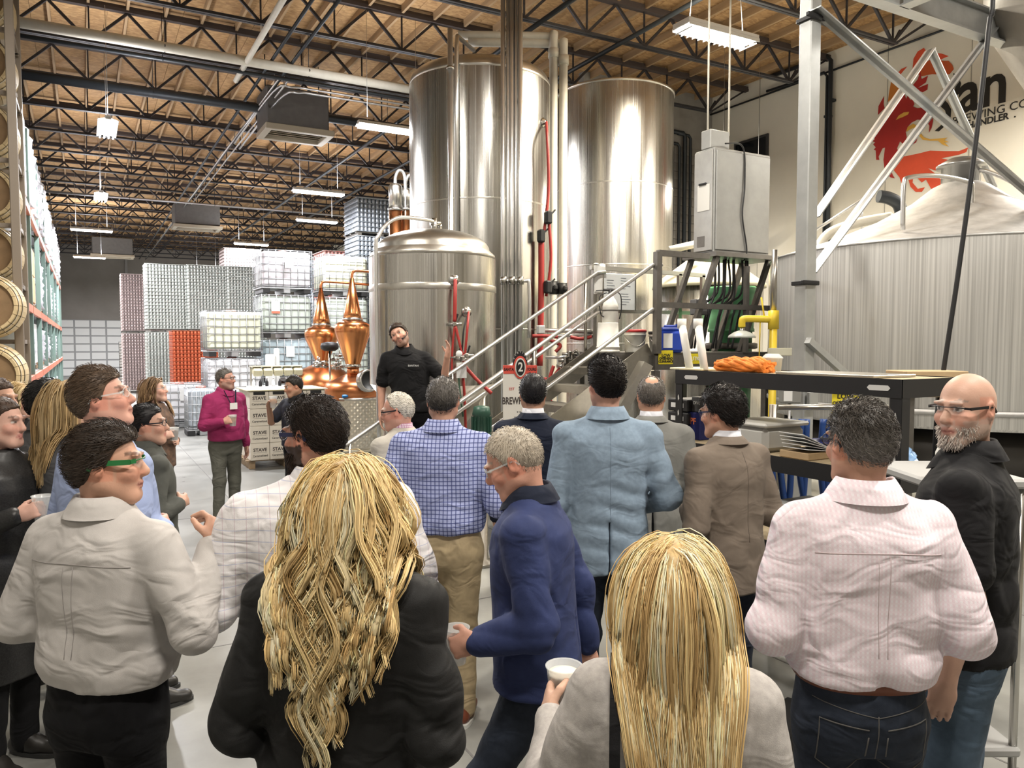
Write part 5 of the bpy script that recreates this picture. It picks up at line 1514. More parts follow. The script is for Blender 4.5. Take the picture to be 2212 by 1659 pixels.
q = pt(2000, 820, 4.55)
cbx = thing('cardboard_box', 'open brown cardboard box on a tall stand past the shelving', 'box', (q.x, q.y, 0), -YAW)
zk = zat(855, 4.55)
MB().rbox((0, 0, zk + .075), (.36, .25, .15), .004).build('carton', m_kraft, cbx)
MB().box((0, -.127, zk + .09), (.05, .004, .05)).build('hand_hole', m_black, cbx)
for x in (-.14, .14): MB().box((x, 0, zk / 2), (.05, .2, zk)).build('stand_leg', m_frame_d, cbx)
# blue hoses coiled behind the shelving
bh = thing('hose_coil', 'dark blue hoses hanging in loops behind the black shelving', 'hose', (4.3, 3.0, 0))
m_bh = mat('hose_blue', (.02, .06, .22), .4)
for i, (px, w2) in enumerate(((1690, 20), (1715, 26), (1760, 30), (1800, 24), (1925, 16))):
    c = pt(px, 1000, 5.2) - Vector((4.3, 3.0, 0)); w3 = w2 / FPX * 5.2
    MB().tube(smoothpath([c + RT * (-w3) + Vector((0, 0, .3)), c + RT * (-w3 * 1.1) - Vector((0, 0, .05)), c + RT * (-w3 * .3) - Vector((0, 0, .34 + .05 * (i % 2))), c + RT * (w3 * .8) - Vector((0, 0, .25)), c + RT * (w3) + Vector((0, 0, .3))], 7), .022, 8).build('hose_loop', m_bh, bh)
MB().tube([pt(1680, 880, 5.25) - Vector((4.3, 3.0, 0)), pt(1930, 880, 5.25) - Vector((4.3, 3.0, 0))], .02, 8).build('hook_rail', m_rail, bh)
for px in (1670, 1940):
    c = pt(px, 880, 5.25); MB().tube([(c.x - 4.3, c.y - 3, 0), (c.x - 4.3, c.y - 3, c.z + .02)], .025, 8).build('post', m_rail, bh)
# lower shelf tubs and low black platform on the floor
for i, (px, z, sx, lab, mm) in enumerate(((1770, .88, .36, 'grey tub with dark lettering under the papers', mat('tub_grey', (.36, .37, .36), .45)), (1965, .88, .30, 'grey tub with a blue lid at the right end of the shelving', mat('tub_grey', (.36, .37, .36), .45)), (1560, .88, .3, 'yellow bowl and parts tub behind the brown jacket', mat('tub_olive', (.45, .46, .10), .5)))):
    q = on_shelf(px, z - .003, .2)
    t = thing('plastic_tub', lab, 'tub', q)
    MB().rbox((0, 0, .1), (.32, sx, .2), .02).build('tub', mm, t)
    MB().rbox((0, 0, .21), (.34, sx + .02, .03), .01).build('rim', mat('rim_blue', (.10, .25, .50), .4) if i == 1 else mm, t)
q = pt(1672, 1370, 2.9)
bp = thing('floor_dolly', 'low black dolly on the floor between the visitors', 'dolly', (q.x + .55, q.y + .3, 0), R(20))
MB().rbox((0, 0, .14), (.7, .5, .05), .01).rbox((0, 0, .20), (.6, .42, .06), .02).build('deck', m_black, bp)
for x in (-.3, .3):
    for y in (-.2, .2): MB().lathe([(.04, 0), (.05, .05), (.04, .115)], c=(x, y, 0), n=14).build('caster', m_black, bp)
# ------------------------------------------------------------------ figures: surfaces grown from blended solids
BIG = .12
class Vol:
    def __init__(s, lo, hi, h):
        s.lo = np.array(lo, np.float32); s.h = h
        s.n = np.ceil((np.array(hi) - s.lo) / h).astype(int) + 1
        s.v = np.full(tuple(s.n), BIG, np.float32)
        s.ax = [s.lo[i] + h * np.arange(s.n[i], dtype=np.float32) for i in range(3)]
    def box(s, lo, hi, pad):
        i0 = [int(max(0, math.floor((lo[i] - pad - s.lo[i]) / s.h))) for i in range(3)]
        i1 = [int(min(s.n[i], math.ceil((hi[i] + pad - s.lo[i]) / s.h) + 1)) for i in range(3)]
        if any(i1[i] <= i0[i] for i in range(3)): return None
        sl = tuple(slice(i0[i], i1[i]) for i in range(3))
        return sl, s.ax[0][sl[0]][:, None, None], s.ax[1][sl[1]][None, :, None], s.ax[2][sl[2]][None, None, :]
    def join(s, f, lo, hi, k=.02, sub=False):
        b = s.box(lo, hi, k + 3 * s.h + .01)
        if b is None: return
        sl, X, Y, Z = b
        a = s.v[sl]; d = f(X, Y, Z).astype(np.float32)
        if sub:
            d = -d
            h = np.clip(.5 + .5 * (d - a) / k, 0, 1)
            s.v[sl] = a * (1 - h) + d * h + k * h * (1 - h)
        else:
            h = np.clip(.5 + .5 * (a - d) / k, 0, 1)
            s.v[sl] = a * (1 - h) + d * h - k * h * (1 - h)
    def cone(s, a, b, ra, rb, k=.02, sub=False):
        a, b = np.array(a, float), np.array(b, float); ab = b - a; L2 = max(1e-9, float(ab @ ab)); r = max(ra, rb)
        def f(X, Y, Z):
            x, y, z = X - a[0], Y - a[1], Z - a[2]
            t = np.clip((x * ab[0] + y * ab[1] + z * ab[2]) / L2, 0, 1)
            return np.sqrt((x - t * ab[0]) ** 2 + (y - t * ab[1]) ** 2 + (z - t * ab[2]) ** 2) - (ra + (rb - ra) * t)
        s.join(f, np.minimum(a, b) - r, np.maximum(a, b) + r, k, sub)
    def ell(s, c, rad, k=.02, Rm=None, sub=False):
        c = np.array(c, float); rad = np.array(rad, float); r = rad.max()
        Ri = None if Rm is None else np.array(Rm).T
        def f(X, Y, Z):
            x, y, z = X - c[0], Y - c[1], Z - c[2]
            if Ri is not None:
                x, y, z = (Ri[0, 0] * x + Ri[0, 1] * y + Ri[0, 2] * z, Ri[1, 0] * x + Ri[1, 1] * y + Ri[1, 2] * z, Ri[2, 0] * x + Ri[2, 1] * y + Ri[2, 2] * z)
            k0 = np.sqrt((x / rad[0]) ** 2 + (y / rad[1]) ** 2 + (z / rad[2]) ** 2) + 1e-6
            k1 = np.sqrt((x / rad[0] ** 2) ** 2 + (y / rad[1] ** 2) ** 2 + (z / rad[2] ** 2) ** 2) + 1e-6
            return k0 * (k0 - 1) / k1
        s.join(f, c - r, c + r, k, sub)
    def loft(s, prof, k=.02, ex=2.4):
        """profile rows: z, half width, half depth, centre x, centre y"""
        P = np.array(prof, float)
        def f(X, Y, Z):
            z = Z.ravel(); g = [np.interp(z, P[:, 0], P[:, i])[None, None, :] for i in range(1, 5)]
            q = (np.abs((X - g[2]) / g[0]) ** ex + np.abs((Y - g[3]) / g[1]) ** ex) ** (1 / ex)
            d = (q - 1) * np.minimum(g[0], g[1])
            return np.maximum(d, np.maximum(P[0, 0] - Z, Z - P[-1, 0]))
        a, b = P[:, 1].max(), P[:, 2].max()
        s.join(f, (P[:, 3].min() - a, P[:, 4].min() - b, P[0, 0]), (P[:, 3].max() + a, P[:, 4].max() + b, P[-1, 0]), k)
    def wrinkle(s, amp, seed=0, fz=38., fx=16., zfun=None):
        m = np.abs(s.v) < .04
        i = np.nonzero(m)
        x, y, z = s.ax[0][i[0]], s.ax[1][i[1]], s.ax[2][i[2]]
        q = seed * 1.7
        wx = x + .03 * np.sin(9 * z + q) + .02 * np.sin(21 * y + 2 * q); wz = z + .04 * np.sin(7 * x + q * 2) + .02 * np.sin(17 * x - q)
        r1 = 1 - 2 * np.abs(np.sin(.5 * fz * wz + 9 * wx + q)); r2 = 1 - 2 * np.abs(np.sin(.31 * fz * wz - 14 * wx + 3 * q + 5 * y))
        e1 = np.clip(np.sin(fx * wx - 5 * z + q) + .3, 0, 1.3); e2 = np.clip(np.sin(fx * .7 * wx + 8 * z + 2 * q) + .2, 0, 1.2)
        n = r1 * e1 + .8 * r2 * e2
        if zfun is not None: n = n * zfun(x, y, z)
        s.v[i] += (amp * n).astype(np.float32)
    def mesh(s):
        v = s.v; n = v.shape
        neg = v < 0
        c = [neg[dx:n[0] - 1 + dx, dy:n[1] - 1 + dy, dz:n[2] - 1 + dz] for dx in (0, 1) for dy in (0, 1) for dz in (0, 1)]
        any_ = c[0].copy(); all_ = c[0].copy()
        for q in c[1:]: any_ |= q; all_ &= q
        act = np.nonzero(any_ & ~all_)
        N = len(act[0])
        I = np.full((n[0] - 1, n[1] - 1, n[2] - 1), -1, np.int32); I[act] = np.arange(N)
        co = np.zeros((N, 3), np.float64); cnt = np.zeros(N)
        offs = [(dx, dy, dz) for dx in (0, 1) for dy in (0, 1) for dz in (0, 1)]
        val = [v[act[0] + o[0], act[1] + o[1], act[2] + o[2]] for o in offs]
        for i, o in enumerate(offs):
            for axx in range(3):
                if o[axx]: continue
                p = list(o); p[axx] = 1; j = offs.index(tuple(p))
                a, b = val[i], val[j]; m = (a < 0) != (b < 0)
                t = a[m] / (a[m] - b[m])
                for q in range(3): co[m, q] += o[q] + (t if q == axx else 0)
                cnt[m] += 1
        co /= cnt[:, None]
        co = (co + np.stack(act, 1)) * s.h + s.lo
        F = []
        for axx in range(3):
            o1, o2 = (axx + 1) % 3, (axx + 2) % 3
            sl0 = [slice(None)] * 3; sl1 = [slice(None)] * 3
            sl0[axx] = slice(0, n[axx] - 1); sl1[axx] = slice(1, n[axx])
            A, B = neg[tuple(sl0)], neg[tuple(sl1)]
            e = np.nonzero(A != B)
            e = np.stack(e, 1)
            ok = (e[:, o1] > 0) & (e[:, o2] > 0) & (e[:, o1] < n[o1] - 1) & (e[:, o2] < n[o2] - 1)
            e = e[ok]
            fl = A[tuple(e.T)]
            d1 = np.zeros(3, int); d1[o1] = 1; d2 = np.zeros(3, int); d2[o2] = 1
            q = [I[tuple((e - d1 - d2).T)], I[tuple((e - d2).T)], I[tuple(e.T)], I[tuple((e - d1).T)]]
            quad = np.stack(q, 1); quad[~fl] = quad[~fl][:, ::-1]
            F.append(quad)
        F = np.concatenate(F)
        F = F[(F >= 0).all(1)]
        return co, F
def np_mesh(name, co, F, m=None, colors=None, smooth=True):
    me = bpy.data.meshes.new(name)
    nv, nf, k = len(co), len(F), F.shape[1]
    me.vertices.add(nv); me.vertices.foreach_set('co', np.ascontiguousarray(co, np.float32).ravel())
    me.loops.add(nf * k); me.loops.foreach_set('vertex_index', np.ascontiguousarray(F, np.int32).ravel())
    me.polygons.add(nf); me.polygons.foreach_set('loop_start', np.arange(0, nf * k, k, dtype=np.int32))
    me.polygons.foreach_set('use_smooth', np.full(nf, smooth))
    me.update(calc_edges=True)
    if colors is not None:
        ca = me.color_attributes.new('Col', 'FLOAT_COLOR', 'POINT')
        ca.data.foreach_set('color', np.concatenate([colors, np.ones((nv, 1))], 1).astype(np.float32).ravel())
    if m is not None: me.materials.append(m)
    return me

# ---- strand hair as thin three sided tubes
def strands(paths, rad, cols):
    """paths (n, k, 3), rad (n, k), cols (n, 3) -> verts, quads, colours"""
    n, k, _ = paths.shape
    t = np.gradient(paths, axis=1); t /= np.linalg.norm(t, axis=2, keepdims=True) + 1e-9
    ref = np.array([.31, .17, .93]); x = np.cross(t, ref); x /= np.linalg.norm(x, axis=2, keepdims=True) + 1e-9
    y = np.cross(t, x)
    vs = np.stack([paths + rad[..., None] * (math.cos(a) * x + math.sin(a) * y) for a in (0, 2 * PI / 3, 4 * PI / 3)], 2)
    co = vs.reshape(-1, 3)
    base = (np.arange(n)[:, None] * k + np.arange(k - 1)[None, :]) * 3
    F = []
    for a in range(3):
        b = (a + 1) % 3
        F.append(np.stack([base + a, base + b, base + 3 + b, base + 3 + a], 2).reshape(-1, 4))
    return co, np.concatenate(F), np.repeat(cols, k * 3, 0)
def rotm(yaw=0, pitch=0, roll=0):
    """degrees; yaw > 0 turns to the figure's right, pitch > 0 looks up, roll > 0 tilts to its right"""
    return np.array((Matrix.Rotation(R(-yaw), 3, 'Z') @ Matrix.Rotation(R(pitch), 3, 'X') @ Matrix.Rotation(R(roll), 3, 'Y')))

m_skin = mat('skin', (1, 1, 1), .5, attr='Col', spec=.35, bump=.06, bscale=160)
m_hair = mat('hair', (1, 1, 1), .46, attr='Col', spec=.3)
m_lens = mat('clear_lens', (.9, .95, .95), .05, alpha=.08, spec=.3)
m_cup = mat('cup_plastic', (.86, .88, .88), .12, alpha=.38, spec=.6)
m_beer_a = mat('beer_amber', (.75, .30, .05), .2); m_beer_d = mat('beer_dark', (.10, .03, .015), .2); m_foam = mat('beer_foam', (.85, .78, .65), .7)
def creases(nt, b, tc, k=.8, fine=.12, fs=420):
    """crisp crease lines, soft folds and weave on a cloth shader"""
    N, L = nt.nodes, nt.links
    wn = N.new('ShaderNodeTexNoise'); wn.inputs['Scale'].default_value = 3.0; wn.inputs['Detail'].default_value = 2
    L.new(tc.outputs['Object'], wn.inputs['Vector'])
    mx = N.new('ShaderNodeVectorMath'); mx.operation = 'MULTIPLY_ADD'; L.new(wn.outputs['Color'], mx.inputs[0]); mx.inputs[1].default_value = (.30, .30, .30); L.new(tc.outputs['Object'], mx.inputs[2])
    mp = N.new('ShaderNodeMapping'); mp.inputs['Scale'].default_value = (1.0, 1.0, 1.9); mp.inputs['Rotation'].default_value = (0, .35, 0); L.new(mx.outputs[0], mp.inputs[0])
    vo = N.new('ShaderNodeTexVoronoi'); vo.feature = 'DISTANCE_TO_EDGE'; vo.inputs['Scale'].default_value = 4.2; L.new(mp.outputs[0], vo.inputs['Vector'])
    mr = N.new('ShaderNodeMapRange'); mr.interpolation_type = 'SMOOTHSTEP'; mr.inputs[1].default_value = 0; mr.inputs[2].default_value = .16; mr.inputs[3].default_value = 1; mr.inputs[4].default_value = 0
    L.new(vo.outputs['Distance'], mr.inputs[0])
    mk = N.new('ShaderNodeTexNoise'); mk.inputs['Scale'].default_value = 5.0; mk.inputs['Detail'].default_value = 1; L.new(tc.outputs['Object'], mk.inputs['Vector'])
    mr2 = N.new('ShaderNodeMapRange'); mr2.inputs[1].default_value = .46; mr2.inputs[2].default_value = .70; L.new(mk.outputs['Fac'], mr2.inputs[0])
    ml = N.new('ShaderNodeMath'); ml.operation = 'MULTIPLY'; L.new(mr.outputs[0], ml.inputs[0]); L.new(mr2.outputs[0], ml.inputs[1])
    b1 = N.new('ShaderNodeBump'); b1.inputs['Strength'].default_value = k * .45; b1.inputs['Distance'].default_value = .016
    L.new(ml.outputs[0], b1.inputs['Height'])
    nz = N.new('ShaderNodeTexNoise'); nz.inputs['Scale'].default_value = 6; nz.inputs['Detail'].default_value = 2; nz.inputs['Distortion'].default_value = .7; L.new(mp.outputs[0], nz.inputs['Vector'])
    b0 = N.new('ShaderNodeBump'); b0.inputs['Strength'].default_value = k * .5; b0.inputs['Distance'].default_value = .05
    L.new(nz.outputs['Fac'], b0.inputs['Height']); L.new(b0.outputs[0], b1.inputs['Normal'])
    n2 = N.new('ShaderNodeTexNoise'); n2.inputs['Scale'].default_value = fs; L.new(tc.outputs['Object'], n2.inputs['Vector'])
    b2 = N.new('ShaderNodeBump'); b2.inputs['Strength'].default_value = fine; b2.inputs['Distance'].default_value = .004
    L.new(n2.outputs['Fac'], b2.inputs['Height']); L.new(b1.outputs[0], b2.inputs['Normal']); L.new(b2.outputs[0], b.inputs['Normal'])
def cloth(name, col, rough=.85, bump=.25, bscale=220, noise=.07, nscale=14, k=.8):
    if name in MATS: return MATS[name]
    m = mat(name, col, rough, 0, noise=noise, nscale=nscale, sheen=.02, spec=.18)
    nt = m.node_tree; tc = [n for n in nt.nodes if n.type == 'TEX_COORD'][0]
    creases(nt, nt.nodes['Principled BSDF'], tc, k)
    return m
def plaid(name, base, line, pitch, wd, line2=None, soft=.0, rough=.8):
    if name in MATS: return MATS[name]
    m = bpy.data.materials.new(name); m.use_nodes = True; nt = m.node_tree; N, L = nt.nodes, nt.links
    b = N['Principled BSDF']; b.inputs['Roughness'].default_value = rough; b.inputs['Specular IOR Level'].default_value = .25
    tc = N.new('ShaderNodeTexCoord'); sp = N.new('ShaderNodeSeparateXYZ'); L.new(tc.outputs['Object'], sp.inputs[0])
    def mt(op, a, v=None):
        n = N.new('ShaderNodeMath'); n.operation = op; L.new(a, n.inputs[0])
        if v is not None:
            if hasattr(v, 'name'): L.new(v, n.inputs[1])
            else: n.inputs[1].default_value = v
        return n.outputs[0]
    def stripe(axis, off=0.0, p=pitch, w_=wd):
        f = mt('FRACT', mt('ADD', mt('DIVIDE', sp.outputs[axis], p), off + 50))
        return mt('LESS_THAN', f, w_)
    ax, az = stripe('X'), stripe('Z')
    c1 = N.new('ShaderNodeMix'); c1.data_type = 'RGBA'; c1.inputs[6].default_value = (*base, 1); c1.inputs[7].default_value = (*line, 1); L.new(mt('MULTIPLY', ax, .8), c1.inputs[0])
    c2 = N.new('ShaderNodeMix'); c2.data_type = 'RGBA'; L.new(c1.outputs[2], c2.inputs[6]); c2.inputs[7].default_value = (*(line2 or line), 1); L.new(mt('MULTIPLY', az, .8), c2.inputs[0])
    L.new(c2.outputs[2], b.inputs['Base Color'])
    creases(nt, b, tc)
    MATS[name] = m; return m

def cup(world, rz, label, beer, lvl=.75, r=.042, h=.12, foam=False):
    t = thing('plastic_cup', label, 'cup', world, rz)
    MB().lathe([(r * .72, 0), (r * .74, .003), (r, h - .006), (r * 1.07, h - .004), (r * 1.07, h), (r * .96, h - .002), (r * .7, .006), (.001, .006)], n=28).build('cup_wall', m_cup, t)
    if beer is not None:
        rr = r * (.72 + .28 * lvl) * .93
        MB().lathe([(r * .68, .007), (rr, h * lvl), (.001, h * lvl)], n=28).build('drink', beer, t)
        if foam: MB().lathe([(rr, h * lvl), (rr * 1.01, h * lvl + .014), (.001, h * lvl + .016)], n=28).build('foam', m_foam, t)
    return t

from mathutils.bvhtree import BVHTree
def stitch(obj, pts, m, name, parent, r=.0016, lift=.0):
    """a sewn line lying on the back of a garment through the points (x, z)"""
    me = obj.data
    bv = BVHTree.FromPolygons([v.co for v in me.vertices], [p.vertices for p in me.polygons])
    P = []
    for (x, z) in pts:
        h_ = bv.ray_cast(Vector((x, -1, z)), Vector((0, 1, 0)))
        if h_[0] is not None: P.append(h_[0] + Vector((0, -lift, 0)))
    if len(P) > 2: MB().tube(P, r, 5).build(name, m, parent)
SEED = [0]
def person(label, px, d, top_py, phi, H=None, head=(0, 0, 0), lean=(0, 0), wide=1.0, belly=0.0, arms=('down', 'down'),
           top=None, bottom=None, hair=None, skin=(.55, .31, .21), female=False, glasses=None, beard=None, belt=None, collar=None, inner=None,
           legs=None, base_z=0.0, shoes=(.02, .018, .016), res=None, skirt=False, wst=1.0, extras=None, group='visitors on the brewery tour', age=0):
    SEED[0] += 1; sd = SEED[0]; rg = np.random.default_rng(sd)
    foot = pt(px, top_py, d)
    if H is None: H = zat(top_py, d) - base_z
    s = (H + .045) / 1.78; hs = (.5 + .5 * s) * .965
    if female: hs *= .96
    root = thing('person', label, 'person', (foot.x, foot.y, base_z), heading(phi), group)
    h1 = (res * 1.3 if res else min(.0118, max(.0058, d * .0023))); h2 = h1 * 1.5
    hip = .93 * s
    lx, ly = lean
    def C(x, y, z): return np.array([x + lx * max(0, z - hip), y + ly * max(0, z - hip), z])
    Rm = rotm(*head)
    npiv = C(0, -.012, H - .215 * hs)
    hc = npiv + Rm @ (np.array([0, .022, .100]) * hs)
    def hp(x, y, z): return hc + Rm @ (np.array([x, y, z]) * hs)
    shw = .178 * s * wide * (.90 if female else 1)
    shz = 1.395 * s
    # ---------- arms
    J = {}
    for sx, ps in ((-1, arms[0]), (1, arms[1])):
        sh = C(sx * shw, -.012, shz)
        if ps == 'down': e, w_, hd, cu = (.05, -.03, -.285), (.0, .05, -.25), (0, .2, -1), 20
        elif ps == 'fold': e, w_, hd, cu = (.06, -.06, -.275), (-.12, .20, .02), (-.7, .7, .05), 35
        elif ps == 'fwd': e, w_, hd, cu = (.075, -.07, -.27), (-.05, .235, -.03), (-.2, 1, -.05), 25
        elif ps == 'hold': e, w_, hd, cu = (.07, -.03, -.275), (-.07, .21, .09), (-.5, .8, .25), 48
        elif ps == 'pocket': e, w_, hd, cu = (.10, -.07, -.26), (-.05, .10, -.20), (-.1, .3, -1), 15
        else: e, w_, hd, cu = ps
        el = sh + np.array([sx * e[0], e[1], e[2]]) * s; wr = el + np.array([sx * w_[0], w_[1], w_[2]]) * s
        hv = np.array([sx * hd[0], hd[1], hd[2]], float); hv /= np.linalg.norm(hv)
        J[sx] = (sh, el, wr, hv, cu)
    allp = np.array([p for q in J.values() for p in q[:3]] + [hc])
    lo = np.minimum(allp.min(0) - .22, (-.33 * s * wide, -.30, 0)); hi = np.maximum(allp.max(0) + .22, (.33 * s * wide, .34, H + .10))
    # ---------- body (skin)
    blo = lo.copy(); blo[2] = min(.86 * s, min(J[k][2][2] for k in J) - .22)
    if skirt: blo[2] = .04
    V = Vol(blo, hi, h1)
    W1 = .70 * wide
    fm = .93 if female else 1
    V.loft([(.90 * s, .14 * s * W1, .10 * s, 0, 0), (1.1 * s, .135 * s * W1 * fm, .095 * s, *C(0, 0, 1.1 * s)[:2]), (1.34 * s, .155 * s * W1 * fm, .10 * s, *C(0, -.005, 1.34 * s)[:2]), (1.40 * s, .14 * s * W1 * fm, .075 * s, *C(0, -.01, 1.40 * s)[:2]), (1.46 * s, .06 * s, .05 * s, *C(0, -.012, 1.46 * s)[:2])], .03)
    for sx, (sh, el, wr, hv, cu) in J.items():
        V.cone(sh, el, (.030 if top and top.get('sleeve', 'long') == 'long' else .046) * s, .036 * s, .03); V.cone(el, wr, .040 * s, .026 * s, .02)
        f_ = .92 if female else 1.0
        dn = np.array([0, 0, 1.0]); 
        fd = wr - el; 
        nrm = np.cross(hv, np.array([0, 0, 1.0])) * -sx if abs(hv[2]) > .75 else np.cross(hv, np.cross(np.array([0, 0, 1.]), hv))
        if abs(hv[2]) <= .75: nrm = np.array([-sx * .9, .0, -.1]); nrm = nrm - hv * (nrm @ hv)
        if np.linalg.norm(nrm) < .1: nrm = np.array([-sx, 0., 0.]); nrm = nrm - hv * (nrm @ hv)
        nrm = nrm / (np.linalg.norm(nrm) + 1e-9); sd_ = np.cross(hv, nrm)
        if sd_[2] < 0: sd_ = -sd_
        B = np.stack([sd_, hv, nrm], 1)
        V.ell(wr + hv * .048 * f_, np.array([.041, .054, .018]) * f_, .012, Rm=B)
        V.cone(wr, wr + hv * .03, .026 * s, .024 * s, .012)
        for fi, (off, L_) in enumerate(((.030, .070), (.0105, .080), (-.0095, .076), (-.029, .060))):
            b0 = wr + (hv * .086 + sd_ * off * 1.0) * f_; a1 = R(cu)
            p1 = b0 + (hv * math.cos(a1) + nrm * math.sin(a1)) * L_ * .5 * f_
            p2 = p1 + (hv * math.cos(2.1 * a1) + nrm * math.sin(2.1 * a1)) * L_ * .5 * f_
            V.cone(wr + (hv * .05 + sd_ * off * .8) * f_, b0, .010 * f_, .0098 * f_, .006); V.cone(b0, p1, .0098 * f_, .0088 * f_, .004); V.cone(p1, p2, .0088 * f_, .0072 * f_, .004)
        tb = wr + (hv * .025 + sd_ * .028) * f_; tm = tb + (hv * .6 + sd_ * .55 + nrm * .5) * .042 * f_; tt = tm + (hv * .85 + sd_ * .1 + nrm * .55) * .034 * f_
        V.cone(tb, tm, .0125 * f_, .0108 * f_, .010); V.cone(tm, tt, .0108 * f_, .0085 * f_, .004)
    if skirt:
        for sx in (-1, 1):
            V.cone((sx * .085 * s, 0, .9 * s), (sx * .08 * s, .0, .5 * s), .08 * s, .052 * s, .03); V.cone((sx * .08 * s, 0, .5 * s), (sx * .08 * s, -.02, .1 * s), .054 * s, .035 * s, .02)
            V.cone((sx * .08 * s, -.04, .06), (sx * .08 * s, .1, .05), .035, .03, .03)
    # neck and head
    V.cone(C(0, -.022, 1.42 * s), hp(0, -.022, -.06), .058 * s * (.86 if female else 1), .053 * hs * (.86 if female else 1), .02)
    fw_ = .94 if female else 1.0
    V.ell(hp(0, -.012, .022), np.array([.076 * fw_, .097, .096]) * hs, .02, Rm=Rm)
    V.ell(hp(0, .028, -.045), np.array([.060 * fw_, .066, .076]) * hs, .025, Rm=Rm)
    V.ell(hp(0, -.01, -.03), np.array([.066 * fw_, .07, .07]) * hs, .03, Rm=Rm)
    V.cone(hp(-.018, .068, -.103), hp(.018, .068, -.103), .020 * hs, .020 * hs, .02)
    for sx in (-1, 1):
        V.cone(hp(sx * .052 * fw_, .0, -.06), hp(sx * .022, .06, -.10), .020 * hs, .018 * hs, .03)
        V.ell(hp(sx * .038, .062, -.028), np.array([.026, .024, .022]) * hs, .02, Rm=Rm)
        V.ell(hp(sx * .031, .100, .006), np.array([.019, .018, .013]) * hs, .014, Rm=Rm, sub=True)
        V.ell(hp(sx * .031, .078, .006), np.array([.014, .012, .011]) * hs, .003, Rm=Rm)
        V.ell(hp(sx * .028, .088, .026), np.array([.026, .012, .007]) * hs, .014, Rm=Rm)
        er = Rm @ np.array(Matrix.Rotation(R(-sx * 18), 3, 'Z'))
        V.ell(hp(sx * .079 * fw_, -.012, -.002), np.array([.010, .021, .034]) * hs, .006, Rm=er)
        V.ell(hp(sx * .087 * fw_, -.006, .002), np.array([.006, .010, .016]) * hs, .006, Rm=er, sub=True)
    V.cone(hp(0, .088, .012), hp(0, .108, -.026), .008 * hs, .0125 * hs, .012)
    V.ell(hp(0, .103, -.034), np.array([.017, .013, .010]) * hs, .010, Rm=Rm)
    V.ell(hp(0, .088, -.060), np.array([.022, .012, .007]) * hs, .006, Rm=Rm); V.ell(hp(0, .086, -.073), np.array([.020, .012, .008]) * hs, .006, Rm=Rm)
    co, F = V.mesh()
    q = ((co - hc) @ Rm) / hs
    X, Y, Z = q.T
    col = np.tile(np.array(skin), (len(co), 1)).astype(float)
    nh = np.sin(co[:, 0] * 90 + co[:, 2] * 60) * np.sin(co[:, 1] * 80 - co[:, 2] * 40)
    col *= (1 + .05 * nh)[:, None]
    face = (np.abs(Z) < .14) & (np.abs(X) < .11) & (Y > -.12) & (Y < .14)
    def paint(m, c, k=1.0): col[m] = col[m] * (1 - k) + np.array(c) * k
    paint(face & (np.hypot(np.abs(X) - .042, (Z + .03)) < .03) & (Y > .04), (skin[0] * 1.08, skin[1] * .82, skin[2] * .78), .5)
    paint(face & (np.abs(X) > .066) & (Y < .03) & (Y > -.04) & (np.abs(Z) < .045), (skin[0] * 1.1, skin[1] * .75, skin[2] * .68), .55)
    paint(face & (np.hypot(X / .026, (Z + .066) / .014) < 1) & (Y > .075), (.44, .20, .165) if not female else (.48, .15, .14), .6)
    paint(face & (np.abs(X) < .024) & (np.abs(Z + .0665) < .0022) & (Y > .07), (.2, .06, .05), .9)
    ey = face & (np.hypot((np.abs(X) - .031) / .0135, (Z - .006) / .0075) < 1) & (Y > .07)
    paint(ey, (.72, .70, .66), .9); paint(ey & (np.hypot(np.abs(X) - .031, Z - .006) < .0062), (.05, .04, .035), .95)
    paint(face & (np.hypot((np.abs(X) - .031) / .017, (Z - .0135) / .004) < 1) & (Y > .07), (.12, .07, .05), .6)
    hcol = np.array(hair['col']) if hair else np.array((.2, .15, .1))
    paint(face & (np.hypot((np.abs(X) - .033) / .022, (Z - .030 - .1 * (.03 - np.abs(np.abs(X) - .033))) / .0055) < 1) & (Y > .06), hcol * .8, .7)
    if beard:
        bm = face & (Y > -.015 - .2 * (Z + .03)) & (Z < -.03 + .25 * np.maximum(0, .03 - Y)) & ~((np.hypot(X / .027, (Z + .066) / .014) < 1) & (Y > .075)) & ~((Z > -.05) & (np.abs(X) < .05) & (Y > .055) & (np.abs(X) > .026)) & ~((np.abs(X) < .02) & (Z > -.045)) & (Z > -.135)
        paint(bm, beard['col'], beard.get('k', .8))
    if hair and hair.get('stub') is not None:
        st_ = (Z > np.interp(Y, [-.11, -.05, -.01, .03, .085], [-.085, -.07, .0, .02, .085])) & (np.abs(X) < .2) & (Z < .2)
        paint(st_ & (np.abs(Z) < .2), hcol, hair['stub'])
    link('body', np_mesh('body', co, F, m_skin, col), root)
    # ---------- upper garment
    if top:
        g = top.get('loose', .012); jk = top.get('jacket', False); hem = top.get('hem', .96) * s
        fmw = .93 if female else 1.0
        b_ = belly
        def row(z, a, dpt, cy=0.0, bb=0.0):
            a *= .97
            a *= wst if z < 1.15 else (1 + (wst - 1) * max(0, (1.3 - z) / .15)); c = C(0, cy + bb * .5, z * s); return (z * s, (a * wide * fmw) * s + g, (dpt + bb * .5) * s + g, c[0], c[1])
        rows = []
        if jk:
            rows = [row(hem / s, .188, .132, -.005, b_ * .6), row(.92, .178, .130, -.005, b_ * .9), row(1.08, .160, .122, -.004, b_)]
        else:
            rows = [row(hem / s, .160 if not top.get('untuck') else .175, .118 if not top.get('untuck') else .128, -.004, b_ * .8), row(hem / s + .05, .172, .126, -.004, b_ * .9), row(1.10, .166, .122, -.004, b_)]
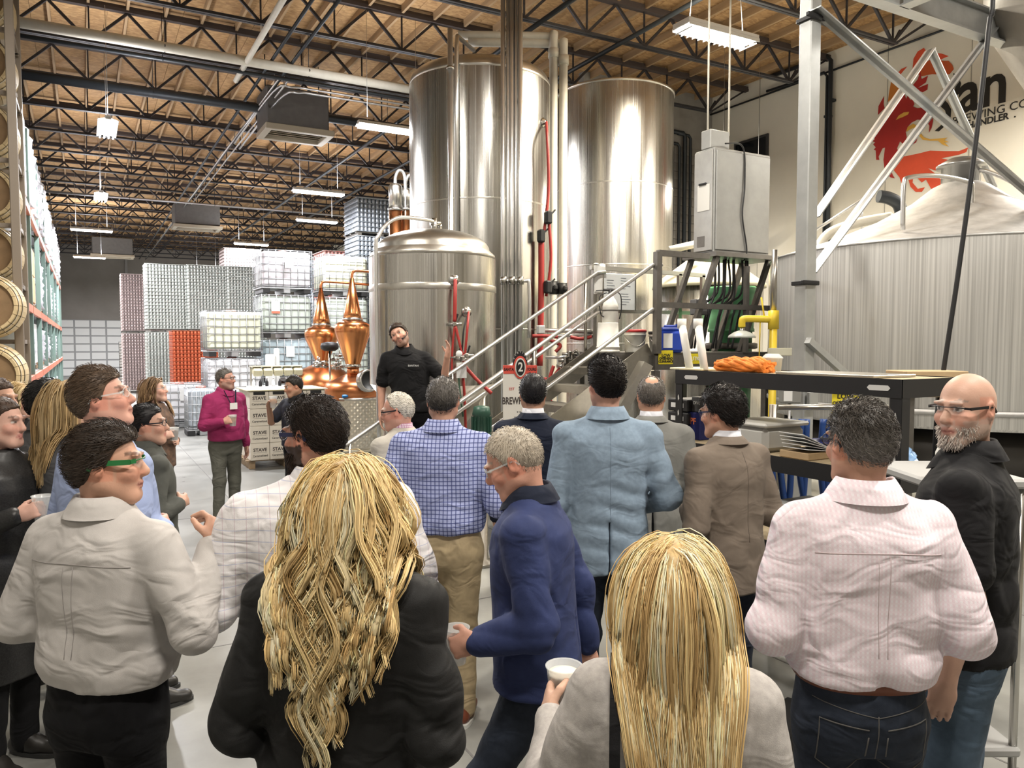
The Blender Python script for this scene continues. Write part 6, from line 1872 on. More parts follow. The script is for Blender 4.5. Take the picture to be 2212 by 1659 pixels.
        rows += [row(1.22, .168, .121, -.004, b_ * .55), row(1.32, .176, .122, -.008), row(1.385, .172, .110, -.012), row(1.425, .148, .088, -.014), row(1.455, .105, .072, -.014), row(1.485, .072, .062, -.012), row(1.505, .058, .055, -.010)]
        clo = lo.copy(); clo[2] = min(hem, min(min(J[k][1][2], J[k][2][2]) for k in J)) - .12
        V = Vol(clo, hi, h2); V.loft(rows, .03, 2.3)
        for sx, (sh, el, wr, hv, cu) in J.items():
            sh2 = sh + np.array([-sx * .010, 0, -.004]); KA = .022; V.cone(C(sx * .045 * s, -.018, 1.462 * s), sh2 + np.array([-sx * .01, 0, .018 * s]), .034 * s + g * .5, .046 * s + g * .5, .03)
            ra, rb, rc = .056 * s + g * .75, .044 * s + g * .7, .031 * s + g * .65
            if top.get('sleeve', 'long') == 'short':
                V.cone(sh2, sh + (el - sh) * .72, ra, ra * .98, KA)
            elif top.get('sleeve') == 'elbow':
                V.cone(sh2, el, ra, rb * 1.1, KA); V.cone(el, el + (wr - el) * .40, rb * 1.12, rb * 1.0, .02)
            else:
                V.cone(sh2, el, ra, rb * 1.05, KA); V.cone(el, wr - (wr - el) * .04, rb * 1.05, rc, .02)
            if jk: V.ell(sh + np.array([-sx * .004, 0, .020]), np.array([.066, .062, .044]) * s, .03)
        V.wrinkle(top.get('wr', .0035), sd, top.get('fz', 38.), top.get('fx', 15.), lambda x, y, z: .35 + .9 * np.exp(-((z - 1.05 * s) / (.16 * s)) ** 2) + .5 * (np.abs(x) > shw))
        if jk and not top.get('novent'):
            V.join(lambda X, Y, Z: np.maximum(np.maximum(np.abs(X - .0) - .004, Y + .06), Z - hem - .24 * s) + 0 * X, (-.02, -.3, hem - .05), (.02, -.06, hem + .24 * s), .006, sub=True)
        co, F = V.mesh()
        mt_ = top['mat']
        link(top.get('name', 'jacket' if jk else 'shirt'), np_mesh(top.get('name', 'shirt'), co, F, mt_), root)
        # collar
        if collar:
            for (cm, r0, r1, z0, z1, nm) in ([(collar, .076, .065, 1.480, 1.540 if not inner else 1.518, 'collar')] + ([(inner, .066, .060, 1.49, 1.545, 'shirt_collar')] if inner else [])):
                b = MB(); ra_ = []
                gg = g if nm == 'collar' else 0
                for (rr, zz) in ((r0 + .014 + gg * (.62 if not jk else .45), z0 + (.004 if jk else 0)), (r0 - .002 + gg * .55, z0 + .55 * (z1 - z0)), (r1 + gg * .25, z1), (r1 - .007 + gg * .25, z1 - .004), (r0 - .016 + gg * .4, z0 + .004)):
                    ring = []
                    for k in range(40):
                        a = 2 * PI * k / 40; f_ = .5 + .5 * math.sin(a)
                        z_ = (zz - .045 * max(0, math.sin(a)) ** 1.5) * s
                        c = C(rr * s * (1.04 if not female else .92) * math.cos(a), -.012 + rr * s * 1.02 * math.sin(a) + .012 * max(0, math.sin(a)), z_)
                        ring.append(Vector(c))
                    ra_.append(ring)
                ra_.append(ra_[0])
                b.rings(ra_, cap=False); b.build(nm, cm, root)
        if top.get('yoke'):
            gar = [c for c in root.children if c.name.split('.')[0] == top.get('name', 'jacket' if jk else 'shirt')][0]
            fx_ = shw * .88
            stitch(gar, [(-fx_ + 2 * fx_ * k / 28, (1.352 + .010 * (1 - (k / 14 - 1) ** 2)) * s) for k in range(29)], top['yoke'], 'yoke_seam', root)
            for dx in (-.016, .016):
                stitch(gar, [(dx * (1 - .3 * k / 12), (1.355 - .022 * k) * s) for k in range(13)], top['yoke'], 'pleat_seam', root, .0012)
        if top.get('seam'):
            gar = [c for c in root.children if c.name.split('.')[0] == top.get('name', 'jacket' if jk else 'shirt')][0]
            stitch(gar, [(lx * max(0, (1.45 - .022 * k) * s - hip), (1.45 - .022 * k) * s) for k in range(20)], top['seam'], 'back_seam', root, .0014)
    # ---------- lower garment
    if bottom and not skirt:
        V = Vol((-.30 * s * max(1, wide), -.5 if legs else -.24, .0), (.30 * s * max(1, wide), .55 if legs else .26, 1.06 * s), h2 * 1.6)
        bw = bottom.get('w', 1.0)
        V.loft([(.80 * s, .15 * s * wide, .11 * s, 0, -.01), (.88 * s, .168 * s * wide, .128 * s, 0, -.015), (.97 * s, .160 * s * wide, .120 * s + belly * .3, 0, -.006), (1.015 * s, .158 * s * wide, .118 * s + belly * .4, 0, belly * .3)], .03)
        LG = legs or {-1: ((0, .01, 0), (0, -.01, 0)), 1: ((0, .01, 0), (0, -.01, 0))}
        feet = {}
        for sx in (-1, 1):
            kn = np.array([sx * .092 * s, 0, .50 * s]) + np.array(LG[sx][0]); an = np.array([sx * .10 * s, -.01, .075 * s]) + np.array(LG[sx][1])
            V.cone((sx * .082 * s * wide, -.01, .86 * s), kn, .090 * s * bw * (.5 + .5 * wide), .068 * s * bw, .035); V.cone(kn, an, .068 * s * bw, .058 * s * bw, .03)
            feet[sx] = an
        V.wrinkle(.004, sd + 9, 46., 14., lambda x, y, z: .3 + 1.0 * np.exp(-((z - .12 * s) / (.12)) ** 2) + .7 * np.exp(-((z - .5 * s) / .1) ** 2))
        co, F = V.mesh(); link('trousers', np_mesh('trousers', co, F, bottom['mat']), root)
        sm_ = mat('shoe_%d_%d_%d' % tuple(int(c * 255) for c in shoes), shoes, .4)
        if not bottom.get('noshoe'):
            for sx in (-1, 1):
                an = feet[sx]; z0 = max(0, an[2] - .075 * s)
                V = Vol((an[0] - .09, an[1] - .16, z0 - .02), (an[0] + .09, an[1] + .26, z0 + .2), max(.012, h1))
                V.cone((an[0], an[1] - .045, z0 + .05), (an[0] + sx * .02, an[1] + .15, z0 + .035), .04, .038, .02); V.cone((an[0], an[1] - .02, z0 + .11), (an[0], an[1] + .06, z0 + .06), .042, .04, .03)
                V.v = np.maximum(V.v, (z0 + .012 - V.ax[2])[None, None, :] + 0 * V.v)
                co, F = V.mesh(); sh_ = link('shoe', np_mesh('shoe', co, F, sm_), root)
                b = MB(); out = []
                for k in range(24):
                    a = 2 * PI * k / 24; cx_ = an[0] + sx * .01 + .044 * math.cos(a); cy_ = an[1] + .052 + .145 * math.sin(a); out.append((cx_, cy_))
                b.prism(out, z0 + .001, z0 + .022); b.build('sole', mat('sole_white' if bottom.get('sneaker') else 'sole_dark', (.7, .7, .66) if bottom.get('sneaker') else (.03, .03, .03), .6), sh_)
        if belt:
            b = MB(); rg_ = []
            for (o, zz) in ((.000, .982), (.004, .982), (.004, 1.018), (.0, 1.018)):
                ring = []
                for k in range(48):
                    a = 2 * PI * k / 48; c, s_ = math.cos(a), math.sin(a); e = 2 / 2.4
                    ring.append(Vector(((.160 * s * wide + .006 + o) * math.copysign(abs(c) ** e, c), belly * .3 + (.119 * s + belly * .4 + .006 + o) * math.copysign(abs(s_) ** e, s_), zz * s)))
                rg_.append(ring)
            b.rings(rg_, cap=False); b.build('belt', belt, root)
    if skirt:
        b = MB(); rg_ = []
        for zz, a_, d_ in ((.50, .19, .17), (.62, .19, .165), (.75, .185, .155), (.88, .175, .14), (1.0, .15, .12)):
            rg_.append([Vector((a_ * s * math.cos(2 * PI * k / 40) * (1 + .02 * math.sin(k * 1.9)), d_ * s * math.sin(2 * PI * k / 40), zz * s)) for k in range(40)])
        b.rings(rg_); b.build('skirt', skirt, root)
    # ---------- hair
    if hair and hair.get('style') not in (None, 'bald'):
        sty = hair['style']; th = hair.get('th', .014)
        hlo, hhi = hc - .22 * hs, hc + .22 * hs
        V = Vol(hlo, hhi, max(.0075, h1 * 1.35))
        ty = hair.get('line', ([-.12, -.08, -.048, -.026, -.008, .014, .026, .040, .055, .075, .10], [-.078, -.074, -.05, -.012, .006, -.004, .024, .050, .062, .070, .080]))
        def f(X_, Y_, Z_):
            P = np.stack(np.broadcast_arrays(X_ - hc[0], Y_ - hc[1], Z_ - hc[2]), -1) @ Rm / hs
            x, y, z = P[..., 0], P[..., 1], P[..., 2]
            up = np.clip(z / .1, 0, 1)
            rad = np.array([.076 * fw_ + th * .75, .097 + th * .8, .096 + th * .9])
            k0 = np.sqrt((x / rad[0]) ** 2 + ((y + .012) / rad[1]) ** 2 + ((z - .022) / rad[2]) ** 2) + 1e-6
            k1 = np.sqrt((x / rad[0] ** 2) ** 2 + ((y + .012) / rad[1] ** 2) ** 2 + ((z - .022) / rad[2] ** 2) ** 2) + 1e-6
            dd = k0 * (k0 - 1) / k1
            ang = np.arctan2(x, y + .0) 
            ph = hair.get('comb', 0)
            nz = np.sin(130 * x + 40 * np.sin(30 * z) + 20 * y) * .5 + np.sin(95 * x + 60 * y + 25 * z) * .5
            nz += .5 * np.sin(60 * (y + z) + 70 * x)
            dd = dd - (.0016 + .002 * hair.get('messy', .5)) * nz * (.4 + up) - hair.get('vol', 0.0) * np.clip((z - .03) / .07, 0, 1) * (.6 + .4 * np.clip(y / .08, -1, 1))
            cut = (np.interp(y, ty[0], ty[1]) - z) * .8
            if hair.get('spot'):
                sx_, sy_, sz_, sr = hair['spot']
                cut = np.maximum(cut, sr - np.sqrt((x - sx_) ** 2 + (y - sy_) ** 2 + (z - sz_) ** 2))
            return np.maximum(dd, cut) * hs
        V.join(f, hlo + .02, hhi - .02, .004)
        if sty == 'bun':
            bp_ = hp(0, -.125, .01); V.ell(bp_, np.array([.045, .04, .045]) * hs, .02)
        co, F = V.mesh()
        base_c = np.array(hair['col'])
        gr = np.array(hair.get('col2', base_c * .7))
        q = (co - hc) @ Rm / hs
        tt = np.clip((q[:, 2] + .02) / .07, 0, 1)[:, None]
        cc = (gr * (1 - tt) + base_c * tt) if 'col2' in hair else np.tile(base_c, (len(co), 1))
        cc = cc * (1 + .25 * np.sin(220 * q[:, 0] + 60 * q[:, 1] + 40 * q[:, 2]) * np.sin(90 * q[:, 2] + 130 * q[:, 1]))[:, None]
        allco, allF, allC = [co], [F], [np.clip(cc, 0, 1)]
        nst = int(hair.get('n', 0) * .62)
        if sty in ('short', 'bun') and nst:
            # outward facing roots
            nrm = (q - np.array([0, -.012, .022])) / np.array([.08, .1, .1]) ** 2; nrm /= np.linalg.norm(nrm, axis=1, keepdims=True)
            sel = np.nonzero((q * nrm).sum(1) > .05)[0]; sel = rg.choice(sel, min(nst, len(sel)), replace=False)
            r0 = q[sel]; nn = nrm[sel]; L_ = hair.get('len', .022) * rg.uniform(.6, 1.2, (len(sel), 1))
            cd_ = np.array(hair.get('dir', (0, -.5, -.5))) + rg.normal(0, hair.get('messy', .5) * .38, (len(sel), 3))
            cd_ = cd_ - nn * (cd_ * nn).sum(1, keepdims=True); cd_ /= np.linalg.norm(cd_, axis=1, keepdims=True) + 1e-6
            li = hair.get('lift', .35)
            p0 = r0 - nn * .003; p1 = r0 + nn * L_ * li + cd_ * L_ * .5; p2 = r0 + nn * L_ * li * 1.1 + cd_ * L_
            P = np.stack([p0, p1, p2], 1) * hs @ Rm.T + hc
            rad = np.tile(np.array([.0008, .0008, .0003]) * max(1, h1 / .005), (len(sel), 1))
            t2 = np.clip((r0[:, 2:3] + .02) / .07, 0, 1)
            c2 = (gr * (1 - t2) + base_c * t2) if 'col2' in hair else np.tile(base_c, (len(sel), 1))
            c2 = np.clip(c2 * rg.uniform(.6, 1.55, (len(sel), 1)), 0, 1)
            a, b, c = strands(P, rad, c2); allco.append(a); allF.append(b); allC.append(c)
        if sty == 'long':
            nl = hair.get('locks', 130); per = hair.get('per', 20); K = hair.get('K', 18)
            LH = hair['length']
            u = rg.uniform(-1, 1, nl * 6); th_ = rg.uniform(0, 2 * PI, nl * 6)
            dr_ = np.stack([np.sqrt(1 - u ** 2) * np.cos(th_), np.sqrt(1 - u ** 2) * np.sin(th_), u], 1)
            ok = dr_[:, 2] > np.interp(dr_[:, 1], [-1, -.6, 0, .5, .8, 1], [-.55, -.5, -.15, .35, .62, .9])
            dr_ = dr_[ok][:nl]; nl = len(dr_)
            ER = np.array([.080, .101, .101]) * hs
            p = dr_ * ER * 1.02
            # head space -> body space
            def to_body(a): return a @ Rm.T + (hp(0, -.012, .022))
            part = hair.get('part', .0)
            sgn = np.where(dr_[:, 0] - part >= 0, 1.0, -1.0)
            latw = .06 + .95 * np.clip((dr_[:, 2] - .25) / .5, 0, 1) * np.clip((dr_[:, 1] + .75) / .7, 0, 1)
            des = np.stack([sgn * latw, -.55 - .5 * np.clip(dr_[:, 1], 0, 1), -.55 - 0 * sgn], 1)
            nrm0 = dr_ / (ER / ER[0]); nrm0 /= np.linalg.norm(nrm0, axis=1, keepdims=True)
            des = des - nrm0 * (des * nrm0).sum(1, keepdims=True)
            P = [to_body(p)]
            cur = P[0].copy(); dv = (des / (np.linalg.norm(des, axis=1, keepdims=True) + 1e-6)) @ Rm.T
            length = LH * rg.uniform(.74, 1.05, nl) * (1.0 - .14 * (dr_[:, 1] > .2)) * (1 - hair.get('taper', .22) * np.abs(dr_[:, 0]) ** 1.5)
            step = length / (K - 1)
            ec = hp(0, -.012, .022); tc_ = C(0, -.012, 1.28 * s)
            tr = np.array([.24 * wide, .130, .27]) * s * fw_ + hair.get('off', .02)
            wav = hair.get('wave', .0); ph = 2.2 * np.sin(4 * np.arctan2(dr_[:, 0], dr_[:, 1])) + rg.uniform(0, 2.2, nl); fq = rg.uniform(.88, 1.15, nl)
            tang = np.stack([-dr_[:, 1], dr_[:, 0], 0 * dr_[:, 0]], 1); tang /= np.linalg.norm(tang, axis=1, keepdims=True) + 1e-6
            tang[np.abs(dr_[:, 1]) > .4] = (1, 0, 0)
            tang = tang @ Rm.T
            puff = hair.get('puff', 1.06) + rg.uniform(0, hair.get('layer', .10), nl)
            bk = np.where(dr_[:, 1] < .45, -1.0, 1.0)
            for k in range(1, K):
                g_ = min(.8, (.08 + .06 * k * 18 / K) * 18 / K)
                dv = dv * (1 - g_) + np.array([0, 0, -1.0]) * g_
                out = cur - ec; out[:, 2] = 0
                dv += out / (np.linalg.norm(out, axis=1, keepdims=True) + 1e-6) * hair.get('flare', .0) * (K * .25 < k < K * .62)
                dv /= np.linalg.norm(dv, axis=1, keepdims=True)
                cur = cur + dv * step[:, None]
                if hair.get('gather') and k > K * .5: cur[:, 0] += (hair.get('gx', 0.) - cur[:, 0]) * hair['gather']
                lq = ((cur - ec) @ Rm) / (ER * puff[:, None]); m_ = np.sqrt((lq ** 2).sum(1)); ins = m_ < 1
                cur = np.where(ins[:, None], (lq / (m_[:, None] + 1e-6) * (ER * puff[:, None])) @ Rm.T + ec, cur)
                lq = (cur - tc_) / tr; q2 = lq[:, 0] ** 2 + lq[:, 2] ** 2; ins = (q2 < .97) & (q2 + lq[:, 1] ** 2 < 1)
                yn = bk * np.sqrt(np.clip(1 - q2, 0, 1)) * tr[1] + tc_[1]
                cur[:, 1] = np.where(ins, yn, cur[:, 1])
                wv = wav * np.sin(2 * PI * fq * k / (K - 1) * hair.get('turns', 2.5) + ph) * min(1, max(0, k * 18 / K - 3) / 5)
                P.append(cur + tang * wv[:, None])
            G = np.stack(P, 1)                                    # guides
            n_all = nl * per
            off = rg.normal(0, 1, (nl, per, 1, 3)) * hair.get('clump', .011)
            tp = np.interp(np.arange(K), [0, 5, K - 1], [1.0, 1.0, .45])[None, None, :, None]
            S = G[:, None] + off * tp
            S = S.reshape(n_all, K, 3)
            core = np.tile(np.interp(np.arange(K), [0, 3, K - 4, K - 1], [.4, 1, .9, .15]) * hair.get('clump', .011) * 1.0, (nl, 1))
            pal = np.array(hair['pal']); wts = hair.get('pw'); 
            lc = pal[rg.choice(len(pal), nl, p=wts)]
            a, b, c = strands(G, core, np.clip(lc * .75, 0, 1)); allco.append(a); allF.append(b); allC.append(c)
            cS = np.repeat(lc, per, 0) * rg.uniform(.7, 1.3, (n_all, 1))
            rad = np.tile(np.interp(np.arange(K), [0, 2, K - 3, K - 1], [.6, 1, 1, .25]) * hair.get('r', .0016), (n_all, 1))
            a, b, c = strands(S, rad, np.clip(cS, 0, 1)); allco.append(a); allF.append(b); allC.append(c)
        n0 = 0; Fs = []
        for a, b in zip(allco, allF): Fs.append(b + n0); n0 += len(a)
        link('hair', np_mesh('hair', np.concatenate(allco), np.concatenate(Fs), m_hair, np.concatenate(allC)), root)
    # ---------- beard as short hairs
    if beard and beard.get('n'):
        V = Vol(hc - .2 * hs, hc + .2 * hs, h1)
        V.ell(hp(0, .030, -.052), np.array([.063, .068, .078]) * hs, .01, Rm=Rm); V.cone(hp(-.018, .072, -.106), hp(.018, .072, -.106), .022 * hs, .022 * hs, .02)
        co2, _f = V.mesh(); q = (co2 - hc) @ Rm / hs
        mk = (q[:, 2] < -.035) & (q[:, 1] > -.01) & ~((np.abs(q[:, 0]) < .026) & (q[:, 2] > -.08) & (q[:, 2] < -.055) & (q[:, 1] > .07)) & ~((q[:, 2] > -.052) & (q[:, 1] > .045)) 
        sel = np.nonzero(mk)[0]
        if len(sel):
            sel = rg.choice(sel, beard['n']); r0 = q[sel] + rg.normal(0, .002, (beard['n'], 3)); nn = r0 - np.array([0, .02, -.04]); nn /= np.linalg.norm(nn, axis=1, keepdims=True)
            L_ = beard.get('len', .010) * rg.uniform(.6, 1.3, (len(sel), 1))
            d_ = nn * .4 + np.array([0, .1, -.8]) + rg.normal(0, .2, r0.shape); d_ /= np.linalg.norm(d_, axis=1, keepdims=True)
            P = np.stack([r0 - nn * .004, r0 + d_ * L_ * .6, r0 + d_ * L_], 1) * hs @ Rm.T + hc
            a, b, c = strands(P, np.tile([.0011, .001, .0003], (len(sel), 1)), np.clip(np.array(beard['col']) * rg.uniform(.6, 1.6, (len(sel), 1)), 0, 1))
            link('beard', np_mesh('beard', a, b, m_hair, c), root)
    # ---------- glasses
    if glasses:
        gm = glasses['mat']; t = glasses.get('t', .0035)
        b = MB(); V3 = lambda x, y, z: Vector(hp(x, y, z))
        for sx in (-1, 1):
            hgt = glasses.get('h', .006)
            ear = (sx * .083 * fw_, -.018, .012); hin = (sx * .074 * fw_, .082, .010)
            Mh = Matrix(Rm.tolist()) 
            b.bar(V3(*ear), V3(*hin), .003, hgt * hs, up=Mh @ Vector((0, 0, 1)))
            b.bar(V3(*ear), V3(sx * .083 * fw_, -.034, -.008), .003, hgt * .8 * hs, up=Mh @ Vector((0, 1, 0)))
            ring = [V3(sx * .036 + .026 * math.cos(2 * PI * k / 20) * fw_, .1035 - .012 * ((sx * .036 + .026 * math.cos(2 * PI * k / 20)) / .06) ** 2 , .006 + .018 * math.sin(2 * PI * k / 20)) for k in range(20)]
            if glasses.get('rim', True): b.tube(ring, .0016, 6, closed=True)
            b.bar(V3(*hin), V3(sx * .060, .094, .012), .003, hgt * .8, up=Mh @ Vector((0, 0, 1)))
        b.tube([V3(-.011, .104, .010), V3(0, .107, .012), V3(.011, .104, .010)] if glasses.get('rim', True) else [V3(-.060, .094, .012), V3(-.035, .102, .015), V3(0, .107, .014), V3(.035, .102, .015), V3(.060, .094, .012)], .0018, 6)
        go = b.build('glasses', gm, root)
        lb = MB()
        for sx in (-1, 1):
            ring = [V3(sx * .036 + .025 * math.cos(2 * PI * k / 20) * fw_, .1035 - .012 * ((sx * .036 + .025 * math.cos(2 * PI * k / 20)) / .06) ** 2, .006 + .0175 * math.sin(2 * PI * k / 20)) for k in range(20)]
            lb.add(ring, [tuple(range(20))])
        lb.build('lens', m_lens, go)
    info = dict(root=root, J=J, hp=hp, C=C, s=s, H=H, foot=foot, phi=phi, base_z=base_z)
    def world(p):
        return Matrix.Translation((foot.x, foot.y, base_z)) @ Matrix.Rotation(heading(phi), 4, 'Z') @ Vector(p)
    info['world'] = world
    return info
# ------------------------------------------------------------------ the visitors
m_c_grey = cloth('shirt_pale_grey', (.50, .475, .455), .75, .2, 300)
m_c_black = cloth('cloth_black', (.010, .010, .011), .8, .2, 200)
m_c_blackj = cloth('jacket_black_sheen', (.012, .012, .012), .6, k=.9)
m_c_trou = cloth('trousers_black', (.006, .006, .007), .9)
m_c_greyw = cloth('blazer_heather_grey', (.40, .375, .355), .9, .3, 260, .14, 60, k=.45)
m_c_pink = plaid('shirt_pink_check', (.80, .75, .79), (.76, .61, .67), .012, .5, (.78, .68, .73))
m_c_jean = cloth('jeans_dark', (.022, .028, .042), .8, .3, 260, .35, 9)
m_c_jean2 = cloth('jeans_washed', (.075, .11, .155), .85, .3, 260, .45, 5)
m_c_navy = cloth('blazer_navy', (.030, .042, .115), .7, .2, 240, .12, k=.45)
m_c_navyd = cloth('suit_dark_navy', (.012, .016, .030), .8)
m_c_ltblue = cloth('blazer_light_blue', (.235, .31, .395), .9, .35, 260, .12, 40, k=.45)
m_c_gsuit = cloth('suit_grey', (.215, .215, .200), .85, .25, 260, k=.45)
m_c_brown = cloth('blazer_brown', (.185, .150, .120), .8, .25, 260, k=.45)
m_c_cream = cloth('blazer_cream', (.52, .49, .43), .85, .2, 260, k=.45)
m_c_khaki = cloth('chinos_khaki', (.42, .33, .20), .8, .25, 240, .12)
m_c_plaid = plaid('shirt_blue_check', (.42, .47, .74), (.045, .06, .22), .021, .24)
m_c_white = plaid('shirt_white_grid', (.74, .72, .73), (.60, .50, .55), .034, .07, (.45, .48, .62))
m_c_blue = cloth('shirt_sky_blue', (.33, .40, .62), .8, .2, 260)
m_c_gblz = cloth('blazer_charcoal', (.075, .078, .07), .85, k=.45)
m_c_maroon = cloth('shirt_magenta', (.30, .03, .11), .8, .2, 260)
m_c_gpants = cloth('pants_grey', (.125, .125, .105), .85)
m_c_dkgrey = cloth('jacket_dark_grey', (.085, .085, .088), .85)
m_c_wht = cloth('shirt_white', (.72, .73, .78), .8)
m_c_print = mat('skirt_print', (.02, .02, .02), .8, noise=1.0, nscale=34, col2=(.7, .66, .62))
m_c_brownp = mat('blouse_brown_print', (.16, .09, .055), .8, noise=1.0, nscale=22, col2=(.05, .035, .03))
m_belt_br = mat('belt_brown', (.16, .05, .025), .5)
m_g_black = mat('frame_black', (.012, .012, .014), .3); m_g_green = mat('frame_green', (.02, .16, .045), .3); m_g_navy = mat('frame_navy', (.012, .02, .07), .3); m_g_clear = mat('frame_clear', (.8, .85, .85), .1, alpha=.35)
SK = (.56, .32, .225); SK2 = (.60, .37, .27); SK3 = (.44, .25, .165)
BLOND = dict(pal=[(.86, .64, .32), (.95, .79, .48), (.56, .37, .16), (.74, .52, .24), (.98, .88, .62)], pw=[.3, .25, .15, .15, .15])

P = {}
P['grey'] = person('man in a pale grey shirt wearing green safety glasses, his head turned right', 222, 2.3, 924, 14, head=(62, 2, -2), wide=1.08, wst=1.06, belly=.02,
    arms=(((.085, -.05, -.25), (-.20, .17, -.06), (-.9, .4, -.1), 30), ((.115, .0, -.235), (-.04, .15, .20), (-.3, .55, .7), 45)),
    top=dict(mat=m_c_grey, hem=.985, loose=.022, wr=.0065, fz=30, fx=13, yoke=mat('seam_grey', (.30, .28, .27), .8)), bottom=dict(mat=m_c_trou), collar=m_c_grey, skin=SK,
    hair=dict(style='short', col=(.028, .018, .012), col2=(.045, .032, .024), th=.017, vol=.008, n=2600, len=.030, dir=(0, -.8, -.2), messy=.25, lift=.25), glasses=dict(mat=m_g_green, h=.016, rim=False))
P['blonde'] = person('woman with long wavy blonde hair over a black jacket, seen from behind at the bottom', 742, 1.82, 1000, 6, head=(3, -2, 2), female=True, wide=1.12,
    arms=('fold', 'fold'), top=dict(mat=m_c_blackj, jacket=True, hem=.72, loose=.026, wr=.006, novent=True), bottom=dict(mat=m_c_trou), collar=m_c_blackj, skin=SK2,
    hair=dict(style='long', col=(.45, .31, .14), th=.015, length=.56, wave=.024, turns=2.3, locks=260, per=11, K=22, clump=.0085, r=.0014, flare=.085, off=.03, gather=.02, gx=0.0, part=.01, puff=1.05, layer=.14, taper=.30, **BLOND))
P['straight'] = person('woman with long straight blonde hair in a heather grey blazer', 1455, 1.5, 1176, 8, head=(-4, -3, 0), female=True, wide=1.0,
    arms=(((.10, .02, -.24), (.02, .20, .07), (.1, .8, .3), 45), 'fold'), top=dict(mat=m_c_greyw, jacket=True, hem=.80, loose=.020, wr=.0045, novent=True), bottom=dict(mat=m_c_trou), collar=m_c_greyw, skin=SK2,
    hair=dict(style='long', col=(.50, .35, .16), th=.014, length=.53, wave=.005, turns=1.6, locks=250, per=14, clump=.0075, r=.0011, flare=.02, off=.03, gather=.035, gx=.035, part=-.01, puff=1.05, layer=.12, taper=.25, **BLOND))
P['pink'] = person('man in a pink checked shirt and dark jeans with a brown belt', 1868, 2.2, 872, 3, head=(-14, -3, 0), wide=1.02, wst=1.10, belly=.03,
    arms=(((.07, -.04, -.26), (-.06, .22, .01), (-.4, .9, .1), 35), ((.075, -.05, -.265), (-.05, .20, -.07), (-.3, .9, -.2), 35)),
    top=dict(mat=m_c_pink, hem=1.0, loose=.026, wr=.006, fz=34, fx=12, sleeve='elbow', yoke=mat('seam_pink', (.55, .45, .46), .8)), bottom=dict(mat=m_c_jean), belt=m_belt_br, collar=m_c_pink, skin=SK,
    hair=dict(style='short', col=(.055, .047, .040), col2=(.20, .185, .17), th=.010, vol=.008, n=5200, len=.022, dir=(.3, -.3, -.4), messy=.9, lift=.28), glasses=dict(mat=m_g_black))
P['bald'] = person('bald man with a white beard and glasses in a black polo', 2090, 2.6, 808, -55, head=(-60, -2, 0), wide=1.18, belly=.05,
    arms=('down', 'down'), top=dict(mat=m_c_black, hem=.88, loose=.024, wr=.005, sleeve='short', untuck=True), bottom=dict(mat=m_c_jean2, w=1.1), collar=m_c_black, skin=(.56, .345, .26),
    hair=dict(style='bald', col=(.30, .26, .23)), beard=dict(col=(.50, .45, .40), n=1500, len=.010, k=.4), glasses=dict(mat=m_g_black, h=.009, rim=False))
P['walker'] = person('man with cropped grey hair in a navy blazer walking left with his head lowered', 1160, 2.6, 920, -78, head=(-4, -24, 0), lean=(0, .06), wide=1.08,
    arms=(((.05, -.06, -.275), (-.02, .20, -.06), (-.1, .9, -.4), 48), ((.04, -.12, -.26), (.0, -.05, -.25), (0, 0, -1), 20)),
    top=dict(mat=m_c_navy, jacket=True, hem=.86, loose=.020, wr=.004), bottom=dict(mat=m_c_jean), collar=m_c_navyd, skin=(.56, .30, .22),
    legs={-1: ((-.01, .16, .02), (0, .14, .02)), 1: ((.0, -.05, -.01), (0, -.36, .05))},
    hair=dict(style='short', col=(.42, .37, .30), col2=(.30, .26, .21), th=.008, n=2200, len=.010, dir=(0, .2, -.4), messy=.4, lift=.5), glasses=dict(mat=m_g_clear))
P['plaid'] = person('man in a blue checked shirt and khaki chinos, back turned, near the speaker', 957, 4.0, 818, 4, head=(-2, 0, 0), wide=1.16, belly=.01,
    arms=(('fwd'), ('fwd')), top=dict(mat=m_c_plaid, hem=.98, loose=.024, wr=.006, fz=26, fx=18), bottom=dict(mat=m_c_khaki, sneaker=True, w=1.08), belt=m_belt_br, collar=m_c_plaid, skin=SK, shoes=(.17, .045, .02),
    hair=dict(style='short', col=(.115, .105, .095), col2=(.05, .045, .04), th=.010, n=3000, len=.018, dir=(.1, -.4, -.5), messy=.6, lift=.3))
P['ltblue'] = person('tall man in a light blue linen blazer and jeans, back turned, at the centre right', 1312, 3.8, 780, 0, head=(-14, 0, 0), wide=1.02,
    arms=('down', (( .09, -.04, -.26), (-.09, .20, -.08), (-.6, .7, 0), 35)), top=dict(mat=m_c_ltblue, seam=mat('seam_blue', (.15, .20, .26), .9), jacket=True, hem=.80, loose=.020, wr=.0045, fz=60, fx=8), bottom=dict(mat=m_c_jean), collar=m_c_ltblue, skin=(.58, .33, .25),
    hair=dict(style='short', col=(.014, .011, .010), th=.016, vol=.018, n=3600, len=.034, dir=(.1, -.8, .1), messy=.35, lift=.22))
P['navy'] = person('dark haired man in a dark navy suit, back turned, beside the station sign', 1152, 4.8, 812, 6, head=(-6, 0, 0), wide=1.0,
    arms=('down', 'fold'), top=dict(mat=m_c_navyd, jacket=True, hem=.80, loose=.018), bottom=dict(mat=m_c_navyd), collar=m_c_navyd, inner=m_c_wht, skin=SK3,
    hair=dict(style='short', col=(.010, .009, .010), th=.015, vol=.005, n=900, len=.020, dir=(0, -.6, -.3), messy=.2, lift=.2))
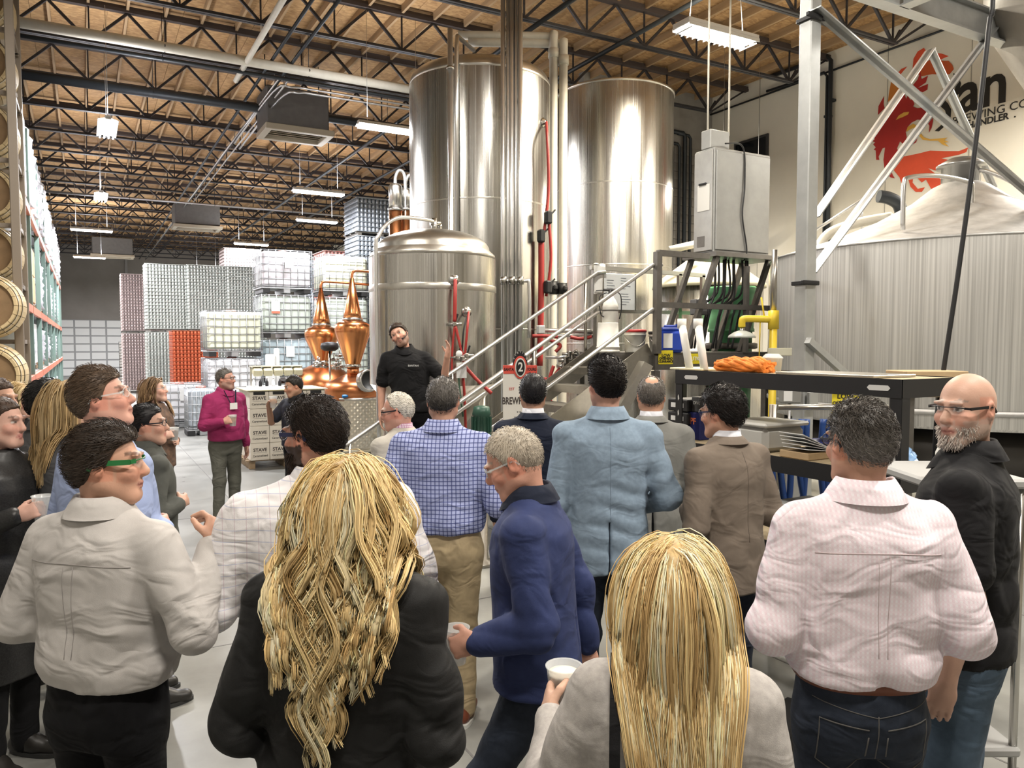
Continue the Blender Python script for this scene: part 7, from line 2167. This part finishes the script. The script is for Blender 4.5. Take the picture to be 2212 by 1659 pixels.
P['gsuit'] = person('man with a thinning crown in a grey suit, back turned, beside the black shelving', 1407, 4.6, 815, 4, head=(2, -2, 0), wide=1.02,
    arms=('down', 'fold'), top=dict(mat=m_c_gsuit, jacket=True, hem=.80, loose=.018), bottom=dict(mat=m_c_trou), collar=m_c_gsuit, inner=m_c_wht, skin=(.55, .31, .21),
    hair=dict(style='short', col=(.13, .115, .10), col2=(.10, .09, .08), th=.010, n=1100, len=.016, dir=(0, -.4, -.5), messy=.4, lift=.3, spot=(0, -.065, .125, .052)))
P['brown'] = person('black haired man in a brown blazer and white shirt, half turned left by the shelving', 1574, 3.75, 842, -28, head=(-18, -6, 0), wide=1.02, lean=(0, .03),
    arms=('fold', 'fold'), top=dict(mat=m_c_brown, seam=mat('seam_brown', (.10, .08, .065), .9), jacket=True, hem=.78, loose=.020, wr=.003, novent=True), bottom=dict(mat=m_c_jean), collar=m_c_brown, inner=m_c_wht, skin=(.52, .29, .20),
    hair=dict(style='short', col=(.011, .008, .007), th=.022, vol=.010, n=1700, len=.032, dir=(.2, -.5, -.3), messy=.5, lift=.3), glasses=dict(mat=m_g_navy))
P['white'] = person('white haired man with black glasses in a cream blazer, looking left below the speaker', 872, 4.8, 850, -50, head=(-38, -8, 0), wide=1.05, lean=(0, .04),
    arms=('fold', 'fold'), top=dict(mat=m_c_cream, jacket=True, hem=.80, loose=.018), bottom=dict(mat=m_c_gpants), collar=m_c_cream, inner=plaid('shirt_pinkdot', (.7, .6, .65), (.4, .15, .3), .012, .3), skin=(.62, .34, .26),
    hair=dict(style='short', col=(.66, .62, .54), col2=(.55, .52, .47), th=.011, n=900, len=.018, dir=(0, -.6, -.4), messy=.2, lift=.15, line=([-.12, -.08, -.045, -.012, .02, .04, .055, .10], [-.075, -.072, -.045, .012, .03, .07, .100, .13])), glasses=dict(mat=m_g_black, h=.008))
zstep = ZP * 2 / 10
P['speaker'] = person('man in a black polo speaking on the stairs, hand raised and head tilted', 893, 7.55, 740, 178, H=1.80, base_z=.402, head=(8, 4, 26), lean=(.15, 0), wide=1.06,
    arms=(((.17, .05, -.19), (.04, .14, .22), (.15, .3, 1), 15), 'down'), top=dict(mat=m_c_black, hem=.90, loose=.020, sleeve='short', untuck=True), bottom=dict(mat=m_c_trou), collar=m_c_black, skin=(.60, .33, .24), res=.0068,
    hair=dict(style='short', col=(.035, .022, .015), th=.015, vol=.006, n=700, len=.02, dir=(0, -.6, -.2), messy=.3, lift=.3), beard=dict(col=(.10, .065, .045), n=0, k=.7))
P['maroon'] = person('man in a magenta shirt and grey trousers holding a beer beside the printed cases', 485, 8.45, 797, 128, head=(-30, 2, 0), wide=1.10, belly=.05,
    arms=(('down'), ((.07, .02, -.27), (-.10, .21, .05), (-.5, .8, .2), 48)), top=dict(mat=m_c_maroon, hem=.95, loose=.018, untuck=True), bottom=dict(mat=m_c_gpants, sneaker=True), collar=m_c_maroon, skin=(.60, .33, .25), res=.0075,
    hair=dict(style='short', col=(.11, .10, .09), th=.011, n=500, len=.02, dir=(0, -.6, 0), messy=.3, lift=.3), glasses=dict(mat=m_g_black), beard=dict(col=(.25, .2, .17), n=0, k=.5))
P['drinker'] = person('man in a dark patterned shirt drinking from a cup in front of the cases', 640, 8.4, 812, -150, head=(28, -12, 6), wide=1.06,
    arms=('down', ((.10, .13, -.20), (-.135, .16, .21), (-.6, .25, .6), 45)), top=dict(mat=mat('shirt_dark_print', (.022, .026, .045), .8, noise=1.0, nscale=30, col2=(.008, .008, .01)), hem=.92, loose=.018, sleeve='short', untuck=True), bottom=dict(mat=m_c_trou), collar=m_c_black, skin=SK3, res=.0075,
    hair=dict(style='short', col=(.016, .013, .010), th=.015, n=500, len=.022, dir=(.5, -.4, 0), messy=.3, lift=.3))
P['beard'] = person('bearded dark haired man in a white grid shirt and dark wraparound glasses, facing left', 690, 2.5, 866, -22, head=(-42, -2, 0), wide=1.34, belly=.04,
    arms=(((.08, -.02, -.27), (-.06, .2, -.03), (-.4, .8, 0), 30), ((.07, -.03, -.27), (-.06, .2, -.02), (-.4, .8, 0), 30)), top=dict(mat=m_c_white, hem=.97, loose=.026, wr=.006), bottom=dict(mat=m_c_trou), collar=m_c_white, skin=(.56, .30, .22),
    hair=dict(style='short', col=(.020, .013, .010), th=.012, vol=.010, n=5000, len=.024, dir=(.1, -.6, -.4), messy=.45, lift=.25), beard=dict(col=(.030, .019, .014), n=1400, len=.018, k=.97), glasses=dict(mat=m_g_navy, h=.013))
P['blue'] = person('man in a sky blue shirt looking up to the right, behind the grey shirted man', 225, 3.1, 800, 34, head=(40, 12, 0), wide=1.12, belly=.03,
    arms=('down', 'fold'), top=dict(mat=m_c_blue, hem=.96, loose=.022, wr=.005), bottom=dict(mat=m_c_trou), collar=m_c_blue, skin=(.62, .34, .26),
    hair=dict(style='short', col=(.085, .055, .035), col2=(.12, .085, .06), th=.014, vol=.006, n=2200, len=.028, dir=(0, -.9, -.2), messy=.25, lift=.2), glasses=dict(mat=m_g_clear))
P['spec'] = person('woman with black tied hair and glasses in a charcoal blazer, looking right', 318, 4.2, 877, 48, head=(28, 4, 0), female=True, wide=1.05,
    arms=('fold', ((.09, -.05, -.26), (-.12, .18, .04), (-.6, .7, .1), 35)), top=dict(mat=m_c_gblz, jacket=True, hem=.80, loose=.018, novent=True), bottom=dict(mat=m_c_trou), collar=m_c_gblz, skin=(.52, .31, .23),
    hair=dict(style='bun', col=(.010, .009, .010), th=.014, vol=.004, n=900, len=.03, dir=(0, -.9, -.3), messy=.15, lift=.08), glasses=dict(mat=m_g_black))
P['cupwoman'] = person('woman with light brown hair in a brown print blouse holding a cup', 336, 7.0, 818, 100, head=(-18, 8, 0), female=True, wide=1.0,
    arms=('fold', 'hold'), top=dict(mat=m_c_brownp, hem=.90, loose=.020, untuck=True, name='blouse'), bottom=dict(mat=m_c_black), collar=None, skin=(.62, .38, .30), res=.0072,
    hair=dict(style='long', col=(.20, .12, .06), th=.010, length=.46, wave=.008, locks=60, per=5, clump=.010, r=.0035, off=.02, pal=[(.26, .16, .08), (.18, .11, .06), (.34, .22, .12)]), glasses=dict(mat=m_g_clear))
P['hairback'] = person('woman with long straight dark blonde hair behind the sky blue shirt', 142, 3.75, 829, 40, head=(10, 0, 0), female=True, wide=1.0,
    arms=('down', 'down'), top=dict(mat=m_c_dkgrey, jacket=True, hem=.80, loose=.018, novent=True), bottom=dict(mat=m_c_trou), collar=None, skin=SK2, res=.009,
    hair=dict(style='long', col=(.34, .22, .10), th=.012, length=.50, wave=.004, locks=80, per=6, clump=.010, r=.003, off=.02, pal=[(.42, .29, .14), (.30, .20, .09), (.52, .38, .2)]))
P['darkhair'] = person('person with very dark hair in a dark grey jacket beside the dark blonde hair', 100, 4.4, 828, 30, head=(20, 0, 0), wide=1.05,
    arms=('down', 'down'), top=dict(mat=m_c_dkgrey, jacket=True, hem=.80, loose=.020), bottom=dict(mat=m_c_trou), collar=m_c_dkgrey, skin=SK, res=.009,
    hair=dict(style='short', col=(.008, .007, .007), th=.028, vol=.006, n=900, len=.03, dir=(0, -.6, -.5), messy=.2, lift=.15))
P['browntop'] = person('man whose brown hair shows just above the head of the sky blue shirted man', 192, 5.6, 792, 60, head=(10, 0, 0), wide=1.0,
    arms=('down', 'down'), top=dict(mat=m_c_dkgrey, hem=.96, loose=.018), bottom=dict(mat=m_c_trou), collar=m_c_dkgrey, skin=SK, res=.010,
    hair=dict(style='short', col=(.07, .045, .03), th=.016, n=500, len=.025, dir=(0, -.5, 0), messy=.5, lift=.4))
P['handface'] = person('blonde woman in a black top and print skirt touching her face', 32, 5.05, 829, 120, head=(-30, 0, 0), female=True, wide=.98, lean=(0, 0),
    arms=(((.06, .0, -.27), (-.05, .22, .06), (-.4, .8, .2), 45), ((.06, .06, -.25), (-.045, .06, .235), (-.2, .1, 1), 35)), top=dict(mat=m_c_black, hem=.94, loose=.016, name='top'), skirt=m_c_print, bottom=dict(mat=m_c_black), collar=None, skin=(.62, .38, .30), res=.0065,
    hair=dict(style='long', col=(.36, .25, .12), th=.012, length=.34, wave=.012, locks=70, per=6, clump=.010, r=.0026, off=.012, pal=[(.52, .37, .18), (.38, .26, .12), (.66, .52, .30)]))
P['edgeman'] = person('man with short brown hair cut off by the left edge, looking right', -8, 4.45, 822, 88, head=(6, 0, 0), wide=1.05,
    arms=('down', 'fold'), top=dict(mat=m_c_black, jacket=True, hem=.80, loose=.018), bottom=dict(mat=m_c_trou), collar=m_c_black, inner=m_c_wht, skin=SK, res=.007,
    hair=dict(style='short', col=(.05, .03, .02), th=.012, n=600, len=.02, dir=(0, -.6, 0), messy=.4, lift=.3))
P['smile'] = person('smiling woman in a black sparkly dress holding a cup, cut off by the left edge', -2, 3.55, 862, 100, head=(-8, -2, 0), female=True, wide=1.05,
    arms=('down', ((.05, .03, -.25), (-.05, .21, .09), (-.3, .8, .3), 48)), top=dict(mat=mat('dress_black_sparkle', (.008, .008, .009), .4, noise=1.0, nscale=160, col2=(.03, .03, .03)), jacket=True, hem=.45, loose=.016, novent=True, name='dress'), bottom=dict(mat=m_c_black), collar=None, skin=(.62, .37, .29), res=.006,
    hair=dict(style='bun', col=(.05, .03, .02), th=.010, n=600, len=.02, dir=(0, -.8, 0), messy=.2, lift=.1))
# ---- cups in hands
def hand_pt(k, sx, f=.095, n=.035):
    sh, el, wr, hv, cu = P[k]['J'][sx]
    nr = np.array([-sx * .9, 0, -.1]); nr = nr - hv * (nr @ hv); nr /= np.linalg.norm(nr)
    return P[k]['world'](wr + hv * f + nr * n)
for (k, sx, beer, lab, foam) in (('straight', -1, m_beer_d, 'clear cup of dark beer held by the woman in heather grey', True),
        ('walker', -1, None, 'empty clear plastic cup in the hand of the walking man', False), ('maroon', 1, m_beer_a, 'clear plastic cup of amber beer held by the man in the magenta shirt', True),
        ('drinker', 1, m_beer_a, 'cup of amber beer at the mouth of the drinking man', False), ('cupwoman', 1, m_beer_d, 'dark cup held by the woman in the brown print blouse', False),
        ('handface', -1, None, 'clear cup held by the blonde woman touching her face', False), ('smile', 1, None, 'clear cup held by the smiling woman at the left edge', False)):
    w_ = hand_pt(k, sx); cup((w_.x, w_.y, w_.z - .06), 0, lab, beer, foam=foam)
# ---- badges, headset, bag straps, pockets
b = MB(); i_ = P['bald']; q = i_['C'](-.06, .19, 1.30 * i_['s'])
bd_ = thing('name_badge', 'white paper name badge hanging on the bald man in black', 'badge', i_['world'](q), heading(-85))
MB().rbox((0, 0, 0), (.085, .002, .12), .001).build('card', m_wh_paint, bd_)
MB().box((0, .0015, -.05), (.085, .001, .03)).build('card_band', mat('badge_magenta', (.30, .02, .12), .5), bd_)
i_ = P['maroon']; q = i_['C'](.0, .165, 1.33 * i_['s'])
bd_ = thing('name_badge', 'white name badge on a dark lanyard worn by the man in magenta', 'badge', i_['world'](q), heading(128))
MB().rbox((0, 0, 0), (.09, .003, .07), .001).build('card', m_wh_paint, bd_)
MB().bar((-.03, -.01, .03), (-.07, -.07, .17), .015, .004).bar((.03, -.01, .03), (.07, -.07, .17), .015, .004).build('lanyard', m_c_navyd, bd_)
i_ = P['speaker']
hd_ = MB(); hd_.tube(smoothpath([Vector(i_['hp'](-.082, -.01, .01)), Vector(i_['hp'](-.078, .05, -.04)), Vector(i_['hp'](-.045, .09, -.06))], 5), .004, 6); hd_.tube([Vector(i_['hp'](-.045, .09, -.06)), Vector(i_['hp'](-.03, .10, -.062))], .008, 8)
hd_.build('headset_microphone', m_black, i_['root'])
text_part('shirt_logo', 'SANTAN', .026, m_wh_paint, i_['root'], i_['C'](-.075, .158, 1.335 * i_['s']), (PI / 2, 0, PI), .001)
i_ = P['straight']
for dx in (-.112, -.078):
    pth = [Vector(i_['C'](dx * 1.0, y, z * i_['s'])) for (y, z) in ((.09, 1.42), (.0, 1.485), (-.08, 1.46), (-.128, 1.40), (-.150, 1.30), (-.155, 1.1), (-.15, .95))]
    b = MB(); sp_ = smoothpath(pth, 5)
    for a, c in zip(sp_[:-1], sp_[1:]): b.bar(a, c + (c - a) * .15, .020, .005, up=(0, -1, .3))
    b.build('bag_strap', m_c_black, i_['root'])
i_ = P['pink']; s_ = i_['s']
tr_ = [c for c in i_['root'].children if c.name.split('.')[0] == 'trousers'][0]
m_stitch = mat('jean_stitch', (.10, .095, .09), .8)
for sx in (-1, 1):
    out = [(-.062, .03), (.058, .045), (.060, -.085), (.0, -.125), (-.058, -.09), (-.062, .03)]
    pts = []
    for (u0, v0), (u1, v1) in zip(out[:-1], out[1:]):
        for k in range(6): pts.append((sx * (.083 * s_ + u0 + (u1 - u0) * k / 6), .865 * s_ + v0 + (v1 - v0) * k / 6))
    stitch(tr_, pts, m_stitch, 'back_pocket', i_['root'], .0022)
stitch(tr_, [(-.15 * s_ + .30 * s_ * k / 24, (.955 - .03 * (1 - abs(k / 12 - 1))) * s_) for k in range(25)], m_stitch, 'yoke_stitch', i_['root'], .0016)
stitch(tr_, [(.0, (.93 - .012 * k) * s_) for k in range(12)], m_stitch, 'seat_seam', i_['root'], .0018)
